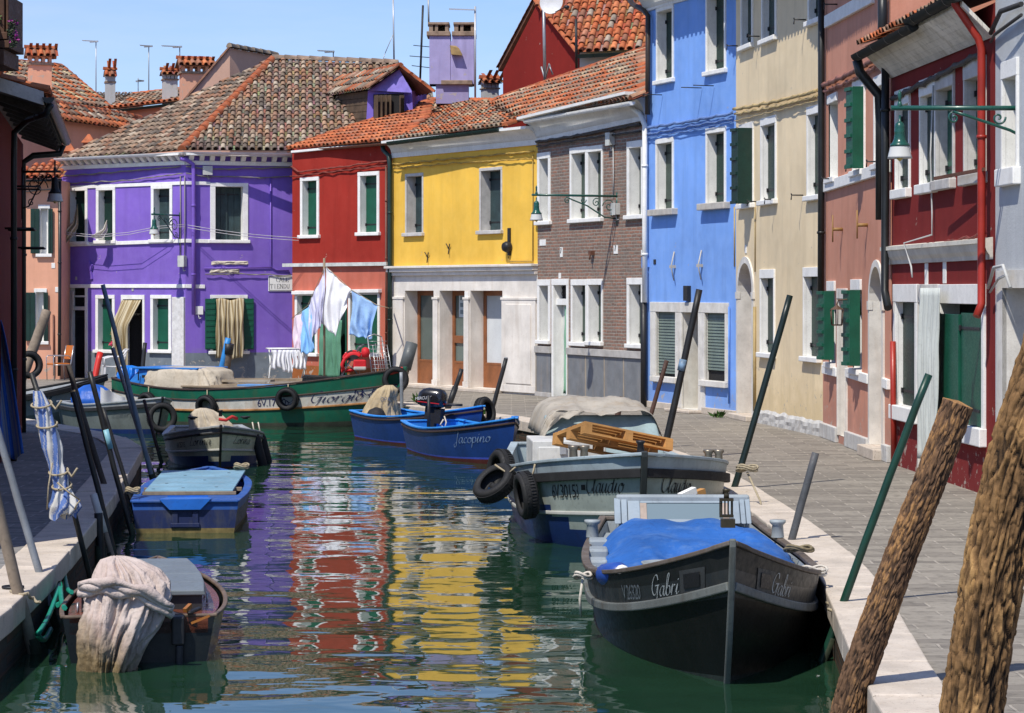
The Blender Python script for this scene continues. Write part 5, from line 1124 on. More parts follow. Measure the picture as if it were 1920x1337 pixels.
# wooden balcony with flowers
bal = thing('wooden_balcony', 'brown wooden balcony with geraniums at the top left corner', 'balcony', (-6.7, 30.8, 5.6)); BW = mat('dark_balcony_wood', (.085, .04, .022), .7, .3, 3, .3, 25)
def Bp(x, y, d=30.6): return P(x - (22 if y < 130 else 0), y, d) - bal.location
mb = MB()
for (x0, x1, y0, y1) in ((-60, 36, 60, 74), (-60, 40, 76, 90), (-60, 30, 92, 122), (14, 30, -10, 62), (33, 38, -10, 90)):
    a, b = Bp(x0, y1), Bp(x1, y0); mb.box(a.x, b.x, -.2 if x0 > 0 else -.22, .7, a.z, b.z)
mb.beam(Bp(-10, 30), Bp(18, 62), .06, .08); mb.build('balcony_frame', BW, bal, bevel=.008)
mb = MB(); a, b = Bp(-30, 58, 30.4), Bp(13, 42, 30.4); mb.box(a.x, b.x, -.35, -.1, a.z, b.z); mb.build('planter', mat('terracotta', (.42, .1, .04), .8, .2), bal)
def foliage(mb, c, rx, ry, rz_, n, size, m=0):
    for _ in range(n):
        u = V((random.gauss(0, 1), random.gauss(0, 1), random.gauss(0, 1))).normalized() * rnd(.4, 1)
        p = V(c) + V((u.x * rx, u.y * ry, u.z * rz_)); a = V((rnd(-1, 1), rnd(-1, 1), rnd(-1, 1))).normalized(); b = a.orthogonal().normalized() * size * rnd(.5, 1); a = a * size * rnd(.7, 1.2)
        mb.face([p - a, p + b * .6, p + a, p - b * .6], m)
LEAF = mat('leaf_green', (.05, .12, .02), .6, .4, 5); FLW = mat('geranium_petals', (.6, .06, .12), .6, .3); FLW2 = mat('magenta_petals', (.30, .03, .22), .6, .3)
t = thing('flower_box', 'red geraniums growing from the balcony planter', 'flowers', bal.location + Bp(0, 42)); mb = MB()
foliage(mb, Bp(2, 33) - Bp(0, 42), .16, .12, .10, 260, .026); mb.build('leaves', LEAF, t); mb = MB(); foliage(mb, Bp(4, 20) - Bp(0, 42), .12, .10, .10, 160, .024); mb.build('blossoms', FLW, t)
t = thing('trailing_petunia', 'dark trailing petunias hanging off the balcony corner', 'flowers', bal.location + Bp(48, 60)); mb = MB()
for (x, y) in ((42, 45), (46, 55), (44, 68), (50, 76), (46, 84), (50, 42), (40, 60)): foliage(mb, Bp(x, y) - Bp(48, 60), .045, .045, .045, 30, .023)
mb.build('leaves', mat('dark_leaf', (.03, .05, .02), .6, .3), t); mb = MB()
for (x, y) in ((48, 42), (54, 44), (50, 58), (52, 66), (50, 74), (57, 75), (44, 78), (42, 40)): foliage(mb, Bp(x, y) - Bp(48, 60), .028, .028, .024, 16, .022)
mb.build('blossoms', FLW2, t)
# ---------------------------------------------------------------- wrought iron lamps
LG = mat('lamp_green_enamel', (.010, .075, .055), .3, .15, 5, .05, coat=.3); LGL = N('frosted_lamp_glass'); LGL = LGL.done((.55, .55, .52), .25, 0, .5)
def lamp(label, base, out, arm, s=1.0, drop=.0, extra=0.0, scroll=.55, m=None):
    m = m or LG; out = V(out).normalized(); t = thing('wall_lamp', label, 'street lamp', base); up = V((0, 0, 1)); e = out * arm
    mb = MB(); mb.tube([-out * .02, e + out * .1], .024 * s, 8); mb.lathe([(.0, .05), (.02, .04), (.03, 0), (.02, -.04)], 8, e + up * .03, 0); mb.tube([e + up * .02, e + up * .16, e + up * .2], [.012 * s, .02 * s, .004], 6); mb.tube([V((0, 0, .08)), V((0, 0, -.55 * scroll / .55))], .02, 6); mb.build('arm', m, t)
    mb = MB(); 
    def spiral(c, r0, turns, st, sg=1):
        mb.tube([c + out * (r0 * (1 - k / 26) * math.cos(st + sg * k / 26 * turns * 6.283)) + up * (r0 * (1 - k / 26) * math.sin(st + sg * k / 26 * turns * 6.283)) for k in range(25)], .011 * s, 5)
    L_ = arm * scroll; h_ = -.42 * scroll / .55
    mb.tube([out * 0.02 + up * h_, out * L_ * .25 + up * (h_ * .95), out * L_ * .6 + up * (h_ * .45), out * L_ * .9 + up * (-.09), out * L_ + up * (-.04)], .016 * s, 6)
    r = -h_ * .36; spiral(out * (r * 1.1) + up * (h_ * .45), r * .9, 1.6, 0); spiral(out * (L_ * .42) + up * (h_ * .3), r * .55, 1.5, 2, -1); spiral(out * (L_ * .68) + up * (h_ * .2), r * .4, 1.4, 3); spiral(out * (L_ * 1.0) + up * (-.11), .07, 1.4, 1.57, -1)
    spiral(out * (r * .7) + up * (h_ * .85), r * .3, 1.3, 1); mb.build('scroll_bracket', m, t)
    mb = MB(); o = e + up * (-.02 - drop)
    mb.lathe([(.012, .0), (.014, -.07), (.03, -.08), (.05, -.10), (.058, -.14), (.056, -.17), (.062, -.18), (.058, -.2), (.066, -.27), (.085, -.31), (.11, -.33), (.112, -.35), (.10, -.35)], 20, o, 0); mb.build('lamp_shade', m, t)
    mb = MB(); mb.lathe([(.105, -.345), (.115, -.39), (.132, -.46), (.14, -.485), (.130, -.48), (.10, -.37)], 20, o, 0); mb.build('glass_bowl', LGL, t)
    mb = MB(); mb.lathe([(.02, -.4), (.035, -.44), (.035, -.49), (.0, -.52)], 10, o, 0); mb.build('bulb', mat('yellow_bulb', (.6, .45, .12), .3, .1), t)
    return t
def wp(h, x, y): u, z = h.hit(x, y); return h.M @ V((u, 0, z))
lamp('green iron lamp reaching in from the right edge over the path', P(1925, 203, 26.9) + V((.75, .0, 0)), (-1, -.02, 0), 2.18, 1.15, .06, scroll=.72)
lamp('long armed green lamp on the brick house wall', wp(brk, 1157, 368), -brk.n, 1.86, 1.0, .03, scroll=.62)
lamp('short green lamp on the purple house corner', wp(pur, 337, 404), V((-.52, -.85, 0)), 1.05, 1.0, .02, scroll=.8)
lamp('dark lamp silhouetted on the shaded left house', V((P(42, 545, 40.3).x, 40.3, EYE - (322 - HY) * 40.3 / 4500)), (1, -.1, 0), .56, .85, .0, scroll=.8, m=IRON)
# ---------------------------------------------------------------- clothes lines and cloths on the purple front
def pw(h, x, y, off): u, z = h.hit(x, y, -off); return h.M @ V((u, -off, z))
t = thing('clothes_line', 'pair of washing lines strung along the purple upper floor', 'clothes line', pw(pur, 225, 440, .5)); mb = MB(); mb.T = Matrix.Translation(-t.location)
for dy, so_ in ((0, .55), (4, .6)): mb.tube([pw(pur, 98, 430 + dy, so_), pw(pur, 135, 437 + dy, so_), pw(pur, 180, 441 + dy, so_), pw(pur, 240, 436 + dy, so_), pw(pur, 300, 424 + dy, so_ - .2), pw(pur, 346, 421 + dy, .05)], .008, 4)
mb.build('line', mat('pale_line', (.45, .43, .45), .7), t)
t = thing('clothes_line', 'pair of washing lines running right from the purple corner', 'clothes line', pw(pur, 348, 424, .1)); mb = MB(); mb.T = Matrix.Translation(-t.location)
for dy in (0, 5):
    a, b = pw(pur, 352, 422 + dy, .1), P(560, 446 + dy, 63.0); mb.tube([a.lerp(b, k / 8) - V((0, 0, .05 * math.sin(math.pi * k / 8))) for k in range(9)], .008, 4)
mb.build('line', mat('pale_line', (.45, .43, .45), .7), t)
def blown(label, pts0, pts1, stripes, m=CURT):          # cloth between a left edge and a right edge polyline
    o = pts0[0]; t = thing('curtain', label, 'curtain', o); mb = MB(); mb.T = Matrix.Translation(-o)
    def at(L, f): f = f * (len(L) - 1); i = min(int(f), len(L) - 2); return L[i].lerp(L[i + 1], f - i)
    def fn(a, b): p, q = at(pts0, b), at(pts1, b); return p.lerp(q, a) + V((0, .05 * math.sin(a * 14 + b * 3), .02 * math.sin(a * 11)))
    mb.grid(fn, 30, 14, 0, True, c=lambda a, b: ((a / 30 * stripes) % 1,) * 3); mb.build('cloth', m, t, solid=.006); return t
q = lambda x, y, o=.3: pw(pur, x, y, o)
blown('striped curtain blown out of the far left purple window', [q(145, 383, .0), q(137, 415, .2), q(121, 432, .45), q(110, 462, .5)], [q(146, 385, .0), q(146, 425, .25), q(132, 447, .45), q(118, 460, .5)], 4)
blown('small striped curtain blown over the sill of the second purple window', [q(200, 413, .0), q(192, 430, .25), q(180, 437, .45), q(170, 444, .5)], [q(201, 415, .0), q(201, 432, .25), q(193, 446, .4), q(178, 446, .5)], 3, CURTW)
# ---------------------------------------------------------------- hand lettering
LET = {  # flowing strokes in an em box, x-height .45
 'a': (.52, [[(.42, .40), (.27, .46), (.1, .32), (.06, .1), (.18, .0), (.33, .14), (.43, .46)], [(.43, .46), (.39, .12), (.46, .0), (.58, .12)]]),
 'b': (.46, [[(.0, .1), (.18, .5), (.28, .92), (.2, 1.0), (.12, .7), (.1, .12), (.22, .0), (.38, .12), (.38, .36), (.26, .44), (.13, .3)]]),
 'r': (.40, [[(.0, .1), (.12, .46), (.14, .38), (.08, .0)], [(.1, .24), (.22, .44), (.34, .42)]]),
 'i': (.26, [[(.0, .1), (.12, .46), (.08, .1), (.13, .0), (.26, .12)], [(.14, .64), (.17, .70)]]),
 'l': (.28, [[(.0, .1), (.2, .6), (.27, .95), (.19, .98), (.11, .6), (.09, .1), (.15, .0), (.28, .12)]]),
 'u': (.50, [[(.0, .1), (.1, .46), (.07, .12), (.16, .0), (.3, .14), (.4, .46), (.36, .1), (.43, .0), (.52, .12)]]),
 'd': (.54, [[(.42, .40), (.27, .46), (.1, .32), (.06, .1), (.18, .0), (.33, .14), (.5, .98)], [(.46, .6), (.4, .12), (.46, .0), (.58, .12)]]),
 'o': (.44, [[(.3, .44), (.14, .42), (.05, .22), (.12, .02), (.28, .02), (.38, .22), (.3, .44), (.24, .36), (.44, .36)]]),
 'g': (.5, [[(.42, .40), (.27, .46), (.1, .32), (.06, .1), (.18, .0), (.33, .14), (.43, .46), (.36, -.2), (.2, -.42), (.08, -.3), (.3, -.06), (.5, .12)]]),
 'n': (.50, [[(.0, .1), (.1, .46), (.08, .0)], [(.09, .2), (.26, .46), (.35, .34), (.33, .06), (.4, .0), (.5, .12)]]),
 'p': (.46, [[(.0, .1), (.1, .46), (.04, -.4)], [(.1, .34), (.26, .46), (.38, .3), (.32, .04), (.18, .0), (.1, .1)]]),
 'c': (.38, [[(.34, .38), (.24, .46), (.1, .34), (.06, .12), (.16, .0), (.38, .12)]]),
 'e': (.38, [[(.05, .16), (.3, .3), (.24, .46), (.1, .36), (.06, .12), (.16, .0), (.38, .12)]]),
 't': (.3, [[(.14, .8), (.08, .12), (.15, .0), (.3, .12)], [(.0, .5), (.28, .54)]]),
 'G': (.74, [[(.60, .76), (.5, .98), (.28, .94), (.1, .62), (.08, .3), (.24, .08), (.46, .16), (.58, .5)], [(.62, .5), (.56, .05), (.42, -.28), (.2, -.26)], [(.36, .5), (.72, .52)]]),
 'C': (.66, [[(.56, .72), (.56, .9), (.42, 1.0), (.2, .84), (.08, .5), (.12, .16), (.3, .0), (.52, .08), (.64, .26)]]),
 'J': (.56, [[(.1, .84), (.3, 1.0), (.52, .96), (.42, .4), (.3, -.2), (.12, -.3), (.06, -.1), (.36, .12)]]),
 'V': (.66, [[(.0, .9), (.16, .98), (.26, .0)], [(.26, .0), (.42, .5), (.6, .98)]]),
 'L': (.6, [[(.1, .8), (.34, 1.0), (.36, .8), (.2, .3), (.1, .02), (.3, .06), (.58, .04)]]),
 'S': (.56, [[(.52, .84), (.38, .98), (.2, .84), (.3, .56), (.44, .3), (.3, .02), (.06, .12)]]),
 '~': (.9, [[(.86, .3), (.7, .6), (.5, .5), (.54, .24), (.7, .24), (.7, .42)], [(.5, .45), (.3, .1), (.02, .3)], [(.25, .15), (.2, -.1), (.4, .0)]]),
 '*': (.3, [[(.02, .2), (.15, .35), (.28, .2), (.15, .05), (.02, .2)]])}
def catmull(p, n=5):
    if len(p) < 3: return [V(q).to_3d().to_2d() for q in p]
    P_ = [V(p[0])] + [V(q) for q in p] + [V(p[-1])]; out = []
    for i in range(1, len(P_) - 2):
        a, b, c, d = P_[i - 1:i + 3]
        for k in range(n):
            t = k / n; out.append(.5 * ((2 * b) + (c - a) * t + (2 * a - 5 * b + 4 * c - d) * t * t + (3 * b - a - 3 * c + d) * t ** 3))
    out.append(P_[-2]); return out
def script(txt, size, slant=.22, nib=.05, thin=.016):
    quads = []; x = 0; nv = V((math.cos(.6), math.sin(.6))) * nib * .5
    for ch in txt:
        if ch == ' ': x += .3; continue
        adv, st = LET[ch]
        for s in st:
            L = catmull(s)
            for p, q in zip(L, L[1:]):
                d = (q - p)
                if d.length < 1e-6: continue
                n = V((-d.y, d.x)).normalized() * thin * .5; e = d.normalized() * .006
                w = nv if d.x * nv.y - d.y * nv.x < 0 else -nv
                o = w + n * (1 if w.dot(n) > 0 else -1)
                quads.append([((x + c.x + slant * c.y) * size, c.y * size) for c in (p - e - o, q + e - o, q + e + o, p - e + o)])
        x += adv
    return quads, x * size
def roman(txt, size, shear=0, space=1.0):
    vs, fs = text_mesh(txt, size, shear, space); return [[(vs[i].x, vs[i].y) for i in f] for f in fs], max([v.x for v in vs] + [0])
# ---------------------------------------------------------------- boats
class Hull:
    def __init__(s, L, B, bs, zs, zm, zb, fl=.72, p=2.2, sm=.42, rake=.3, ex=.8, zc=-.14, bowfl=1.0, foot=0.25, se=2.0):
        s.__dict__.update(locals())
    def half(s, q):
        if q <= s.sm: return s.bs + (s.B - s.bs) * math.sin(math.pi / 2 * q / s.sm)
        return s.B * max(0.0, 1 - ((q - s.sm) / (1 - s.sm)) ** s.p)
    def sheer(s, q):
        return s.zm + (s.zb - s.zm) * max(0, (q - .3) / .7) ** s.se + (s.zs - s.zm) * max(0, (.35 - q) / .35) ** 2
    def pt(s, q, t, side=1, out=0.0):
        k = s.fl * (1 - .45 * max(0, (q - .5) / .5) ** 2 * s.bowfl); b = s.half(q) * (k + (1 - k) * max(0, t) ** s.ex)
        z = s.zc + (s.sheer(q) - s.zc) * t
        w_ = max(0, (q - .55) / .45) ** 2
        x = s.L * q + s.rake * t * w_ - s.foot * (1 - t) ** 2 * w_
        return V((x, side * (b + out), z))
    def nrm(s, q, t, side):
        e = 1e-3; a = s.pt(min(1, q + e), t, side) - s.pt(q - e, t, side); b = s.pt(q, t + e, side) - s.pt(q, t - e, side)
        n = a.cross(b) * -side; return n.normalized() if n.length > 0 else V((1, 0, 0))
    def make(s, name, label, stern, bow, bands, rows, inner, gun, group=None, floor=.02, NS=40, rub=None, stem=None, heel=0, gw=.07, gh=.035, transom=True, cat='boat', pitch=0.0, tm=None):
        d = bow - stern; rz = math.atan2(d.y, d.x)
        r = thing(name, label, cat, (stern.x, stern.y, WZ), rz, group); r.rotation_euler = (heel, pitch, rz); s.root = r
        mats, idx = bands; mb = MB(); qs = [1 - (1 - k / NS) ** 1.35 for k in range(NS + 1)]; s.qs = qs
        for side in (1, -1):
            i0 = mb.add([s.pt(q, t, side) for t in rows for q in qs]); n = NS + 1
            for a in range(len(rows) - 1):
                for b in range(NS):
                    f = [i0 + a * n + b, i0 + a * n + b + 1, i0 + (a + 1) * n + b + 1, i0 + (a + 1) * n + b]
                    mb.fc(f if side < 0 else f[::-1], idx[a] if not callable(idx) else idx(a, (qs[b] + qs[b + 1]) / 2), True)
        for a in range(len(rows) - 1):       # transom outside
            mb.face([s.pt(0, rows[a], 1), s.pt(0, rows[a], -1), s.pt(0, rows[a + 1], -1), s.pt(0, rows[a + 1], 1)], (tm if tm is not None else (idx[a] if not callable(idx) else idx(a, 0))))
        mb.face([s.pt(0, 0, 1), s.pt(0, 0, -1)] + [s.pt(q, 0, -1) for q in qs[1:]] + [s.pt(q, 0, 1) for q in qs[:0:-1]])
        mb.build('hull', mats, r)
        mb = MB()                            # inside lining and floor
        for side in (1, -1):
            def fi(q, v):
                t = 1 - v * .93; p = s.pt(q, 1 - v * .8, side); b = max(0, abs(p.y) - .05); z = s.sheer(q) - .01 - (s.sheer(q) - floor) * v; x = p.x - (.06 if q > .97 else 0); x = max(x, .05)
                return V((x, side * b, z))
            i0 = mb.add([fi(q, v / 4) for v in range(5) for q in qs]); n = NS + 1
            for a in range(4):
                for b in range(NS): mb.fc([i0 + a * n + b, i0 + a * n + b + 1, i0 + (a + 1) * n + b + 1, i0 + (a + 1) * n + b], 0, True)
        s.fi = fi
        lo = [V((fi(q, 1).x, -fi(q, 1).y, floor)) for q in qs]; hi = [V((p.x, -p.y, p.z)) for p in lo]
        for b in range(NS): mb.face([lo[b], hi[b], hi[b + 1], lo[b + 1]], 0)
        p0, p1 = fi(0, 0), fi(0, 1); mb.face([(p0.x, -p0.y, p0.z), (p0.x, p0.y, p0.z), (p1.x, p1.y, p1.z), (p1.x, -p1.y, p1.z)]); mb.build('lining', inner, r)
        if gun:
            mb = MB()
            for side in (1, -1): mb.sweep([s.pt(q, 1, side) + V((0, -side * (gw * .5 - .02) if q < .97 else 0, .004)) for q in qs], [(-gw / 2, 0), (gw / 2, 0), (gw / 2, gh), (-gw / 2, gh)])
            if transom: a, b = s.pt(0, 1, 1), s.pt(0, 1, -1); mb.beam(a + V((.02, 0, gh / 2)), b + V((.02, 0, gh / 2)), gw, gh)
            mb.build('gunwale', gun, r, bevel=.008)
        if rub:
            for (t, m, sz) in rub:
                mb = MB()
                for side in (1, -1): mb.sweep([s.pt(q, t(q) if callable(t) else t, side, sz * .2) for q in qs], [(-sz / 2, -sz * .6), (sz / 2, -sz * .6), (sz / 2, sz * .6), (-sz / 2, sz * .6)])
                mb.build('rub_rail', m, r, bevel=.01)
        if stem:
            m, w_ = stem; mb = MB(); L = [s.pt(1, k / 10, 1) for k in range(11)]; L = [V((p.x + .015, 0, p.z)) for p in L]; L.append(L[-1] + V((.0, 0, .05))); mb.sweep(L, [(-w_, -w_), (w_, -w_), (w_, w_), (-w_, w_)], up=(1, 0, 0)); mb.build('stem', m, r, bevel=.01)
        return r
    def walk(s, q0, t, dist, side, dirn):
        q = q0; p = s.pt(q, t, side); left = dist; stp = .002 * dirn
        while left > 0 and 0 < q + stp < 1:
            p2 = s.pt(q + stp, t, side); left -= (p2 - p).length; q += stp; p = p2
        return q
    def letter(s, polys, q0, t0, side, m, name='lettering', off=.007):
        # polys in metres, baseline at t0, reading left to right seen from outside
        dirn = 1 if side < 0 else -1; tab = [q0]; wmax = max(c[0] for f in polys for c in f); q = q0; n = int(wmax / .02) + 3
        for k in range(n): q = s.walk(q, t0, .02, side, dirn); tab.append(q)
        mb = MB()
        for j, f in enumerate(polys):
            pts = []
            for x, y in f:
                k = max(0, x) / .02; i = min(int(k), len(tab) - 2); qq = tab[i] + (tab[i + 1] - tab[i]) * (k - i); h = s.sheer(qq) - s.zc
                t = t0 + y / h; pts.append(s.pt(qq, t, side) + s.nrm(qq, t, side) * (off + .0003 * (j % 5)))
            mb.face(pts)
        mb.build(name, m, s.root)
    def deck(s, q0, q1, drop, m, name='foredeck', camber=.03, inset=.04, n=14):
        mb = MB()
        def fn(a, b):
            q = q0 + (q1 - q0) * b; p = s.pt(q, 1, 1); w_ = max(0, p.y - inset); u = 2 * a - 1
            return V((p.x - (.03 if q > .98 else 0), u * w_, s.sheer(q) - drop + camber * (1 - u * u)))
        mb.grid(fn, 8, n); i = fn(0, 0), fn(1, 0); mb.face([fn(0, 0), fn(1, 0), fn(1, 0) - V((0, 0, .12)), fn(0, 0) - V((0, 0, .12))]); return mb.build(name, m, s.root)
    def thwart(s, q, z, m, w_=.22, th=.03, name='thwart'):
        p = s.pt(q, max(.1, (z - s.zc) / (s.sheer(q) - s.zc)), 1); mb = MB(); mb.box(p.x - w_ / 2, p.x + w_ / 2, -p.y + .05, p.y - .05, z, z + th); return mb.build(name, m, s.root, bevel=.006)
    def ribs(s, qs, m, z0=.05):
        for q in qs:
            for side in (1, -1):
                mb = MB(); L = [s.fi(q, v / 4) for v in range(5)]; L = [V((p.x, side * abs(p.y), p.z)) for p in L]; mb.sweep([p + V((0, -side * .02, 0)) for p in L if p.z > z0 - .1], [(-.03, -.03), (.03, -.03), (.03, .03), (-.03, .03)], up=(1, 0, 0)); mb.build('rib', m, s.root)
RUBBER = mat('black_rubber', (.016, .016, .017), .75, .3, 8, .35, 40)
TREAD = mat('tyre_tread', (.014, .014, .015), .85, .3, 30, .8, 25, bd=.02)
ROPE = mat('old_rope', (.36, .30, .20), .9, .25, 30, .5, 90); WROPE = mat('white_rope', (.55, .5, .42), .9, .2, 30, .4, 90)
def tyre(label, c, ax, R=.29, r=.095, par_rope=None, group='old tyres hung as fenders', up=None):
    t = thing('tyre', label, 'tyre', c, 0, group); ax = V(ax).normalized(); mb = MB()
    pr = [(R - r * 1.0, -.07), (R - r * .55, -.088), (R - r * .1, -.09), (R + r * .12, -.068), (R + r * .2, -.04), (R + r * .2, .04), (R + r * .12, .068), (R - r * .1, .09), (R - r * .55, .088), (R - r * 1.0, .07), (R - r * .92, .05), (R - r * .1, .055), (R - r * .05, -.055), (R - r * .92, -.05), (R - r * 1.0, -.07)]
    mb.lathe(pr, 36, (0, 0, 0), 0, tuple(ax)); mb.build('tread', RUBBER, t)
    mb = MB(); n = 46; a = ax.orthogonal().normalized(); b = ax.cross(a)
    for k in range(n):
        for sg in (-1, 1):
            th = 2 * math.pi * (k + .25 * sg) / n; d = a * math.cos(th) + b * math.sin(th); tn = b * math.cos(th) - a * math.sin(th); p = d * (R + r * .22); e1 = tn * .013; e2 = ax * .026; cc = p + ax * .03 * sg
            mb.hexa([cc - e1 - e2, cc + e1 - e2 + tn * .008 * sg, cc + e1 + e2 + tn * .012 * sg, cc - e1 + e2], [q + d * .009 for q in (cc - e1 - e2, cc + e1 - e2 + tn * .008 * sg, cc + e1 + e2 + tn * .012 * sg, cc - e1 + e2)])
    mb.build('tread_blocks', TREAD, t)
    if par_rope is not None:
        mb = MB(); mb.tube([V(par_rope) - V(c), (V(par_rope) - V(c)) * .6 + V((.01, 0, 0)), V((0, 0, R - r * .3))], .012, 5); mb.build('rope', ROPE, t)
    return t
def rope_loop(label, c, r, n=3, m=None, flat=.5, rad=.014, tail=None):
    t = thing('rope_coil', label, 'rope', c); mb = MB()
    mb.tube([V(((r * (1 + .12 * math.sin(k * .9))) * math.cos(k * .35), r * flat * math.sin(k * .35) * (1 + .2 * math.sin(k * .23)), .015 + .02 * (k * .35 / 6.28) + .02 * math.sin(k * .7))) for k in range(int(n * 18))], rad, 6)
    if tail: mb.tube([V(p) - V(c) for p in tail], rad, 6)
    mb.build('rope_strand', m or ROPE, t); return t
def mooring(label, pts, r=.012, m=None, sag=.1):
    pts = [V(p) for p in pts]; t = thing('mooring_rope', label, 'rope', pts[0]); mb = MB(); L = []
    for p, q in zip(pts, pts[1:]):
        for k in range(8): L.append(p.lerp(q, k / 8) - V((0, 0, sag * math.sin(math.pi * k / 8))) - pts[0])
    L.append(pts[-1] - pts[0]); mb.tube(L, r, 6); mb.build('rope_strand', m or ROPE, t); return t
def crumple(o, sc=4, amp=.04): pass
def cover(par, rings, m, name='cover', amp=.035, fold=9, nt=72, seed=0.0, top=True, ragged=0.0, fr=3.0, sq=1.0, crisp=1.0):
    # cloth thrown over something: rings = (cx, cy, z, rx, ry[, fold strength]) from the hem up; soft folds running down
    mb = MB(); R = []
    def at(f):
        f *= len(rings) - 1; i = min(int(f), len(rings) - 2); a, b = rings[i], rings[i + 1]; g = f - i; return [a[k] + (b[k] - a[k]) * g for k in range(6)]
    nv = (len(rings) - 1) * (9 if nt > 100 else 5)
    for v in range(nv + 1):
        cx, cy, z, rx, ry, fs = at(v / nv); L = []
        for k in range(nt):
            th = 2 * math.pi * k / nt; c, s_ = math.cos(th), math.sin(th); cq, sq_ = math.copysign(abs(c) ** sq, c), math.copysign(abs(s_) ** sq, s_)
            n1 = noise.noise(V((c * fr + seed, s_ * fr, z * 1.1))); n2 = noise.noise(V((c * fr * 3 + seed, s_ * fr * 3, z * 3.0 + 4))); n3 = abs(noise.noise(V((c * fr * 1.6 + seed * 2, s_ * fr * 1.6, z * 2.2 - n1))))
            w_ = 1 + fs * (amp * 6 * n1 + amp * 2.2 * n2 - amp * 5 * crisp * n3 - amp * 2.5 * (crisp - 1) * abs(noise.noise(V((c * fr * 4.5 + seed, s_ * fr * 4.5 + z * 5, z * 6.5 + c * 3)))) + amp * 1.2 * math.sin(fold * th + 2.5 * n1 + seed))
            zz = z + amp * .5 * n2 * fs - (ragged * abs(noise.noise(V((th * 4.5, seed, 1)))) if v == 0 else 0) * 1.0
            L.append(V((cx + rx * w_ * cq, cy + ry * w_ * sq_, zz)))
        R.append(mb.add(L))
    for v in range(nv):
        for k in range(nt): k2 = (k + 1) % nt; mb.fc([R[v] + k, R[v] + k2, R[v + 1] + k2, R[v + 1] + k], 0, True)
    if top: mb.fc([R[-1] + k for k in range(nt)], 0, True)
    return mb.build(name, m, par, solid=.006)
def paint(name, col, rough=.4, dirt=.3, dcol=(.09, .08, .07), **k): return mat(name, col, rough, .22, 2.5, .1, 40, dirt=dirt, dcol=dcol, **k)
def bx(mb, x0, x1, y0, y1, z0, z1, m=0): mb.box(x0, x1, y0, y1, z0, z1, m)
def bitt(par, p, m, h=.16, r=.05):
    mb = MB(); mb.lathe([(r, 0), (r * .85, h * .7), (r * 1.25, h * .85), (r * 1.25, h), (0, h)], 12, p); mb.build('mooring_bitt', m, par)
# --- big black work boat, bow on, bottom right
HB = paint('black_hull_paint', (.007, .008, .008), .4, .22, (.030, .028, .024), spec=.25); HB2 = paint('dark_grey_strake', (.028, .032, .034), .45, .4, (.09, .08, .065), spec=.3); RAILM = paint('worn_rail', (.11, .085, .065), .7, .5, (.22, .2, .18)); RAILG = paint('grey_rub_rail', (.13, .14, .13), .6, .5, (.06, .04, .02))
LBG = paint('pale_grey_boat_paint', (.29, .325, .335), .5, .35, (.25, .23, .2))
BANDG = paint('hull_foot_slime', (.02, .032, .028), .6, .5)
st, bw = V((1.62, 23.6, WZ)), V((1.56, 17.35, WZ))
g = Hull(6.25, .97, .74, .60, .50, 1.05, fl=.80, p=2.9, sm=.45, rake=.42, ex=.62, foot=.22, zc=-.2, bowfl=.75, se=3.4)
rows = [0, .1, .2, .3, .4, .55, .70, .75, .81, .87, .92, 1]
gb = g.make('work_boat', 'big black work boat with blue tarpaulin moored bow on at lower right', st, bw, ([HB, HB2, BANDG, paint('top_strake', (.014, .016, .016), .5, .3, (.05, .045, .04), spec=.25)], [2, 2, 0, 0, 0, 0, 1, 1, 1, 3, 3]), rows, LBG, RAILM, None, floor=.22, rub=[(lambda q: .66 + .10 * max(0, (q - .5) / .5) ** 2, RAILG, .055)], stem=(RAILG, .023))
SIL = mat('silver_lettering', (.42, .45, .44), .5, .15)
s1, w1 = script('Gabri', .165); sg = [[(x * .7, y) for x, y in f] for f in s1]; g.letter(sg, g.walk(1 - 1e-4, .75, 1.12, -1, -1), .775, -1, SIL)
s2, w2 = roman('V 26320', .15, .0, .85); g.letter([[(x * .6, y * 1.1) for x, y in f] for f in s2], g.walk(1 - 1e-4, .75, 1.72, -1, -1), .765, -1, mat('faded_digits', (.13, .15, .16), .6, .2))
g.letter(sg, g.walk(1 - 1e-4, .75, .68, 1, -1), .775, 1, SIL)
for side, dd in ((-1, .45), (1, .40)):          # fairlead plates
    pl_ = [[(0, 0), (.2, 0), (.2, .17), (0, .17)]]; q0 = g.walk(1 - 1e-4, .75, dd + (.2 if side < 0 else 0), side, -1); g.letter(pl_, q0, .775, side, mat('dull_plate', (.045, .048, .048), .6, .3), 'hawse_plate', .006); g.letter([[(.035, .03), (.165, .03), (.165, .14), (.035, .14)]], q0, .775, side, IRON, 'hawse_hole', .012)
g.ribs([.2, .3, .4, .5, .6, .7, .78, .86], LBG, .2)
for side in (1, -1):
    mb = MB(); mb.sweep([g.pt(q / 20, .86, side) + V((0, -side * .13, .02)) for q in range(1, 19)], [(-.08, -.015), (.08, -.015), (.08, .015), (-.08, .015)]); mb.build('side_shelf', LBG, gb)
TARP = mat('blue_tarpaulin', (.018, .105, .36), .6, .3, 1.6, .35, 14, dirt=.5, dcol=(.12, .22, .42), bd=.02)
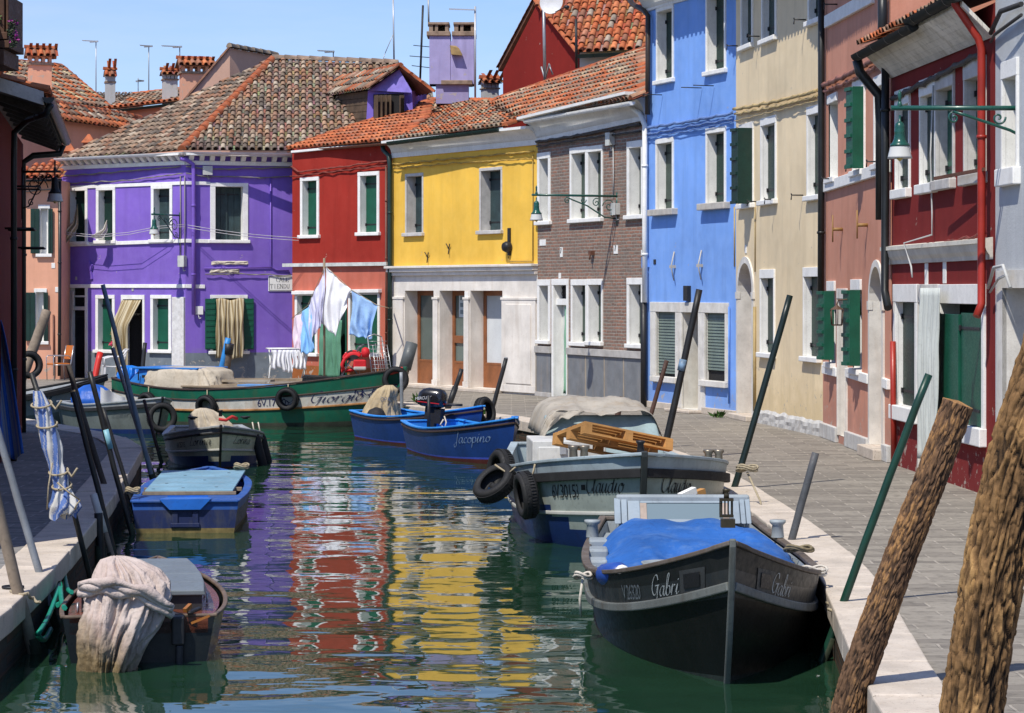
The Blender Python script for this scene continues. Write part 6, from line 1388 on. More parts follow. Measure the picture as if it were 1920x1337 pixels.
# tarpaulin: a thing lying over the hold
tp = thing('tarpaulin', 'blue tarpaulin stretched over the hold of the black work boat', 'tarpaulin', (gb.location.x, gb.location.y, WZ), gb.rotation_euler.z)
mb = MB()
def tf(a, b):
    x = 1.40 + 4.25 * b; q = x / g.L; w_ = g.half(q) * .93 * min(1, 1.12 - .6 * max(0, b - .62)); u = 2 * a - 1
    ridge_ = .755 if b < .06 else .755 - min(1, (b - .06) / .3) * .10 - (b - .06) / .94 * .20; edge = .46 + .02 * math.sin(b * 9)
    z = edge + (ridge_ - edge) * (1 - abs(u) ** (5.5 - 3.4 * min(1, b * 2.2))) + .035 * noise.noise(V((x * 1.4, u * 2.6, 2))) + .008 * noise.noise(V((x * 4, u * 6, 5))) - .07 * abs(noise.noise(V((x * 1.1 + u * 1.2, u * 1.5, 8)))) - .06 * abs(noise.noise(V((x * 1.5 - u * 1.4, u * 1.9 + x * .6, 3))))
    if b < .02: z -= .02
    if b > .3: z -= .07 * math.sin(min(1, (b - .3) / .6) * math.pi) * (1 - abs(u) ** 2)
    if u < -.55 and b < .5: z -= .12 * (-.55 - u) / .45 * math.sin(b * 9)
    return V((x + .05 * math.sin(u * 3), u * w_ * (1 + .03 * math.sin(b * 13 + u)), z))
mb.grid(tf, 60, 70); mb.build('tarp_cloth', TARP, tp, solid=.008)
# windscreen frame at the stern end of the hold
cb = MB(); BLG = paint('pale_blue_grey_frame', (.25, .30, .335), .5, .3, (.3, .3, .3))
X0 = 1.3
def wsq(cb, y0, y1, v0, v1, th=.03, pr=0.0):      # piece of the sloping screen: v 0..1 up the slope
    f = lambda y, v, o: (X0 + .20 - .22 * v + o, y, .71 + .20 * v)
    cb.hexa([f(y0, v0, -th), f(y1, v0, -th), f(y1, v0, pr), f(y0, v0, pr)], [f(y0, v1, -th), f(y1, v1, -th), f(y1, v1, pr), f(y0, v1, pr)])
for y0, y1 in ((-.66, -.60), (-.595, -.54), (-.535, -.42), (.40, .50), (.505, .55), (.555, .60)): wsq(cb, y0, y1, -.02, 1.04, .03, .02 if y1 - y0 < .08 else .005)
wsq(cb, -.42, .40, .84, 1.0, .03, .004); wsq(cb, -.42, .40, 0, .16, .03, .004); cb.build('windscreen_frame', BLG, gb, bevel=.008)
cb = MB(); wsq(cb, -.36, .34, .16, .84, .02, -.01); cb.build('windscreen', glassy('windscreen_glass', (.16, .21, .23), .15), gb)
for y0, y1 in ((-.42, -.36), (.34, .40)): cb = MB(); wsq(cb, y0, y1, .16, .84, .03, .003); cb.build('wood_bracket', mat('bare_plywood', (.38, .30, .24), .8, .3), gb)
cb = MB(); cb.box(X0 - .1, X0 + .0, -.64, .6, .5, .95); cb.build('cabin_back', LBG, gb, bevel=.02)
for p in ((1.3, -.86, .56), (1.3, .86, .56)): bitt(gb, p, LBG, .16, .06)
for q in ((1.5, 1.75, -.9, -.72, .34, .58), (1.9, 2.2, -.92, -.74, .34, .54), (2.4, 2.7, -.94, -.76, .32, .50)): cb = MB(); cb.box(*q); cb.build('locker', LBG, gb, bevel=.02)
lg = mat('lamp_black_brass', (.06, .05, .03), .4, .3, metal=.4); cb = MB(); bx(cb, 6.2, 6.3, -.05, .05, 1.14, 1.20); 
for y in (-.05, .04): cb.box(6.1, 6.11, y, y + .01, 1.2, 1.33)
cb.box(6.10, 6.16, -.05, .05, 1.2, 1.22); cb.box(6.10, 6.16, -.05, .05, 1.32, 1.34)
for k in range(4): cb.box(6.115, 6.135, -.04 + k * .024, -.03 + k * .024, 1.22, 1.32)
cb.lathe([(.0, .0), (.02, .0), (.02, .03), (.014, .04), (.03, .055), (.03, .065), (0, .07)], 10, (6.13, 0, 1.34)); cb.build('bow_lamp', lg, gb)
mb = MB(); mb.lathe([(.10, 0), (.145, .21), (.16, .235), (.15, .235), (.135, .2), (.09, .02), (0, .02)], 18, (0, 0, 0)); u = thing('bucket', 'pale grey bucket standing in the bow of the black work boat', 'bucket', gb.matrix_basis @ V((5.15, -.42, .53))); mb.build('pail', LBG, u)
u = thing('plank_stack', 'short brown planks lying by the gunwale of the black work boat', 'planks', gb.matrix_basis @ V((4.95, -.62, .52)), gb.rotation_euler.z); mb = MB(); mb.beam((-.1, -.05, .03), (.25, .40, .06), .2, .05); mb.build('plank', mat('oiled_plank', (.22, .12, .05), .7, .35, 3, .2), u); mb = MB(); mb.beam((-.12, .02, .09), (.05, .2, .11), .16, .04); mb.build('plank', mat('brown_plank', (.13, .07, .035), .7, .35, 3), u)
u = thing('fender', 'blue cylindrical fender lying inside the black work boat', 'fender', gb.matrix_basis @ V((4.55, -.78, .54)), gb.rotation_euler.z); mb = MB(); mb.lathe([(.0, -.2), (.05, -.2), (.09, -.13), (.09, .13), (.05, .2), (0, .2)], 14, (0, 0, .06), 0, (.9, .35, .15)); mb.build('fender_body', mat('blue_fender', (.02, .07, .32), .4, .2), u); mb = MB(); mb.lathe([(.05, .19), (.065, .2), (.055, .235), (.025, .235), (.02, .2)], 12, (0, 0, .06), 0, (.9, .35, .15)); mb.build('fender_eye', WHITE, u)
M_ = gb.matrix_basis
rope_loop('white rope coil on the right gunwale of the black work boat', M_ @ V((4.35, .84, .56)), .10, 3, WROPE, .8, .010)
rope_loop('dark rope looped over the right rail of the black work boat', M_ @ V((2.6, .92, .56)), .12, 2, mat('dark_rope', (.2, .16, .09), .9, .3, 30), .5, .013)
rope_loop('white rope end tied at the left gunwale of the black work boat', M_ @ V((4.1, -1.0, .5)), .07, 2, WROPE, .9, .012, [M_ @ V((4.1, -1.0, .55)), M_ @ V((4.15, -1.03, .35)), M_ @ V((4.1, -1.02, .2))])
# --- grey work boat with pallets
GYH = paint('grey_green_hull', (.36, .40, .36), .38, .35, (.16, .15, .12)); BLH = paint('dark_blue_antifoul', (.010, .03, .13), .4, .3, (.02, .02, .03)); GYT = paint('blue_grey_rail', (.34, .41, .44), .5, .3, (.12, .1, .09)); CRH = paint('cream_grey_hull', (.34, .335, .29), .5, .4, (.22, .2, .17))
st, bw = V((.95, 33.3, WZ)), V((1.40, 26.0, WZ))
c = Hull(7.3, 1.24, .95, .72, .64, 1.08, fl=.84, p=5.0, sm=.5, rake=.30, ex=.6, foot=.3, zc=-.2, bowfl=.35)
cl = c.make('work_boat', 'grey work boat loaded with pallets, tyres hung on its bow corner', st, bw, ([HB, BLH, GYH, GYT], lambda a, q: (0 if a < 1 else 1 if a < (5 if q < .86 else 4 if q < .91 else 3 if q < .95 else 2 if q < .98 else 1) else 2 if a < 9 else 3)), [0, .1, .22, .34, .46, .58, .66, .74, .82, .88, 1], GYT, GYT, None, floor=.35, rub=[(.855, RUBBER, .085), (.50, mat('silver_strip', (.45, .45, .42), .5, .1), .035)], stem=(mat('dark_stem', (.03, .035, .035), .5), .035), gw=.11)
s3, w3 = script('Claudio', .23, nib=.07); s3 = [[(x * .6, y) for x, y in f] for f in s3]; c.letter(s3, c.walk(1 - 1e-4, .66, .74, -1, -1), .69, -1, INK); s4, w4 = roman('6V.30153', .2, 0, .9); c.letter([[(x * .40, y * 1.1) for x, y in f] for f in s4], c.walk(1 - 1e-4, .66, 1.34, -1, -1), .65, -1, INK)
c.letter(s3, c.walk(1 - 1e-4, .66, .24, 1, -1), .69, 1, INK)
c.letter([[(-.0, 0), (.06, .0), (.06, .06), (0, .06)]], c.walk(1 - 1e-4, .7, .82, -1, -1), .72, -1, INK, 'painted_dot')
c.deck(.66, .985, .07, GYT, 'foredeck'); 
mb = MB(); mb.box(c.L * .40, c.L * .66, -1.08, 1.08, .55, .60); mb.build('deck_boards', mat('worn_deck_board', (.34, .27, .19), .85, .35, 2, .3), cl, bevel=.008)
mb = MB(); mb.box(c.L * .40, c.L * .55, -.95, -.05, .6, 1.02); mb.box(c.L * .552, c.L * .556, -.88, -.5, .66, .95); mb.build('engine_box', paint('white_gel_coat', (.62, .62, .59), .4, .2), cl, bevel=.03)
mb = MB(); mb.box(c.L * .556, c.L * .56, -.62, -.54, .86, .96); mb.build('hasp', STEEL, cl)
mb = MB(); mb.hexa([(3.0, -.78, .8), (3.15, -.78, .8), (3.15, .78, .8), (3.0, .78, .8)], [(2.6, -.7, 1.26), (2.7, -.7, 1.26), (2.7, .7, 1.26), (2.6, .7, 1.26)]); mb.build('windscreen_frame', paint('teal_grey_frame', (.25, .33, .34), .5, .2), cl, bevel=.02)
CANV = mat('grey_canvas', (.37, .335, .28), .85, .25, 1.5, .35, 18, dirt=.45, dcol=(.26, .17, .08), bd=.02)
cv = thing('canvas_cover', 'grey canvas hood draped over the wheelhouse of the pallet boat', 'cover', cl.location, cl.rotation_euler.z); mb = MB()
def cf(a, b):
    u = 2 * a - 1; x = 1.0 + 1.9 * b; w_ = .80 - .02 * b; top = 1.42 - .05 * b; z = 1.02 + (top - 1.0) * (1 - abs(u) ** 8.0) - (.10 * (b - .85) / .15 if b > .85 else 0) * (1 - abs(u))
    sag = .05 * math.sin(b * math.pi * 3) * (1 - u * u)
    return V((x + .05 * math.sin(u * 5), u * w_ * (1 - .10 * (1 - abs(u) ** 3) * 0), z - sag + .022 * noise.noise(V((x * 1.5, u * 4, 1))) - .04 * abs(noise.noise(V((x * 2.2 + u, u * 3, 6)))) + .016 * noise.noise(V((x * 4, u * 9, 3)))))
mb.grid(cf, 50, 40)
def cf2(a, b):     # front flap hanging at the left post
    p = cf(.0 + .34 * a, 1.0); return V((p.x + .06 * b + .04 * math.sin(a * 9), p.y + .03 * math.sin(b * 5), p.z - (.05 + .20 * (1 - a) ** 1.3) * b + .03 * noise.noise(V((a * 6, b * 5, 7)))))
mb.grid(cf2, 20, 14); mb.build('canvas', CANV, cv, solid=.008)
PAL = mat('pallet_wood', (.46, .235, .075), .8, .3, 2.5, .25, 30, dirt=.2, dcol=(.2, .1, .04)); M_ = cl.matrix_basis
def pallet(label, loc, rz, tilt, L=1.2, W_=.8):
    t = thing('pallet', label, 'pallet', loc, rz, 'pallets on the grey work boat'); t.rotation_euler = (tilt[0], tilt[1], rz)
    for k in range(7):
        mb = MB(); y = -W_ / 2 + .05 + k * (W_ - .1) / 6; mb.box(-L / 2, L / 2, y - .045, y + .045, .122, .144); mb.build('slat', PAL, t)
    for x in (-L / 2 + .05, 0, L / 2 - .05):
        mb = MB(); mb.box(x - .05, x + .05, -W_ / 2, W_ / 2, .1, .121); mb.build('bearer', PAL, t)
        for y in (-W_ / 2 + .05, 0, W_ / 2 - .05): mb = MB(); mb.box(x - .05, x + .05, y - .05, y + .05, .022, .099); mb.build('block', PAL, t)
    for y in (-W_ / 2 + .05, 0, W_ / 2 - .05): mb = MB(); mb.box(-L / 2, L / 2, y - .05, y + .05, 0, .021); mb.build('bottom_board', PAL, t)
    return t
pallet('tan wooden pallet lying lowest, flat across the grey work boat', M_ @ V((5.15, .22, .72)), cl.rotation_euler.z + 1.42, (0, .0))
pallet('tan wooden pallet tilted on top of the lower pallet', M_ @ V((4.75, -.05, .98)), cl.rotation_euler.z + 1.95, (-.24, .20))
for p in ((6.0, -.62, .92), (6.0, -.50, .92), (5.6, .98, .84), (5.6, 1.1, .84)): bitt(cl, p, mat('worn_brass_steel', (.22, .19, .15), .4, .3, metal=.6), .17, .05)
bitt(cl, (7.25, 0, 1.10), IRON, .12, .04)
def on(h, r, q, t, side, out): return r.matrix_basis @ (h.pt(q, t, side) + h.nrm(q, t, side) * out)
p = on(c, cl, .84, .50, -1, .10) + V((-.10, 0, .22)); tyre('upright tyre hung on the bow corner of the grey work boat', p, (cl.matrix_basis.to_3x3() @ c.nrm(.84, .6, -1)) + V((-.3, .1, .05)), .245, .085, on(c, cl, .84, 1.0, -1, .02))
p = on(c, cl, .70, .50, -1, .22) + V((-.10, 0, .34)); tyre('tilted tyre hanging out over the water beside the grey work boat', p, (-.55, -.50, .75), .245, .085, on(c, cl, .72, 1.0, -1, .02))
p = on(c, cl, .52, .72, -1, .12) + V((0, 0, .22)); tyre('tyre hung farther back on the side of the grey work boat', p, (-1, -.45, .1), .245, .085)
u = thing('broom', 'wooden scrubbing broom lying across the pallet boat bow', 'broom', M_ @ V((7.35, .35, .62))); mb = MB(); mb.beam((-.30, -.9, -.18), (.12, -.55, .02), .03, .03); mb.build('handle', mat('pale_stick', (.42, .36, .28), .8, .2), u); mb = MB(); mb.beam((-.05, -.72, .0), (.28, -.48, .10), .08, .06); mb.build('broom_head', PAL, u); mb = MB(); mb.beam((.02, -.72, .06), (.18, -.60, .12), .07, .07); mb.build('bristles', WHITE, u)
rope_loop('pale mooring rope bunched at the right bow of the grey work boat', M_ @ V((6.55, 1.28, .82)), .11, 3, ROPE, .6, .012, [M_ @ V((6.55, 1.28, .82)), M_ @ V((6.75, 1.4, .5)), M_ @ V((6.8, 1.38, .2))])
# --- long green and white boat
GRB = paint('green_boat_paint', (.010, .115, .066), .4, .35, (.12, .06, .02)); WHB = paint('white_boat_paint', (.58, .56, .50), .5, .45, (.34, .17, .05)); SLM = mat('waterline_slime', (.045, .05, .035), .8, .4, 4, .3); WDB = mat('weathered_plank', (.28, .215, .145), .85, .35, 2.5, .3, 25, dirt=.3)
st, bw = V((-8.55, 53.0, WZ)), V((-2.55, 50.05, WZ))
L_ = (bw - st).length; r_ = Hull(L_, .95, .5, .92, .72, 1.22, fl=.86, p=2.6, sm=.42, rake=.35, ex=.7, foot=.5, zc=-.12)
gi = r_.make('cargo_boat', 'long green and white cargo boat with rusty stripe moored below the washing', st, bw, ([SLM, GRB, WHB, GRB], [0, 0, 1, 1, 1, 2, 2, 2, 3, 3]), [0, .1, .2, .3, .4, .50, .58, .66, .76, .88, 1], GRB, mat('dark_rail_wood', (.05, .03, .025), .7, .3), None, floor=.3, rub=[(.50, mat('rusty_strake', (.34, .16, .05), .8, .4, 5), .035), (.765, mat('dark_rail_wood', (.05, .03, .025), .7, .3), .03)], stem=(GRB, .04))
NAVY = mat('navy_lettering', (.02, .02, .08), .6, .15)
s5, w5 = script('Giorgio', .25, nib=.05); dq = lambda x: r_.walk(1 - 1e-4, .56, x, -1, -1)
r_.letter(s5, dq(1.80), .575, -1, NAVY); r_.letter(script('~', .24)[0], dq(2.32), .60, -1, NAVY); r_.letter([[(w - x, y) for x, y in f] for w in (.28,) for f in script('~', .3)[0]], dq(.86), .62, -1, NAVY); r_.letter([[(w - x, y) for x, y in f] for w in (.2,) for f in script('~', .2)[0]], dq(.52), .64, -1, NAVY)
s6, w6 = roman('6V.17', .2, 0, .9); r_.letter([[(x * .75, y * 1.1) for x, y in f] for f in s6], dq(2.95), .57, -1, NAVY); s6b, _ = roman('50', .2); r_.letter([[(x * .75, y * 1.1) for x, y in f] for f in s6b], dq(2.5), .565, -1, NAVY)
mb = MB()
for k in range(7): y = -.78 + k * .23; mb.box(2.0, 4.5 - .1 * (k % 2), y, y + .2, .78 + .012 * (k % 3), .82 + .012 * (k % 3))
mb.build('plank_deck', WDB, gi, bevel=.006)
u = thing('long_plank', 'long weathered plank laid along the green and white boat', 'plank', gi.matrix_basis @ V((.9, .5, .84)), gi.rotation_euler.z); mb = MB(); mb.beam((.3, -.1, .06), (4.2, .25, .10), .3, .05); mb.build('board', WDB, u)
u = thing('long_plank', 'second plank with pale grain lying beside the first one', 'plank', gi.matrix_basis @ V((.9, .0, .84)), gi.rotation_euler.z); mb = MB(); mb.beam((.6, -.2, .05), (3.0, -.12, .09), .2, .045); mb.build('board', mat('pale_plank', (.36, .30, .22), .85, .3, 2.5), u)
BHT = paint('bright_blue_hatch', (.02, .17, .52), .5, .3, (.05, .1, .25)); LBH = paint('light_blue_boards', (.10, .25, .50), .6, .35, (.3, .3, .3))
mb = MB(); mb.box(3.35, 4.95, -.66, -.2, .80, .86); mb.box(3.2, 4.7, -.75, .3, .76, .80); mb.build('hatch_boards', LBH, gi, bevel=.008)
mb = MB(); mb.hexa([(.35, -.55, .72), (1.15, -.6, .72), (1.15, .6, .72), (.35, .55, .72)], [(.75, -.5, 1.15), (1.15, -.55, 1.15), (1.15, .55, 1.15), (.75, .5, 1.15)]); mb.box(.62, 2.3, -.6, .62, 1.15, 1.19); mb.build('engine_hatch', BHT, gi, bevel=.012)
mb = MB(); mb.box(.78, .8, -.62, -.6, .9, 1.08); mb.box(.9, .96, -.64, -.6, .96, 1.02); mb.build('hatch_latch', IRON, gi)
TANC = mat('sand_canvas', (.46, .40, .31), .85, .2, 2, .35, 20, dirt=.3, dcol=(.3, .22, .14), bd=.02)
u = thing('canvas_cover', 'sand coloured canvas draped over the engine hatch of the green boat', 'cover', gi.matrix_basis @ V((1.75, -.05, .72)), gi.rotation_euler.z); cover(u, [(0, 0, .02, 1.05, .72, 1), (0, 0, .2, .98, .66, .8), (-.02, 0, .40, .90, .6, .6), (-.05, 0, .46, .75, .5, .4), (-.05, 0, .48, .3, .2, .2)], TANC, 'canvas', .028, 7, sq=.5, crisp=1.6)
for q, lb in ((.18, 'small tyre hung near the stern of the green boat'), (.42, 'tyre fender hung amidships on the green boat'), (.70, 'tyre fender hung before the name on the green boat')):
    tyre(lb, on(r_, gi, q, .62 if q < .6 else .72, -1, .10), gi.matrix_basis.to_3x3() @ r_.nrm(q, .6, -1), .22, .075, on(r_, gi, q, 1.02, -1, .03))
tyre('tyre tied round the raised bow of the green boat', on(r_, gi, .985, .86, -1, .10), (.12, -1, .1), .25, .085)
tyre('black tyre lying inside the bow of the green boat', gi.matrix_basis @ V((L_ * .74, 0, .95)), (.1, .1, 1), .3, .1)
mb = MB(); mb.beam((L_ + .05, -.12, 1.14), (L_ + .3, .05, 1.22), .2, .10); mb.build('bow_cap', mat('red_bow_cap', (.42, .03, .02), .5, .2), gi, bevel=.02)
u = thing('plastic_bag', 'bright blue plastic bag hanging over the stern of the green boat', 'bag', gi.matrix_basis @ V((.05, -.15, .5))); BAG = mat('blue_bag_plastic', (.01, .17, .62), .3, .3, 4, .4, 12, bd=.03); cover(u, [(-.05, -.1, -.35, .16, .14, 1.2), (-.02, -.1, -.1, .14, .12, 1), (.04, -.1, .2, .16, .16, 1), (.12, -.05, .5, .26, .22, 1), (.14, 0, .66, .2, .17, .8), (.14, 0, .7, .06, .05, .3)], BAG, 'bag_film', .05, 6, seed=3)
u = thing('net_heap', 'heap of nets and red and white bags at the stern of the green boat', 'nets', gi.matrix_basis @ V((.75, -.05, .70))); cover(u, [(0, 0, .0, .42, .32, 1), (0, 0, .16, .34, .26, 1), (0, 0, .26, .18, .14, 1), (0, 0, .28, .05, .05, 0)], mat('dark_net', (.05, .05, .055), .9, .4, 12, .6, 40), 'net', .06, 5, seed=5); mb = MB(); foliage(mb, (-.1, 0, .28), .3, .2, .09, 50, .06); mb.build('white_rags', WHITE, u); mb = MB(); foliage(mb, (-.18, -.02, .34), .16, .1, .05, 16, .06); mb.build('red_rags', mat('red_rag', (.45, .03, .03), .8, .2), u)
u = thing('oar', 'oar lying across the stern of the green boat', 'oar', gi.matrix_basis @ V((-.2, .3, 1.02)), gi.rotation_euler.z); mb = MB(); mb.tube([(0, 0, 0), (1.1, .1, .02), (1.9, .3, .03)], .022, 6); mb.build('shaft', WDB, u)
# --- outboard motor
def outboard(t, x, y, z, cowl, accent=None, tilt=.25, s=1.0, face=math.pi):
    M0 = Matrix.Translation((x, y, z)) @ Matrix.Rotation(face, 4, 'Z') @ Matrix.Rotation(-tilt, 4, 'Y') @ Matrix.Scale(s, 4)
    mb = MB(); mb.T = M0; R = []
    for (zz, l, w_, cx) in ((.0, .20, .12, .0), (.03, .26, .15, .0), (.14, .27, .16, .0), (.24, .25, .15, -.01), (.31, .19, .11, -.02), (.335, .10, .06, -.03)):
        R.append(mb.add([(cx + l * abs(math.cos(a)) ** .6 * math.copysign(1, math.cos(a)), w_ * abs(math.sin(a)) ** .6 * math.copysign(1, math.sin(a)), zz) for a in [2 * math.pi * k / 20 for k in range(20)]]))
    for v in range(len(R) - 1):
        for k in range(20): k2 = (k + 1) % 20; mb.fc([R[v] + k, R[v] + k2, R[v + 1] + k2, R[v + 1] + k], 1 if (accent and v == 1 and k) else 0, True)
    mb.fc([R[-1] + k for k in range(20)]); mb.fc([R[0] + k for k in reversed(range(20))]); mb.build('cowl', [cowl, cowl], t)
    if accent:
        mb = MB(); mb.T = M0
        for yy in (-.164, .164): mb.box(-.2, .22, yy - .003, yy + .003, .07, .085)
        mb.box(.266, .272, -.12, .12, .07, .085); mb.box(-.274, -.268, -.12, .12, .07, .085); mb.build('stripe', accent, t)
    mb = MB(); mb.T = M0; mb.box(-.1, .1, -.06, .06, -.6, .0); mb.box(-.22, -.1, -.1, .1, -.28, -.02); mb.lathe([(.0, -.15), (.05, -.1), (.06, .05), (.0, .15)], 10, (.02, 0, -.68), 0, (1, 0, 0)); mb.tube([(-.1, 0, -.02), (-.35, .05, .08), (-.6, .06, .10)], .022, 8); mb.build('leg', IRON, t)
    return M0
OBK = mat('black_cowl', (.012, .012, .014), .25, .2, 5, .05, coat=.4)
# --- blue rowing boats
DBL = paint('deep_blue_hull', (.012, .045, .20), .38, .3, (.015, .03, .08)); SKY = paint('sky_blue_rim', (.03, .26, .74), .45, .2, (.1, .2, .4)); RBT = paint('maroon_bottom', (.10, .02, .018), .6, .4); WLB = paint('bright_waterline', (.06, .1, .55), .5, .2)
def blue_boat(label, st, bw, L, nm, zb=.78):
    hh = Hull(L, .72, .55, .52, .48, zb, fl=.72, p=2.1, sm=.4, rake=.22, ex=.75, zc=-.12, foot=.2)
    r = hh.make('rowing_boat', label, st, bw, ([RBT, WLB, DBL], [0, 0, 1, 2, 2, 2, 2]), [0, .12, .25, .29, .45, .62, .8, 1], SKY, SKY, 'small blue rowing boats', floor=.05, rub=[(.93, mat('dark_rail_wood', (.05, .03, .025), .7, .3), .03)], gw=.09, gh=.03)
    hh.thwart(.12, .3, SKY); hh.thwart(.5, .3, SKY); hh.deck(.82, .985, .05, SKY); return hh, r
st, bw = V((-1.45, 42.9, WZ)), V((-.02, 38.9, WZ)); h1, r1 = blue_boat('bright blue rowing boat with black outboard and silver name, nearer of two', st, bw, (bw - st).length, 1)
LSC = mat('pale_blue_lettering', (.2, .3, .5), .6, .15); s7, w7 = script('Jacopino', .2); h1.letter(s7, h1.walk(1 - 1e-4, .6, 1.55, -1, -1), .62, -1, LSC)
u = thing('outboard_motor', 'black outboard motor with red stripe tilted on the blue rowing boat', 'outboard motor', r1.matrix_basis @ V((.05, 0, .06)), -.35); M0 = outboard(u, .0, .0, .72, OBK, mat('red_stripe', (.5, .02, .03), .4, .1), .1, 1.0, math.pi)
vs, w_ = roman('MERCURY', .075, .25, .9); mb = MB(); mb.T = Matrix.Rotation(-.1, 4, 'Y') @ Matrix.Translation((0, 0, .72)); 
for f in vs: mb.face([(x - .17, -.175, y + .14) for x, y in f])
mb.build('maker_lettering', mat('white_print', (.6, .6, .6), .5, .1), u)
mb = MB(); mb.tube([V((.25, -.02, .55)), V((.32, -.1, .45)), V((.3, -.12, .35)), V((.2, -.1, .4)), V((.25, -.06, .5))], .014, 6); mb.build('cable_loop', WROPE, u)
mb = MB(); mb.tube([(.5, -.2, .3), (.5, -.2, 1.0)], .03, 6); mb.build('oar_post', IRON, r1)
for q, side in ((.62, 1), (.9, 1)): mb = MB(); p = h1.pt(q, 1, side); mb.box(p.x - .05, p.x + .05, p.y - .1, p.y, p.z + .02, p.z + .1); mb.build('oarlock_block', SKY, r1, bevel=.006)
st, bw = V((-2.65, 46.6, WZ)), V((-.62, 42.9, WZ)); h2_, r2 = blue_boat('deep blue rowing boat with sacking over its outboard, farther of two', st, bw, (bw - st).length, 2)
SACK = mat('printed_sacking', (.42, .33, .20), .85, .25, 3, .4, 16, dirt=.35, dcol=(.25, .2, .13), bd=.02)
u = thing('motor_cover', 'beige printed sacking tied over the motor of the farther blue boat', 'cover', r2.matrix_basis @ V((.25, .0, .3)), 0); cover(u, [(0, 0, -.06, .44, .42, .8), (0, 0, .2, .36, .34, 1), (.05, 0, .45, .27, .25, .9), (.12, 0, .64, .2, .18, .7), (.15, 0, .72, .08, .07, .3)], SACK, 'sacking', .045, 6, seed=2, crisp=2.0)
vs, w_ = roman('OPA', .12, 0); mb = MB()
for f in vs: mb.face([(x * .8 + .0, -.262 - .0 * y + .12 * (y) , .42 + y) for x, y in f])
mb.build('sack_print', mat('faded_print', (.12, .14, .18), .8, .3), u)
u = thing('fender', 'black ball fender lying against the sacking in the farther blue boat', 'fender', r2.matrix_basis @ V((.55, -.25, .42))); mb = MB(); mb.lathe([(0, -.19), (.1, -.17), (.18, -.08), (.19, 0), (.18, .08), (.1, .17), (0, .19)], 16, (0, 0, 0), 0, (.3, -.3, .8)); mb.build('fender_body', RUBBER, u)
tyre('tyre hung over the bow of the farther blue boat', on(h2_, r2, .92, .9, 1, .02) + V((.05, -.1, .05)), (.8, -.5, .2), .24, .08)
# --- grey boats at the left bend
NVB = paint('navy_bottom', (.012, .035, .16), .4, .3); SAGE = paint('sage_hull', (.56, .57, .46), .45, .35, (.2, .2, .16)); GRL = paint('dark_grey_rail', (.33, .35, .36), .5, .3)
st, bw = V((-5.45, 42.8, WZ)), V((-4.66, 38.3, WZ)); L_ = (bw - st).length
v = Hull(L_, .82, .62, .42, .37, .68, fl=.78, p=3.6, sm=.45, rake=.28, ex=.65, zc=-.14, foot=.22, bowfl=.5)
v1 = v.make('open_boat', 'sage green open boat with blue bottom facing bow on, left of centre', st, bw, ([RBT, NVB, SAGE, GRL], lambda a, q: 0 if a < 2 else (1 if a < (4 if q < .95 else 3) else (2 if a < 9 else 3))), [0, .1, .2, .32, .44, .52, .6, .7, .8, .9, 1], GRL, GRL, 'grey open boats', floor=.15, rub=[(.90, RUBBER, .028), (.56, mat('silver_strip', (.45, .45, .42), .5, .1), .03)], stem=(IRON, .02), gw=.10)
sA, _ = script('Leoncino', .0) if False else script('Lorina', .17); v.letter(sA, v.walk(1 - 1e-4, .7, .80, -1, -1), .68, -1, INK); sB, _ = roman('6V 25715', .12, 0, .9); v.letter([[(x * .75, y) for x, y in f] for f in sB], v.walk(1 - 1e-4, .7, 1.28, -1, -1), .66, -1, INK); v.letter(sA, v.walk(1 - 1e-4, .7, .30, 1, -1), .70, 1, INK)
v.deck(.72, .985, .03, GRL); bitt(v1, (L_ + .12, 0, .85), IRON, .1, .03)
for y in (-.42, .42): mb = MB(); mb.lathe([(.07, 0), (.09, .02), (.05, .03), (.045, -.02)], 12, (L_ * .93, y, .80)); mb.build('fairlead', IRON, v1)
u = thing('motor_cover', 'crumpled beige cover with red strap behind the sage green boat bow', 'cover', v1.matrix_basis @ V((1.2, .0, .42)), 0); cover(u, [(0, 0, -.1, .40, .36, 1), (0, 0, .1, .36, .30, 1), (-.06, 0, .26, .26, .24, 1), (-.10, 0, .36, .15, .14, .7), (-.11, 0, .39, .05, .05, .3)], TANC, 'canvas', .05, 6, seed=7, crisp=1.8)
mb = MB(); mb.tube([(.2, -.36, .22), (.32, -.34, .2), (.42, -.28, .26), (.5, -.2, .22)], .03, 6); mb.build('strap', mat('red_rag', (.45, .03, .03), .8, .2), u)
for i, (q, lb) in enumerate(((.80, 'black tube fender hanging off the right side of the sage green boat'), (.62, 'second black tube fender farther back on the sage green boat'))):
    u = thing('tube_fender', lb, 'fender', on(v, v1, q, .55, 1, .10)); mb = MB(); mb.lathe([(0, -.32), (.05, -.31), (.075, -.24), (.075, .24), (.05, .31), (0, .32)], 12, (0, 0, 0), 0, (.25, 0, -1)); mb.build('fender_body', RUBBER, u); mb = MB(); mb.tube([(-.08, 0, .3), (-.12, .0, .5)], .012, 5); mb.build('rope', WROPE, u)
st, bw = V((-9.0, 50.8, WZ)), V((-7.0, 47.4, WZ)); L_ = (bw - st).length
v = Hull(L_, .85, .65, .50, .50, .72, fl=.78, p=2.5, sm=.45, rake=.25, ex=.65, zc=-.14, foot=.22, bowfl=.5); SG2 = paint('grey_hull', (.17, .19, .18), .45, .35, (.1, .1, .09))
v2 = v.make('open_boat', 'dark grey open boat with a tyre on its bow behind the grey poles', st, bw, ([HB, NVB, SG2, GRL], [0, 1, 1, 2, 2, 2, 2, 3]), [0, .1, .2, .3, .45, .6, .74, .86, 1], GRL, GRL, 'grey open boats', floor=.15, rub=[(.87, RUBBER, .06)], stem=(IRON, .02), gw=.10)
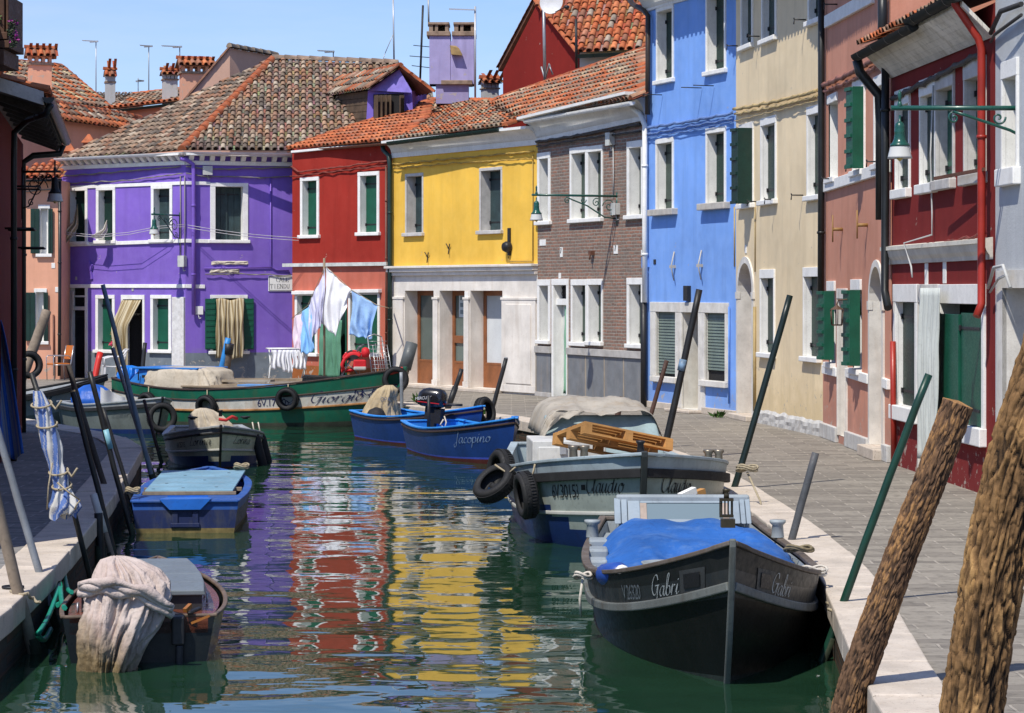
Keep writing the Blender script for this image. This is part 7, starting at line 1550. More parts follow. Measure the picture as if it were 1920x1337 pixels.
v.deck(.7, .985, .03, GRL); sC, _ = script('Serena', .16) if False else script('Laura', .17); v.letter(sC, v.walk(1 - 1e-4, .6, 1.2, -1, -1), .62, -1, mat('faded_digits', (.13, .15, .16), .6, .2))
tyre('tyre tied against the bow of the dark grey open boat', v2.matrix_basis @ V((L_ + .34, -.05, .36)), (.3, -1, .1), .27, .09)
u = thing('boat_cover', 'blue cover with white folds bundled in the dark grey open boat', 'cover', v2.matrix_basis @ V((.70, -.1, .38)), 0); cover(u, [(0, 0, -.05, .44, .42, 1), (0, 0, .2, .46, .42, .8), (-.02, 0, .38, .36, .32, .8), (-.02, 0, .48, .2, .18, .6), (-.02, 0, .51, .06, .06, .2)], mat('dark_blue_cover', (.012, .10, .45), .5, .3, 3, .3, 14, bd=.02), 'cover_cloth', .04, 6, seed=1); mb = MB(); mb.grid(lambda a, b: V((.2 + .5 * a, -.40 - .05 * math.sin(a * 9) + .1 * a, .05 + .42 * b - .22 * a * b + .03 * noise.noise(V((a * 7, b * 6, 2))))), 16, 10); mb.build('white_fold', mat('silver_cover', (.5, .5, .5), .5, .2, 3, .4, 20), u)
st, bw = V((-10.9, 53.4, WZ)), V((-10.6, 47.2, WZ)); L_ = (bw - st).length
st, bw = V((-12.6, 50.5, WZ)), V((-9.1, 52.2, WZ)); L_ = (bw - st).length; v = Hull(L_, .8, .6, .5, .55, 1.0, fl=.8, p=2.4, sm=.45, rake=.3, ex=.7, zc=-.14)
v3 = v.make('open_boat', 'pale grey boat with dark roll along its rail at the far left bend', st, bw, ([HB, SG2, LBG], [0, 1, 1, 2, 2]), [0, .15, .3, .45, .7, 1], GRL, RUBBER, 'grey open boats', floor=.2, rub=[(.95, RUBBER, .09)]); sD, _ = script('ale', .26); v.letter(sD, v.walk(1 - 1e-4, .6, 1.75, -1, -1), .55, -1, INK); v.letter([[(0, 0), (.2, 0), (.2, .16), (0, .16)]], v.walk(1 - 1e-4, .7, .62, -1, -1), .66, -1, IRON, 'hull_port')
# --- weathered blue boat with a flat lid, stern towards us
OBL = paint('worn_blue_hull', (.012, .022, .085), .55, .55, (.10, .10, .09)); OBT = paint('worn_blue_deck', (.02, .085, .33), .55, .4, (.14, .17, .22)); LID = mat('faded_blue_board', (.19, .35, .46), .6, .25, 2, .15, 30, dirt=.4, dcol=(.25, .28, .28)); YSL = mat('yellow_waterline_growth', (.17, .13, .05), .9, .5, 9, .5, 30)
st, bw = V((-3.84, 28.2, WZ)), V((-4.22, 33.4, WZ)); L_ = (bw - st).length
v = Hull(L_, .68, .62, .36, .34, .36, fl=.88, p=3.0, sm=.35, rake=.2, ex=.8, zc=-.12)
v4 = v.make('skiff', 'weathered blue skiff with a flat pale blue lid, stern towards the bridge', st, bw, ([YSL, OBL, OBT], [0, 0, 1, 1, 1, 2]), [0, .15, .37, .5, .65, .82, 1], OBT, OBT, None, floor=.05, gw=.10, gh=.03)
mb = MB(); mb.hexa([(.85, -.52, .41), (4.1, -.55, .41), (4.1, .55, .41), (.85, .54, .41)], [(.85, -.52, .435), (4.1, -.55, .435), (4.1, .55, .435), (.85, .54, .435)]); mb.build('lid', LID, v4, bevel=.005); mb = MB(); mb.box(.78, .85, -.56, .56, .385, .42); mb.box(1.5, 1.6, -.6, .6, .37, .409); mb.box(3.9, 4.0, -.52, .52, .37, .409); mb.build('lid_batten', WDB, v4)
mb = MB(); 
for (x, y) in ((1.3, -.3), (1.2, .1), (1.9, .35), (2.4, -.1), (3.2, .2), (3.6, -.35), (1.05, .45)): mb.lathe([(.022, 0), (.022, .002), (0, .002)], 8, (x, y, .4355))
mb.build('lid_holes', IRON, v4)
v.deck(.62, .985, .02, OBT)
mb = MB(); mb.hexa([(.02, -.60, .355), (.84, -.64, .355), (.84, .64, .355), (.02, .60, .355)], [(.02, -.60, .38), (.84, -.64, .38), (.84, .64, .38), (.02, .60, .38)]); mb.build('stern_deck', OBT, v4, bevel=.006)
mb = MB(); n = 10; top = [(-.30, .404), (-.18, .28), (.18, .28), (.30, .404)]; mb.face([(-.048, y, z) for y, z in top]); mb.face([(-.046, .30, .403), (.28, .30, .386), (.5, .23, .386), (.5, -.23, .386), (.28, -.30, .386), (-.046, -.30, .403)]); mb.box(.5, .52, -.24, .24, .382, .40); mb.face([(-.012, y, z + .0) for y, z in reversed(top)]) if False else None; mb.build('motor_well', paint('bright_well_blue', (.02, .15, .60), .4, .15), v4)
mb = MB(); 
for y in (-.12, .12): mb.box(-.02, .0, y - .035, y + .035, .08, .26)
mb.box(-.025, 0, -.17, .17, .07, .12); mb.build('motor_pad', OBL, v4, bevel=.006)
rope_loop('pale rope lashed at the far left corner of the weathered skiff', v4.matrix_basis @ V((.6, .66, .41)), .08, 3, ROPE, .8, .012); rope_loop('pale rope knotted at the far right corner of the skiff lid', v4.matrix_basis @ V((4.0, -.5, .45)), .09, 3, ROPE, .8, .012)
# --- varnished brown boat with shrouded motor
VAR = mat('varnished_mahogany', (.15, .042, .018), .28, .35, 2.5, .08, 30, coat=.2, spec=.3); BLKH = paint('black_gloss_hull', (.008, .011, .013), .3, .25, (.04, .035, .03), spec=.25); GHT = mat('grey_hatch', (.16, .185, .195), .45, .12, 3, .08, dirt=.2, dcol=(.1, .1, .1)); WOR = mat('worn_varnish_rail', (.15, .105, .075), .6, .4, 6, .3, dirt=.3)
st, bw = V((-2.86, 18.4, WZ)), V((-3.25, 22.0, WZ)); L_ = (bw - st).length
v = Hull(L_, .645, .575, .34, .30, .38, fl=.84, p=2.3, sm=.3, rake=.12, ex=.8, zc=-.12)
v5 = v.make('motor_launch', 'varnished brown launch with grey hatch, stern towards us at lower left', st, bw, ([HB, BLKH, VAR], [0, 1, 1, 1, 1]), [0, .2, .4, .65, .93, 1], VAR, WOR, None, floor=.05, gw=.038, gh=.025)
v.deck(.0, .985, .0, VAR, 'varnished_deck', .03, .05, 18)
mb = MB(); 
for k in range(4):
    x0, x1 = .46 + k * .58, .46 + (k + 1) * .58 - .012; y0, y1 = .50 - .012 * k * k, .50 - .012 * (k + 1) ** 2; mb.hexa([(x0, -y0, .45), (x1, -y1, .45), (x1, y1, .45), (x0, y0, .45)], [(x0, -y0 + .015, .49), (x1, -y1 + .015, .49), (x1, y1 - .015, .49), (x0, y0 - .015, .49)])
mb.build('hatch_cover', GHT, v5, bevel=.008); mb = MB(); mb.hexa([(.50, -.47, .31), (2.7, -.30, .31), (2.7, .30, .31), (.50, .47, .31)], [(.50, -.47, .45), (2.7, -.30, .45), (2.7, .30, .45), (.50, .47, .45)]); mb.build('hatch_coaming', mat('dark_coaming', (.03, .03, .032), .4), v5)
for x, y in ((1.0, -.5), (1.5, -.47), (.5, .5), (1.2, .5)): mb = MB(); mb.tube([(x, y, .32), (x + .01, y, .39), (x + .06, y, .39), (x + .06, y, .32)], .008, 6); mb.build('deck_cleat', STEEL, v5)
mb = MB(); mb.box(.56, .60, -.34, -.28, .32, .37); mb.box(.56, .60, .28, .34, .32, .37); mb.beam((.15, -.22, .36), (.02, -.42, .30), .05, .03); mb.build('wood_chock', mat('orange_varnish', (.34, .13, .03), .35, .2), v5, bevel=.006)
SHR = N('pale_shroud_cloth'); z_ = SHR.sep(); n1 = SHR.noise(3.5, 5); n2 = SHR.noise(11, 5, .65); n3 = SHR.noise(26, 4)
c_ = SHR.mix(SHR.ramp(n1, [(.3, 0), (.7, 1)]), (.43, .33, .29), (.56, .48, .43)); c_ = SHR.mix(SHR.math('MULTIPLY', SHR.ramp(n2, [(.5, 0), (.72, 1)]), .5), c_, (.33, .27, .22))
h_ = SHR.math('ADD', SHR.math('SUBTRACT', .38, z_[2]), SHR.math('MULTIPLY', z_[1], .5)); h_ = SHR.math('ADD', h_, SHR.math('MULTIPLY', SHR.math('SUBTRACT', n1, .5), .5))
c_ = SHR.mix(SHR.ramp(h_, [(.05, 0), (.16, .55), (.4, 1)]), c_, SHR.mix(SHR.ramp(n2, [(.35, 0), (.65, 1)]), (.27, .20, .11), (.10, .07, .035)))
n4 = SHR.math('ABSOLUTE', SHR.math('SUBTRACT', SHR.noise(7.5, 3, .5, SHR.coord((1, 1, .45)), 1.4), .5)); SHR = SHR.done(c_, .9, 0, .15, SHR.bump(n3, .35, .012, SHR.bump(n4, .38, -.06, SHR.bump(n2, .5, .04))))
u = thing('motor_shroud', 'large stained pale cloth shrouding the outboard of the brown launch', 'cover', v5.matrix_basis @ V((-.18, .09, 0)), v5.rotation_euler.z)
cover(u, [(-.15, .13, -.06, .18, .20, 1.4), (-.13, .11, .06, .21, .23, 1.3), (-.09, .08, .20, .25, .265, 1.15), (-.02, .03, .36, .29, .31, 1.0), (.06, -.01, .51, .32, .33, .9), (.12, -.03, .62, .32, .31, .8), (.16, .0, .71, .29, .25, .7), (.18, .05, .78, .2, .16, .6), (.19, .07, .81, .06, .06, .3)], SHR, 'shroud', .042, 8, 190, seed=4, ragged=.13, crisp=2.2)
mb = MB(); fold = [V((-.20, -.36, .40)), V((-.24, -.12, .55)), V((-.22, .12, .60)), V((-.05, .34, .56))]
u2 = catmull([(a, b) for a, b in ((0, 0), (1, 1))]); 
L2 = [fold[0].lerp(fold[1], k / 5) for k in range(5)] + [fold[1].lerp(fold[2], k / 5) for k in range(5)] + [fold[2].lerp(fold[3], k / 5) for k in range(6)]
for d in (0, .045, .08): mb.tube([p + V((.012 - d * .5, 0, d + .010 * math.sin(k * 1.3 + d * 40))) for k, p in enumerate(L2)], [.030 + .010 * math.sin(k * .9 + d * 60) for k in range(len(L2))], 10)
mb.build('shroud_fold', SHR, u)
u = thing('outboard_motor', 'dark outboard leg showing beside the shroud of the brown launch', 'outboard motor', v5.matrix_basis @ V((-.06, -.30, .16)), v5.rotation_euler.z); mb = MB(); mb.box(-.05, .10, -.05, .05, -.02, .2); mb.beam((.0, -.08, .22), (.2, -.16, .23), .04, .03); mb.box(-.04, .02, -.04, .02, -.5, -.02); mb.build('bracket', IRON, u, bevel=.015); mb = MB(); mb.beam((.02, -.10, .14), (-.01, -.24, .20), .018, .018); mb.beam((.0, -.05, .24), (.08, -.09, .27), .03, .03); mb.build('tiller', mat('orange_varnish', (.34, .13, .03), .35, .2), u)
HOSE = mat('green_hose', (.01, .24, .16), .4, .15, 6)
mooring('green hose looping from the brown launch to the light wooden pole', [v5.matrix_basis @ V((.5, .60, .36)), W(112, 1165) + V((0, 0, .33)), G(70, 1190, -.2), G(95, 1180, -.3)], .022, HOSE, .06); mooring('second green hose loop near the galvanised pole', [v5.matrix_basis @ V((1.5, .62, .36)), W(118, 1120) + V((0, 0, .3)), G(108, 1135, -.2)], .02, HOSE, .08)
# ---------------------------------------------------------------- mooring poles
WPOLE = mat('bleached_pole_wood', (.24, .19, .14), .85, .35, 3, .4, 25, dirt=.4); BPOLE = mat('black_pole', (.013, .014, .015), .5, .3, 5, .15, dirt=.25, dcol=(.06, .05, .04)); GPOLE = mat('galvanised_pole', (.27, .29, .31), .5, .2, 6, .15, metal=.3, dirt=.3, dcol=(.12, .11, .09)); DGP = mat('dark_green_pole', (.008, .045, .028), .4, .3, 5, .1, dirt=.25, dcol=(.03, .02, .01)); BRP = mat('rusty_brown_pole', (.07, .035, .025), .7, .3, 6, .2); PGW = mat('grey_blue_pole', (.14, .20, .25), .5, .25, 5, .15)
ALGAE = mat('pole_algae', (.022, .032, .016), .85, .5, 14, .8, 40)
def pole(label, b, t, r0, r1, m, top=None, n=12, wob=.006, name='mooring_pole', group=None, sleeve=None):
    o = thing(name, label, 'pole', b, 0, group); d = t - b; mb = MB(); bd = V((rnd(-1, 1), 0, 0)) * wob * 2.5; L = [d * (k / 10) + V((rnd(-1, 1) * wob * .5, 0, 0)) + bd * math.sin(math.pi * k / 10) for k in range(11)]
    mb.tube(L, [r0 + (r1 - r0) * k / 10 for k in range(11)], n); mb.build('shaft', m, o)
    if b.z < -.5: mb = MB(); f_ = (.44 + rnd(-.03, .10)) / d.z; mb.tube([d * .02, d * f_ * .5, d * f_], [r0 * 1.12, r0 * 1.10, r0 * 1.03], n); mb.build('waterline_growth', ALGAE, o)
    if top: mb = MB(); f, mm, rr = top; mb.tube([d * f, d * 1.0 + d.normalized() * .02], [rr, rr * .97], n); mb.build('top_section', mm, o)
    if sleeve: mb = MB(); f0, f1, mm = sleeve; mb.tube([d * f0, d * f1], r0 * 1.12, n); mb.build('sticker', mm, o)
    return o
def wpole(label, xw, d, xt, yt, dt, r0, r1, m, **k):     # foot in the water at bearing xw, head at bearing (xt, yt)
    b = P(xw, 545, d); b.z = WZ - .35; t = P(xt, yt, dt); b = b - (t - b) * (.0); return pole(label, b, t, r0, r1, m, **k)
wpole('light wooden pole leaning at the lower left edge', 86, 18.9, -45, 760, 18.6, .050, .044, WPOLE, wob=.012)
wpole('galvanised pole leaning beside the light wooden pole', 128, 20.4, -25, 735, 20.2, .034, .030, GPOLE)
wpole('brown topped black pole nearest the furled umbrella', 229, 26, 137, 735, 26, .033, .030, BPOLE, top=(.72, mat('pale_worn_wood', (.26, .18, .09), .8, .3), .027))
wpole('dark brown pole standing just behind the brown topped pole', 236, 29.4, 128, 685, 29.8, .038, .034, mat('dark_worn_wood', (.05, .04, .032), .8, .35, 4, .3))
wpole('tall black pole with pale blue sticker near the skiff', 264, 28, 169, 697, 28, .033, .031, BPOLE, sleeve=(.60, .70, mat('blue_sticker', (.2, .42, .5), .5, .2)))
wpole('slim black pole between the stickered pole and the skiff', 272, 30, 193, 765, 30.2, .028, .026, BPOLE)
wpole('tallest grey pole at the left quay corner', 297, 36, 193, 534, 36.2, .038, .034, PGW)
wpole('shorter grey pole crossing the tallest one at the quay corner', 303, 36.3, 211, 652, 36.4, .036, .032, GPOLE)
wpole('short stub pole with white wrapping by the kerb', 228, 25.4, 176, 930, 25.5, .032, .028, WPOLE, top=(.62, mat('white_wrap', (.55, .54, .5), .7, .2), .04))
wpole('stumpy dark post fixed to the left quay wall', 190, 25.1, 184, 962, 25.1, .045, .045, BPOLE)
wpole('thin rusty pole left of the sage green boat', 314, 39.6, 270, 750, 40.2, .03, .028, mat('dark_rust_pole', (.04, .022, .018), .7, .3), wob=0)
pole('bleached beam leaning at the far left bend', P(18, 758, 49.9), P(88, 583, 50.6), .12, .10, WPOLE, wob=.02); tyre('tyre hung on the bleached beam at the far left', P(54, 684, 49.6), (.5, -.8, .1), .26, .09)
wpole('bright red painted pole before the white plastic chair', 158, 56.6, 188, 661, 57.2, .075, .075, mat('red_pole_paint', (.55, .025, .015), .45, .2))
wpole('bright blue painted pole before the striped window curtain', 393, 58, 428, 634, 58, .07, .07, mat('blue_pole_paint', (.03, .22, .55), .45, .25))
wpole('mottled wooden post beside the bright blue pole', 408, 58.2, 430, 646, 58, .11, .10, mat('mottled_post', (.13, .10, .075), .85, .5, 8, .4), top=(.88, IRON, .12))
wpole('dark pole leaning against the purple house doorway', 256, 57.8, 272, 643, 58.2, .05, .05, BPOLE)
wpole('wooden mooring post with grey sleeve behind the green boat bow', 722, 51.4, 772, 645, 51.8, .12, .11, WPOLE, top=(.74, mat('grey_sleeve', (.10, .11, .11), .5, .25), .135))
wpole('thin grey pole right behind the beige sacking', 754, 48.6, 752, 698, 48.6, .035, .035, GPOLE)
wpole('dark pole leaning right behind the outboard motor', 812, 48.2, 866, 692, 48.4, .055, .045, BPOLE, sleeve=(.5, .78, BPOLE))
wpole('dark pole with grey top behind the bow of the bright blue boat', 895, 44.8, 949, 672, 45, .045, .04, BPOLE, top=(.75, GPOLE, .034))
wpole('short wooden stump beside the grey topped pole', 905, 44.7, 917, 757, 44.7, .05, .045, WPOLE)
wpole('brown iron pole behind the canvas hood of the pallet boat', 1176, 36.4, 1250, 676, 36.6, .036, .034, BRP)
pole('short rusty bollard post on the far paving', G(1155, 792), P(1167, 745, 43.8), .055, .055, BRP)
wpole('tall black pole with small sticker behind the pallets', 1216, 34, 1311, 543, 34.2, .052, .048, BPOLE, sleeve=(.64, .69, mat('small_sticker', (.16, .25, .36), .5, .5, 12)))
wpole('tall dark green pole at the right bow of the pallet boat', 1338, 29, 1481, 554, 29.2, .042, .039, mat('black_green_pole', (.010, .020, .017), .35, .3, 5, .1))
wpole('grey pole with a capped top behind the blue tarpaulin boat', 1444, 23, 1530, 849, 23, .038, .036, mat('grey_iron_pole', (.075, .08, .085), .6, .3, 6, .3, dirt=.4, dcol=(.14, .07, .05)))
wpole('slim green pole beside the rough bark log', 1512, 18.5, 1741, 702, 18.3, .032, .030, DGP)
# bark covered logs: fissured bark as real relief
BARK = N('fissured_bark'); a_ = BARK.n('ShaderNodeAttribute', attribute_name='Col').outputs['Color']; n_ = BARK.noise(22, 6, .65); n2_ = BARK.noise(5, 4)
BARK = BARK.done(BARK.mix(BARK.math('MULTIPLY', n2_, .5), BARK.mix(1.0, a_, BARK.ramp(n_, [(.25, .45), (.75, 1.35)]), 'MULTIPLY'), a_), .85, 0, .25, BARK.bump(n_, .6, .012))
def log(label, pts, r, base, light, deep, seed, stretch=4.0, depth=.03, cell=40, knots=()):
    pts = [V(p) for p in pts]; o = thing('bark_log', label, 'post', pts[0], 0, 'bark covered mooring logs'); rel = [p - pts[0] for p in pts]; C = [V((p.x, p.y, p.z)) for p in rel]
    L = [0]
    for a, b in zip(C, C[1:]): L.append(L[-1] + (b - a).length)
    H = L[-1]; NV, NU = int(H / .0085), 200; mb = MB(); R = []; cols = []
    def at(s):
        for i in range(len(L) - 1):
            if s <= L[i + 1] or i == len(L) - 2: 
                g = (s - L[i]) / (L[i + 1] - L[i]); return C[i].lerp(C[i + 1], g), (C[min(i + 2, len(C) - 1)] - C[max(i - 1, 0)]).normalized()
    for v in range(NV + 1):
        s = H * v / NV; c, t = at(s); a = t.cross(V((0, 1, 0))).normalized(); b = t.cross(a); row = []; cr = []
        for k in range(NU):
            th = 2 * math.pi * k / NU; q = V((math.cos(th) * r, math.sin(th) * r, 0)); w1 = noise.noise(V((q.x * 6 + seed, q.y * 6, s * .8)))
            w2 = noise.noise(V((q.x * 14, q.y * 14 + seed, s * 3.0))); p = V((q.x * cell + seed + w1 * .9, q.y * cell + w2 * .5, s * cell / stretch))
            f = noise.noise(p) + .35 * noise.noise(p * 2.3); f1 = noise.noise(V((p.x * .9 + 7, p.y * .9, p.z * 2.6))); f2 = noise.noise(V((q.x * 95 + seed, q.y * 95, s * 22))); f3 = noise.noise(V((q.x * 9, q.y * 9 + seed, s * 2.5)))
            crack = max(0, 1 - abs(f) * 4.6); cross = max(0, 1 - abs(f1) * 9) * .45; h = (1 - max(crack, cross)) * (.62 + .38 * f2 + .3 * abs(f)) + .22 * f3
            bulge = sum(kb * math.exp(-(((s / H - ks) / .025) ** 2) - ((math.atan2(math.sin(th - kt), math.cos(th - kt)) / .35) ** 2)) for ks, kt, kb in knots)
            rr = r * (1.10 - .14 * s / H) * (1 + .04 * w1) + depth * (h - .6) + bulge
            row.append(c + (a * math.cos(th) + b * math.sin(th)) * rr); m_ = max(0, min(1, h)); e = max(0, min(1, .5 + f3 * 1.6 + f2 * .5))
            col = [deep[i] + (base[i] - deep[i]) * min(1, m_ * 1.5) for i in range(3)]; g = max(0, m_ - .55) * 1.8 * e; wet = max(.32, min(1, (s - .62 + .1 * f3) / .22 + .32)); col = [(col[i] + (light[i] - col[i]) * min(1, g)) * (wet if i != 1 else min(1, wet * 1.12)) for i in range(3)]; cr.append(tuple(col))
        R.append(mb.add(row)); cols.append(cr)
    for v in range(NV):
        for k in range(NU): k2 = (k + 1) % NU; mb.fc([R[v] + k, R[v] + k2, R[v + 1] + k2, R[v + 1] + k], 0, True, cols[v][k])
    c, t = at(H); ic = mb.add([c + t * .015])
    for k in range(NU): f = rnd(.5, 1.2); mb.fc([R[-1] + k, R[-1] + (k + 1) % NU, ic], 0, False, tuple(q * f for q in light))
    mb.build('bark', BARK, o); return o
b = P(1535, 545, 14.5); b.z = WZ - .5
log('slimmer leaning bark log with a sawn splintered top', [b, P(1600, 1290, 14.5), P(1690, 1040, 14.45), P(1745, 900, 14.4), P(1797, 756, 14.4)], .097, (.15, .083, .045), (.42, .22, .08), (.020, .013, .009), 3.0, 5.5, .014, 42, knots=((.62, 4.4, .018), (.5, 4.9, .012)))
b = P(1762, 545, 10); b.z = WZ - .5
log('thick rough bark log at the far right edge', [b, P(1822, 1337, 10), P(1842, 1200, 10), P(1869, 1040, 10), P(1906, 860, 10), P(1976, 640, 10), P(2050, 430, 10)], .122, (.20, .11, .045), (.43, .25, .095), (.012, .007, .004), 11.0, 6.5, .024, 34)
# ---------------------------------------------------------------- furled striped umbrella on the left quay
UMB = striped('blue_white_umbrella_cloth', (.60, .59, .56), (.05, .13, .40), 1.0, duty=.58)
t = thing('furled_umbrella', 'furled blue and white striped umbrella tied to a dark pole on the left quay', 'umbrella', P(120, 900, 22.5)); mb = MB(); Mi_ = Matrix.Translation(-t.location); mb.T = Mi_
b = P(194, 545, 22.5); b.z = WZ - .35; mb.tube([b, P(125, 905, 22.5), P(59, 700, 22.5)], .026, 10); mb.build('umbrella_pole', BPOLE, t)
ax = [(70, 733, 8), (79, 765, 15), (88, 800, 16), (97, 840, 17), (104, 868, 13), (110, 888, 15), (115, 912, 13), (120, 932, 21), (122, 950, 27), (118, 966, 22)]
mb = MB(); mb.T = Mi_; R = []; C_ = []; S_ = 22.3 / 4500
nv = 60; NU = 64
for v in range(nv + 1):
    f = v / nv * (len(ax) - 1); i = min(int(f), len(ax) - 2); g = f - i; x, y, w_ = [ax[i][k] + (ax[i + 1][k] - ax[i][k]) * g for k in range(3)]; c = P(x, y, 22.3); L = []
    for k in range(NU):
        th = 2 * math.pi * k / NU; w2 = w_ * S_ * (1 + .16 * math.sin(7 * th + v * .35) + .12 * noise.noise(V((math.cos(th) * 2, math.sin(th) * 2, v * .12)))); L.append(c + V((math.cos(th) * w2, math.sin(th) * w2 * .8, (.05 * math.sin(2.5 * th + 1.0) if v == nv else 0))))
    R.append(mb.add(L))
for v in range(nv):
    for k in range(NU): k2 = (k + 1) % NU; q = (k / NU * 4 + v * .045) % 1; mb.fc([R[v] + k, R[v] + k2, R[v + 1] + k2, R[v + 1] + k], 0, True, (q, q, q))
mb.build('umbrella_cloth', UMB, t)
for y, x, w_ in ((762, 78, 17), (888, 110, 16), (915, 116, 16), (800, 88, 17)):
    mb = MB(); mb.T = Mi_; c = P(x, y, 22.3); rr = w_ * S_ * 1.12; mb.tube([c + V((math.cos(k * .35) * rr, math.sin(k * .35) * rr * .85, .03 * math.sin(k * .35) + .006 * k / 4)) for k in range(22)] + ([c + V((rr * 1.6, -.1, -.02)), c + V((rr * 2.2, -.12, .06))] if y in (762, 888) else []), .010, 6); mb.build('tie_rope', ROPE, t)
for (xa, ya, xb, yb) in ((98, 868, 88, 955), (108, 905, 150, 938), (150, 938, 140, 955)): mb = MB(); mb.T = Mi_; mb.tube([P(xa, ya, 22.15), P((xa + xb) / 2 - 2, (ya + yb) / 2, 22.1), P(xb, yb, 22.15)], .008, 5); mb.build('tie_rope', ROPE, t)
# hanging striped sunshade at the left edge
t = thing('awning', 'hanging blue and white striped sunshade at the left edge', 'awning', P(10, 850, 33.5)); mb = MB(); Mi_ = Matrix.Translation(-t.location); mb.T = Mi_
def af(a, b):
    xl, xr = -120, (2 + 43 * b ** .8); x = xl + (xr - xl) * a; return P(x, 600 + 256 * b + 6 * math.sin(a * 30) * b, 33.5 - .12 * math.sin(a * 26 + b))
mb.grid(af, 60, 20, 0, True, c=lambda a, b: ((a / 60 * 9) % 1,) * 3); mb.build('awning_cloth', striped('blue_awning_cloth', (.05, .16, .55), (.40, .42, .45), 1.0, duty=.6), t, solid=.006)
# ---------------------------------------------------------------- washing line
WSH = N('white_linen'); WSH = WSH.done(WSH.mix(WSH.noise(3), (.72, .72, .74), (.80, .80, .82)), .85, 0, .15, WSH.bump(WSH.noise(9, 4), .3, .02)); BLC = mat('pale_blue_linen', (.30, .48, .76), .85, .12, 3, .3, 14, bd=.02); LVC = mat('lavender_linen', (.58, .57, .72), .85, .12, 3, .3, 14, bd=.02); PKC = mat('pinkish_linen', (.66, .54, .62), .85, .12, 3, .3, 14, bd=.02); SKC = mat('sky_blue_linen', (.22, .46, .78), .85, .15, 3, .3, 14, bd=.02)
def lerpl(L, f): f = max(0, min(1, f)) * (len(L) - 1); i = min(int(f), len(L) - 2); g = f - i; return tuple(L[i][k] + (L[i + 1][k] - L[i][k]) * g for k in range(3))
def wash(label, top, bot, m, folds=5, amp=.07, sag=0.0, name='hanging_cloth', group='washing on the line'):
    o = P(*top[0]); t = thing(name, label, 'laundry', o, 0, group); mb = MB(); mb.T = Matrix.Translation(-o)
    def fn(a, b):
        p, q = lerpl(top, a), lerpl(bot, a); pp = P(*p).lerp(P(*q), b); w_ = (.25 + .75 * b)
        return pp + V((.03 * math.sin(b * 5 + a * 8), amp * w_ * math.sin(a * folds * 6.283 + 1.5 * math.sin(b * 3)) + .05 * noise.noise(V((a * 5, b * 4, o.x))), -sag * math.sin(math.pi * a) * (1 - abs(2 * b - 1)) + .02 * b * math.sin(a * 19)))
    mb.grid(fn, 48, 26); mb.build('cloth', m, t, solid=.005); return t
D_ = 60.3
wash('large white sheet hanging from the peak of the line', [(611, 501, 60.5), (635, 523, 60.3), (657, 543, 60.1)], [(604, 607, 60.4), (628, 632, 60.2), (650, 575, 60.0)], WSH, 3, .09)
wash('pale blue sheet hanging in swags on the right of the line', [(659, 544, 60.1), (682, 557, 59.9), (706, 572, 59.7)], [(657, 628, 60.0), (683, 634, 59.9), (697, 636, 59.7)], BLC, 2.5, .10, .25)
wash('lavender white cloth hanging left of the large sheet', [(608, 503, 60.5), (592, 545, 60.8), (577, 574, 61.0)], [(606, 604, 60.3), (594, 620, 60.5), (584, 645, 60.7)], LVC, 3.5, .08)
wash('sky blue towel hanging low on the left of the line', [(579, 572, 60.9), (571, 582, 61.1), (563, 589, 61.3)], [(592, 655, 60.6), (576, 664, 60.8), (564, 660, 61.0)], SKC, 2, .06)
wash('pinkish cloth hanging leftmost on the line', [(565, 587, 61.2), (557, 592, 61.4), (549, 597, 61.6)], [(566, 655, 61.0), (558, 658, 61.2), (552, 656, 61.4)], PKC, 2, .05)
t = thing('washing_line', 'propped washing line rising to a peak before the red house', 'clothes line', P(608, 715, 60.6)); mb = MB(); mb.T = Matrix.Translation(-t.location); L = [P(546, 598, 61.7), P(577, 573, 61.0), P(610, 499, 60.5), P(658, 543, 60.1), P(707, 572, 59.7), P(730, 578, 59.6)]; mb.tube(L, .010, 5); mb.build('line', ROPE, t); mb = MB(); mb.T = Matrix.Translation(-t.location); mb.tube([P(608, 716, 60.6), P(608, 484, 60.6)], .03, 8); mb.build('prop_pole', WDB, t)
mb = MB(); mb.T = Matrix.Translation(-t.location); 
mb.tube([P(730, 578, 59.6), P(734, 577, 60.4)], .02, 5); mb.build('line_hook', IRON, t)
# ---------------------------------------------------------------- drying rack
t = thing('drying_rack', 'white folding drying rack hung with small white washing', 'drying rack', G(540, 721), .25); WM = mat('white_rack_metal', (.66, .66, .64), .4, .08); mb = MB()
for y in (-.25, .25):
    for x0, x1 in ((-.42, -.1), (.42, .1)): pass
for sx in (-1, 1):
    mb.tube([(sx * .45 - .1, -.26, 0), (sx * .45 + .0, .0, .5), (sx * .45 - .0, .26, .92)], .018, 6); mb.tube([(sx * .45 - .1, .26, 0), (sx * .45, .0, .5), (sx * .45, -.26, .92)], .018, 6)
mb.build('legs', WM, t); mb = MB()
for k in range(8): y = -.30 + k * .086; mb.tube([(-.52, y, .92), (.52, y, .92)], .008 if 0 < k < 7 else .018, 5)
for x in (-.52, .52): mb.tube([(x, -.3, .92), (x, .3, .92)], .018, 6)
mb.build('rail_top', WM, t)
for k in range(7):
    x = -.40 + k * .13; o = thing('small_washing', 'small white washing pegged on the drying rack', 'laundry', t.matrix_basis @ V((x, -.3, .9)), .25, 'small white washing on the rack'); mb = MB(); ln = rnd(.42, .62); mb.grid(lambda a, b: (-.06 + .12 * a + .02 * math.sin(b * 6 + k), .05 * math.sin(a * 7 + k) * b - .02 * b, -ln * b), 10, 8); mb.build('cloth', WSH, o, solid=.004)
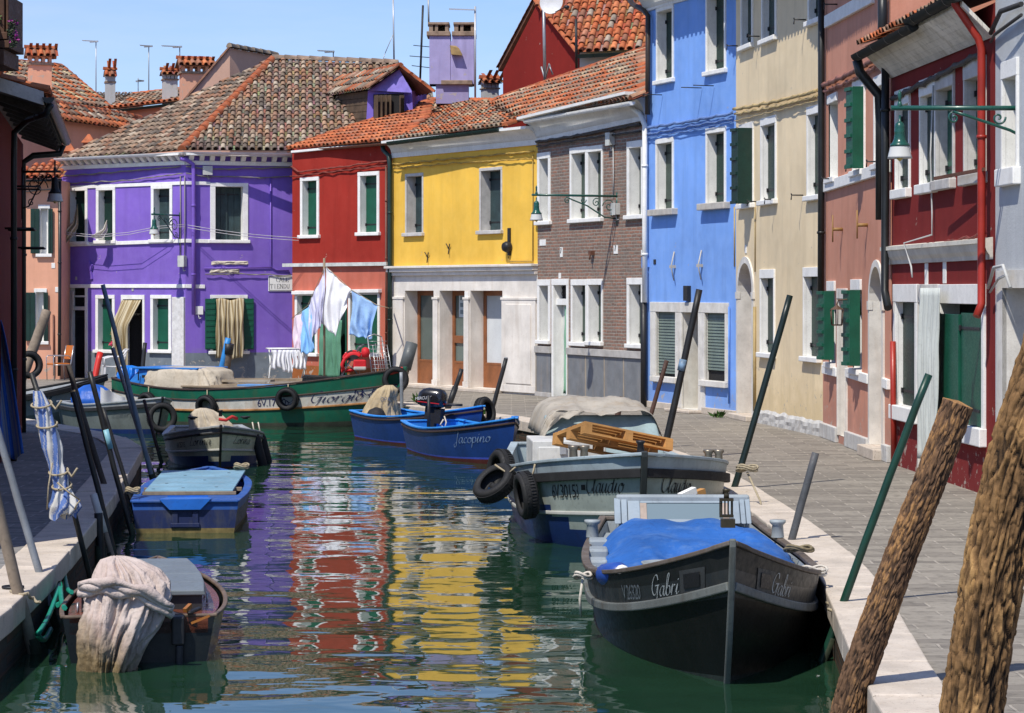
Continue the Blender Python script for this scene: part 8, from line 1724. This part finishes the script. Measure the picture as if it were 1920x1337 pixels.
# ---------------------------------------------------------------- push chair
t = thing('push_chair', 'red and black push chair parked before the green curtain', 'stroller', G(666, 727), .12); mb = MB(); TB = mat('grey_tube', (.12, .12, .13), .4, .2, metal=.4); REDF = mat('red_fabric', (.55, .012, .02), .7, .2, 4, .2, 30); BLF = mat('black_fabric', (.018, .018, .02), .8, .2); LGF = mat('pale_grey_fabric', (.45, .46, .42), .8, .15)
for y in (-.22, .22):
    mb.tube([(-.44, y, .1), (-.24, y, .48), (-.08, y, .74), (.10, y, 1.0), (.20, y, 1.06)], .016, 6); mb.tube([(.18, y, .1), (-.02, y, .45), (-.2, y, .58)], .014, 6); mb.tube([(-.34, y, .3), (.1, y, .3)], .012, 6)
mb.tube([(.20, -.22, 1.06), (.20, .22, 1.06)], .018, 6); mb.tube([(-.38, -.22, .2), (-.38, .22, .2)], .012, 6); mb.build('frame', TB, t)
for x in (-.44, .18):
    for y in (-.26, .26): mb = MB(); mb.lathe([(.03, -.03), (.08, -.035), (.1, -.02), (.1, .02), (.08, .035), (.03, .03)], 16, (x, y, .1), 0, (0, 1, 0)); mb.build('wheel', BLF, t)
mb = MB(); mb.grid(lambda a, b: (-.05 - .27 * math.cos(.25 + b * 2.2) , (2 * a - 1) * .23, .66 + .25 * math.sin(.25 + b * 2.2) + .02 * math.cos((2 * a - 1) * 1.5)), 10, 16, lambda a, b: 1 if 5 <= b < 9 else 0)
for y in (-.232, .232): mb.grid(lambda a, b: (-.05 - .26 * b * math.cos(.25 + a * 2.2), y, .66 + .24 * b * math.sin(.25 + a * 2.2)), 14, 3, lambda a, b: 1 if b < 2 else 0)
mb.build('canopy', [REDF, BLF], t, solid=.012)
mb = MB(); mb.grid(lambda a, b: (-.34 + .42 * b, (2 * a - 1) * .2, .40 + .26 * max(0, b - .55) + .05 * abs(2 * a - 1) ** 2), 10, 12); mb.build('seat', REDF, t, solid=.05)
mb = MB(); mb.tube([(-.30, -.24, .44), (-.34, -.24, .58), (-.26, -.24, .74), (-.16, -.24, .80)], .045, 8); mb.build('bumper', REDF, t)
mb = MB(); mb.box(-.06, .26, -.29, -.20, .46, .70); mb.build('pouch', REDF, t, bevel=.035); mb = MB(); mb.box(-.055, .255, -.298, -.2, .44, .54); mb.build('pouch_trim', LGF, t, bevel=.03); mb = MB(); mb.hexa([(-.34, -.2, .14), (.14, -.2, .14), (.14, .2, .14), (-.34, .2, .14)], [(-.30, -.21, .3), (.1, -.21, .3), (.1, .21, .3), (-.30, .21, .3)]); mb.build('basket', BLF, t, bevel=.03)
o = thing('red_bag', 'small red bag hooked on the push chair handle', 'bag', t.matrix_basis @ V((.24, -.24, .88)), .5); mb = MB(); mb.lathe([(0, -.13), (.09, -.11), (.11, 0), (.08, .1), (0, .13)], 12); mb.build('bag_body', REDF, o)
# ---------------------------------------------------------------- folding wire cart
t = thing('wire_cart', 'tall silver wire trolley leaning by the drainpipes', 'cart', G(716, 727), .6); mb = MB(); WR = mat('chrome_wire', (.45, .46, .47), .35, .1, metal=.6)
def cw(u, z, y=0.0): return (u * (.24 - .03 * z), y + .28 * z, z)
for u in (-1, 1): mb.tube([cw(u, 0), cw(u, 1.25)], .016, 6); mb.tube([cw(u, .1, -.2), cw(u, 1.05, -.2)], .010, 5)
mb.tube([cw(-1, 1.25), cw(0, 1.32), cw(1, 1.25)], .016, 6)
for k in range(12): z = .1 + k * .095; mb.tube([cw(-1, z, -.0), cw(-1, z, -.2), cw(1, z, -.2), cw(1, z, 0)], .006, 4)
for k in range(5): u = -.6 + k * .3; mb.tube([cw(u, .1, -.2), cw(u, 1.1, -.2)], .006, 4)
mb.build('wire_frame', WR, t)
for y in (-.27, .27): mb = MB(); mb.lathe([(.02, -.015), (.09, -.015), (.09, .015), (.02, .015)], 12, (y, 0, .09), 0, (1, 0, 0)); mb.build('wheel', RUBBER, t)
# ---------------------------------------------------------------- chairs by the purple house
t = thing('armchair', 'orange and chrome armchair beside the purple doorway', 'chair', G(111, 713), .55); ORC = mat('orange_leatherette', (.46, .13, .02), .45, .2); CHR = mat('chrome', (.5, .5, .5), .25, .1, metal=.7); mb = MB()
for y in (-.27, .27): mb.tube([(-.24, y, 0), (-.26, y, .62), (-.22, y, .66), (.16, y, .66), (.22, y, .6)], .014, 6); mb.tube([(.26, y, 0), (.22, y, .42), (.30, y, .92)], .014, 6); mb.tube([(-.25, y, .42), (.22, y, .42)], .012, 6)
mb.build('chrome_frame', CHR, t); mb = MB(); mb.box(-.26, .22, -.25, .25, .41, .46); mb.build('seat', ORC, t, bevel=.02); mb = MB(); mb.hexa([(.22, -.25, .56), (.26, -.25, .56), (.26, .25, .56), (.22, .25, .56)], [(.30, -.25, .93), (.33, -.25, .93), (.33, .25, .93), (.30, .25, .93)]); mb.build('backrest', ORC, t, bevel=.015)
t = thing('plastic_chair', 'white plastic garden chair before the purple house', 'chair', G(212, 716), .3); WP = mat('white_plastic', (.66, .66, .66), .35, .08); mb = MB()
mb.grid(lambda a, b: (-.24 + .48 * a, -.24 + .48 * b, .42 - .02 * math.sin(a * 3.14)), 8, 8); mb.build('seat', WP, t, solid=.02); mb = MB()
for k in range(7): y = -.21 + k * .07; mb.beam((.24, y, .46), (.36, y * 1.1, .86), .03, .012)
mb.beam((.36, -.25, .86), (.36, .25, .86), .05, .02); mb.beam((.30, -.24, .66), (.30, .24, .66), .03, .02); mb.build('backrest', WP, t)
for x in (-.24, .24):
    for y in (-.24, .24): mb = MB(); mb.beam((x * 1.15, y * 1.1, 0), (x, y, .44), .05, .04); mb.build('leg', WP, t)
for y in (-.26, .26): mb = MB(); mb.tube([(-.26, y, .42), (-.26, y, .62), (-.1, y, .66), (.2, y, .66), (.34, y, .84)], .022, 6); mb.build('armrest', WP, t)
# ---------------------------------------------------------------- little things on the quay
def weed(label, p, n=40, s=.10):
    t = thing('weed', label, 'plant', p, 0, 'weeds on the quay'); mb = MB()
    for _ in range(n):
        a = rnd(0, 6.28); l = rnd(.4, 1) * s; d = V((math.cos(a) * .6, math.sin(a) * .6, rnd(.3, 1.2))).normalized() * l; w_ = d.orthogonal().normalized() * l * .18; o = V((rnd(-.1, .1), rnd(-.08, .08), 0)); mb.face([o - w_ * .3, o + d * .5 + w_, o + d, o + d * .5 - w_])
    mb.build('leaves', LEAF, t)
weed('low green weed sprouting at the kerb behind the bright blue boat', G(906, 779) + V((0, 0, .02)), 80, .16); weed('tall thin weed on the kerb near the sacking', G(790, 758) + V((0, 0, .02)), 30, .3); weed('small weed at the foot of the blue house door', G(1347, 783), 40, .18)
t = thing('bollard', 'small dark iron ring bolt set in the left kerb', 'ring bolt', G(22, 1110) + V((0, 0, .02))); mb = MB(); mb.tube([V((.07 * math.cos(k * .4), .07 * math.sin(k * .4), .02)) for k in range(17)], .012, 6); mb.lathe([(.03, 0), (.03, .03), (0, .04)], 8, (.07, 0, 0)); mb.build('ring', IRON, t)
mooring('pale rope tied from the ring bolt round the light wooden pole', [G(20, 1108, .04), G(52, 1112, .05), P(62, 1120, 18.75), P(75, 1128, 18.7)], .013, ROPE, .02)
mooring('rope hitched round the slim green pole', [P(1553, 1142, 18.3), P(1562, 1146, 18.2), P(1572, 1142, 18.3), P(1550, 1130, 18.8)], .012, ROPE, .0)
t = thing('flower_pot', 'yellow flowers with a red pot inside the purple window', 'flowers', pw(pur, 211, 637, .1)); mb = MB(); foliage(mb, (0, 0, .05), .10, .08, .25, 40, .05); mb.build('leaves', mat('olive_leaf', (.14, .12, .03), .7, .3), t); mb = MB(); foliage(mb, (0, -.05, -.1), .08, .06, .08, 24, .05); mb.build('blossoms', FLW, t)
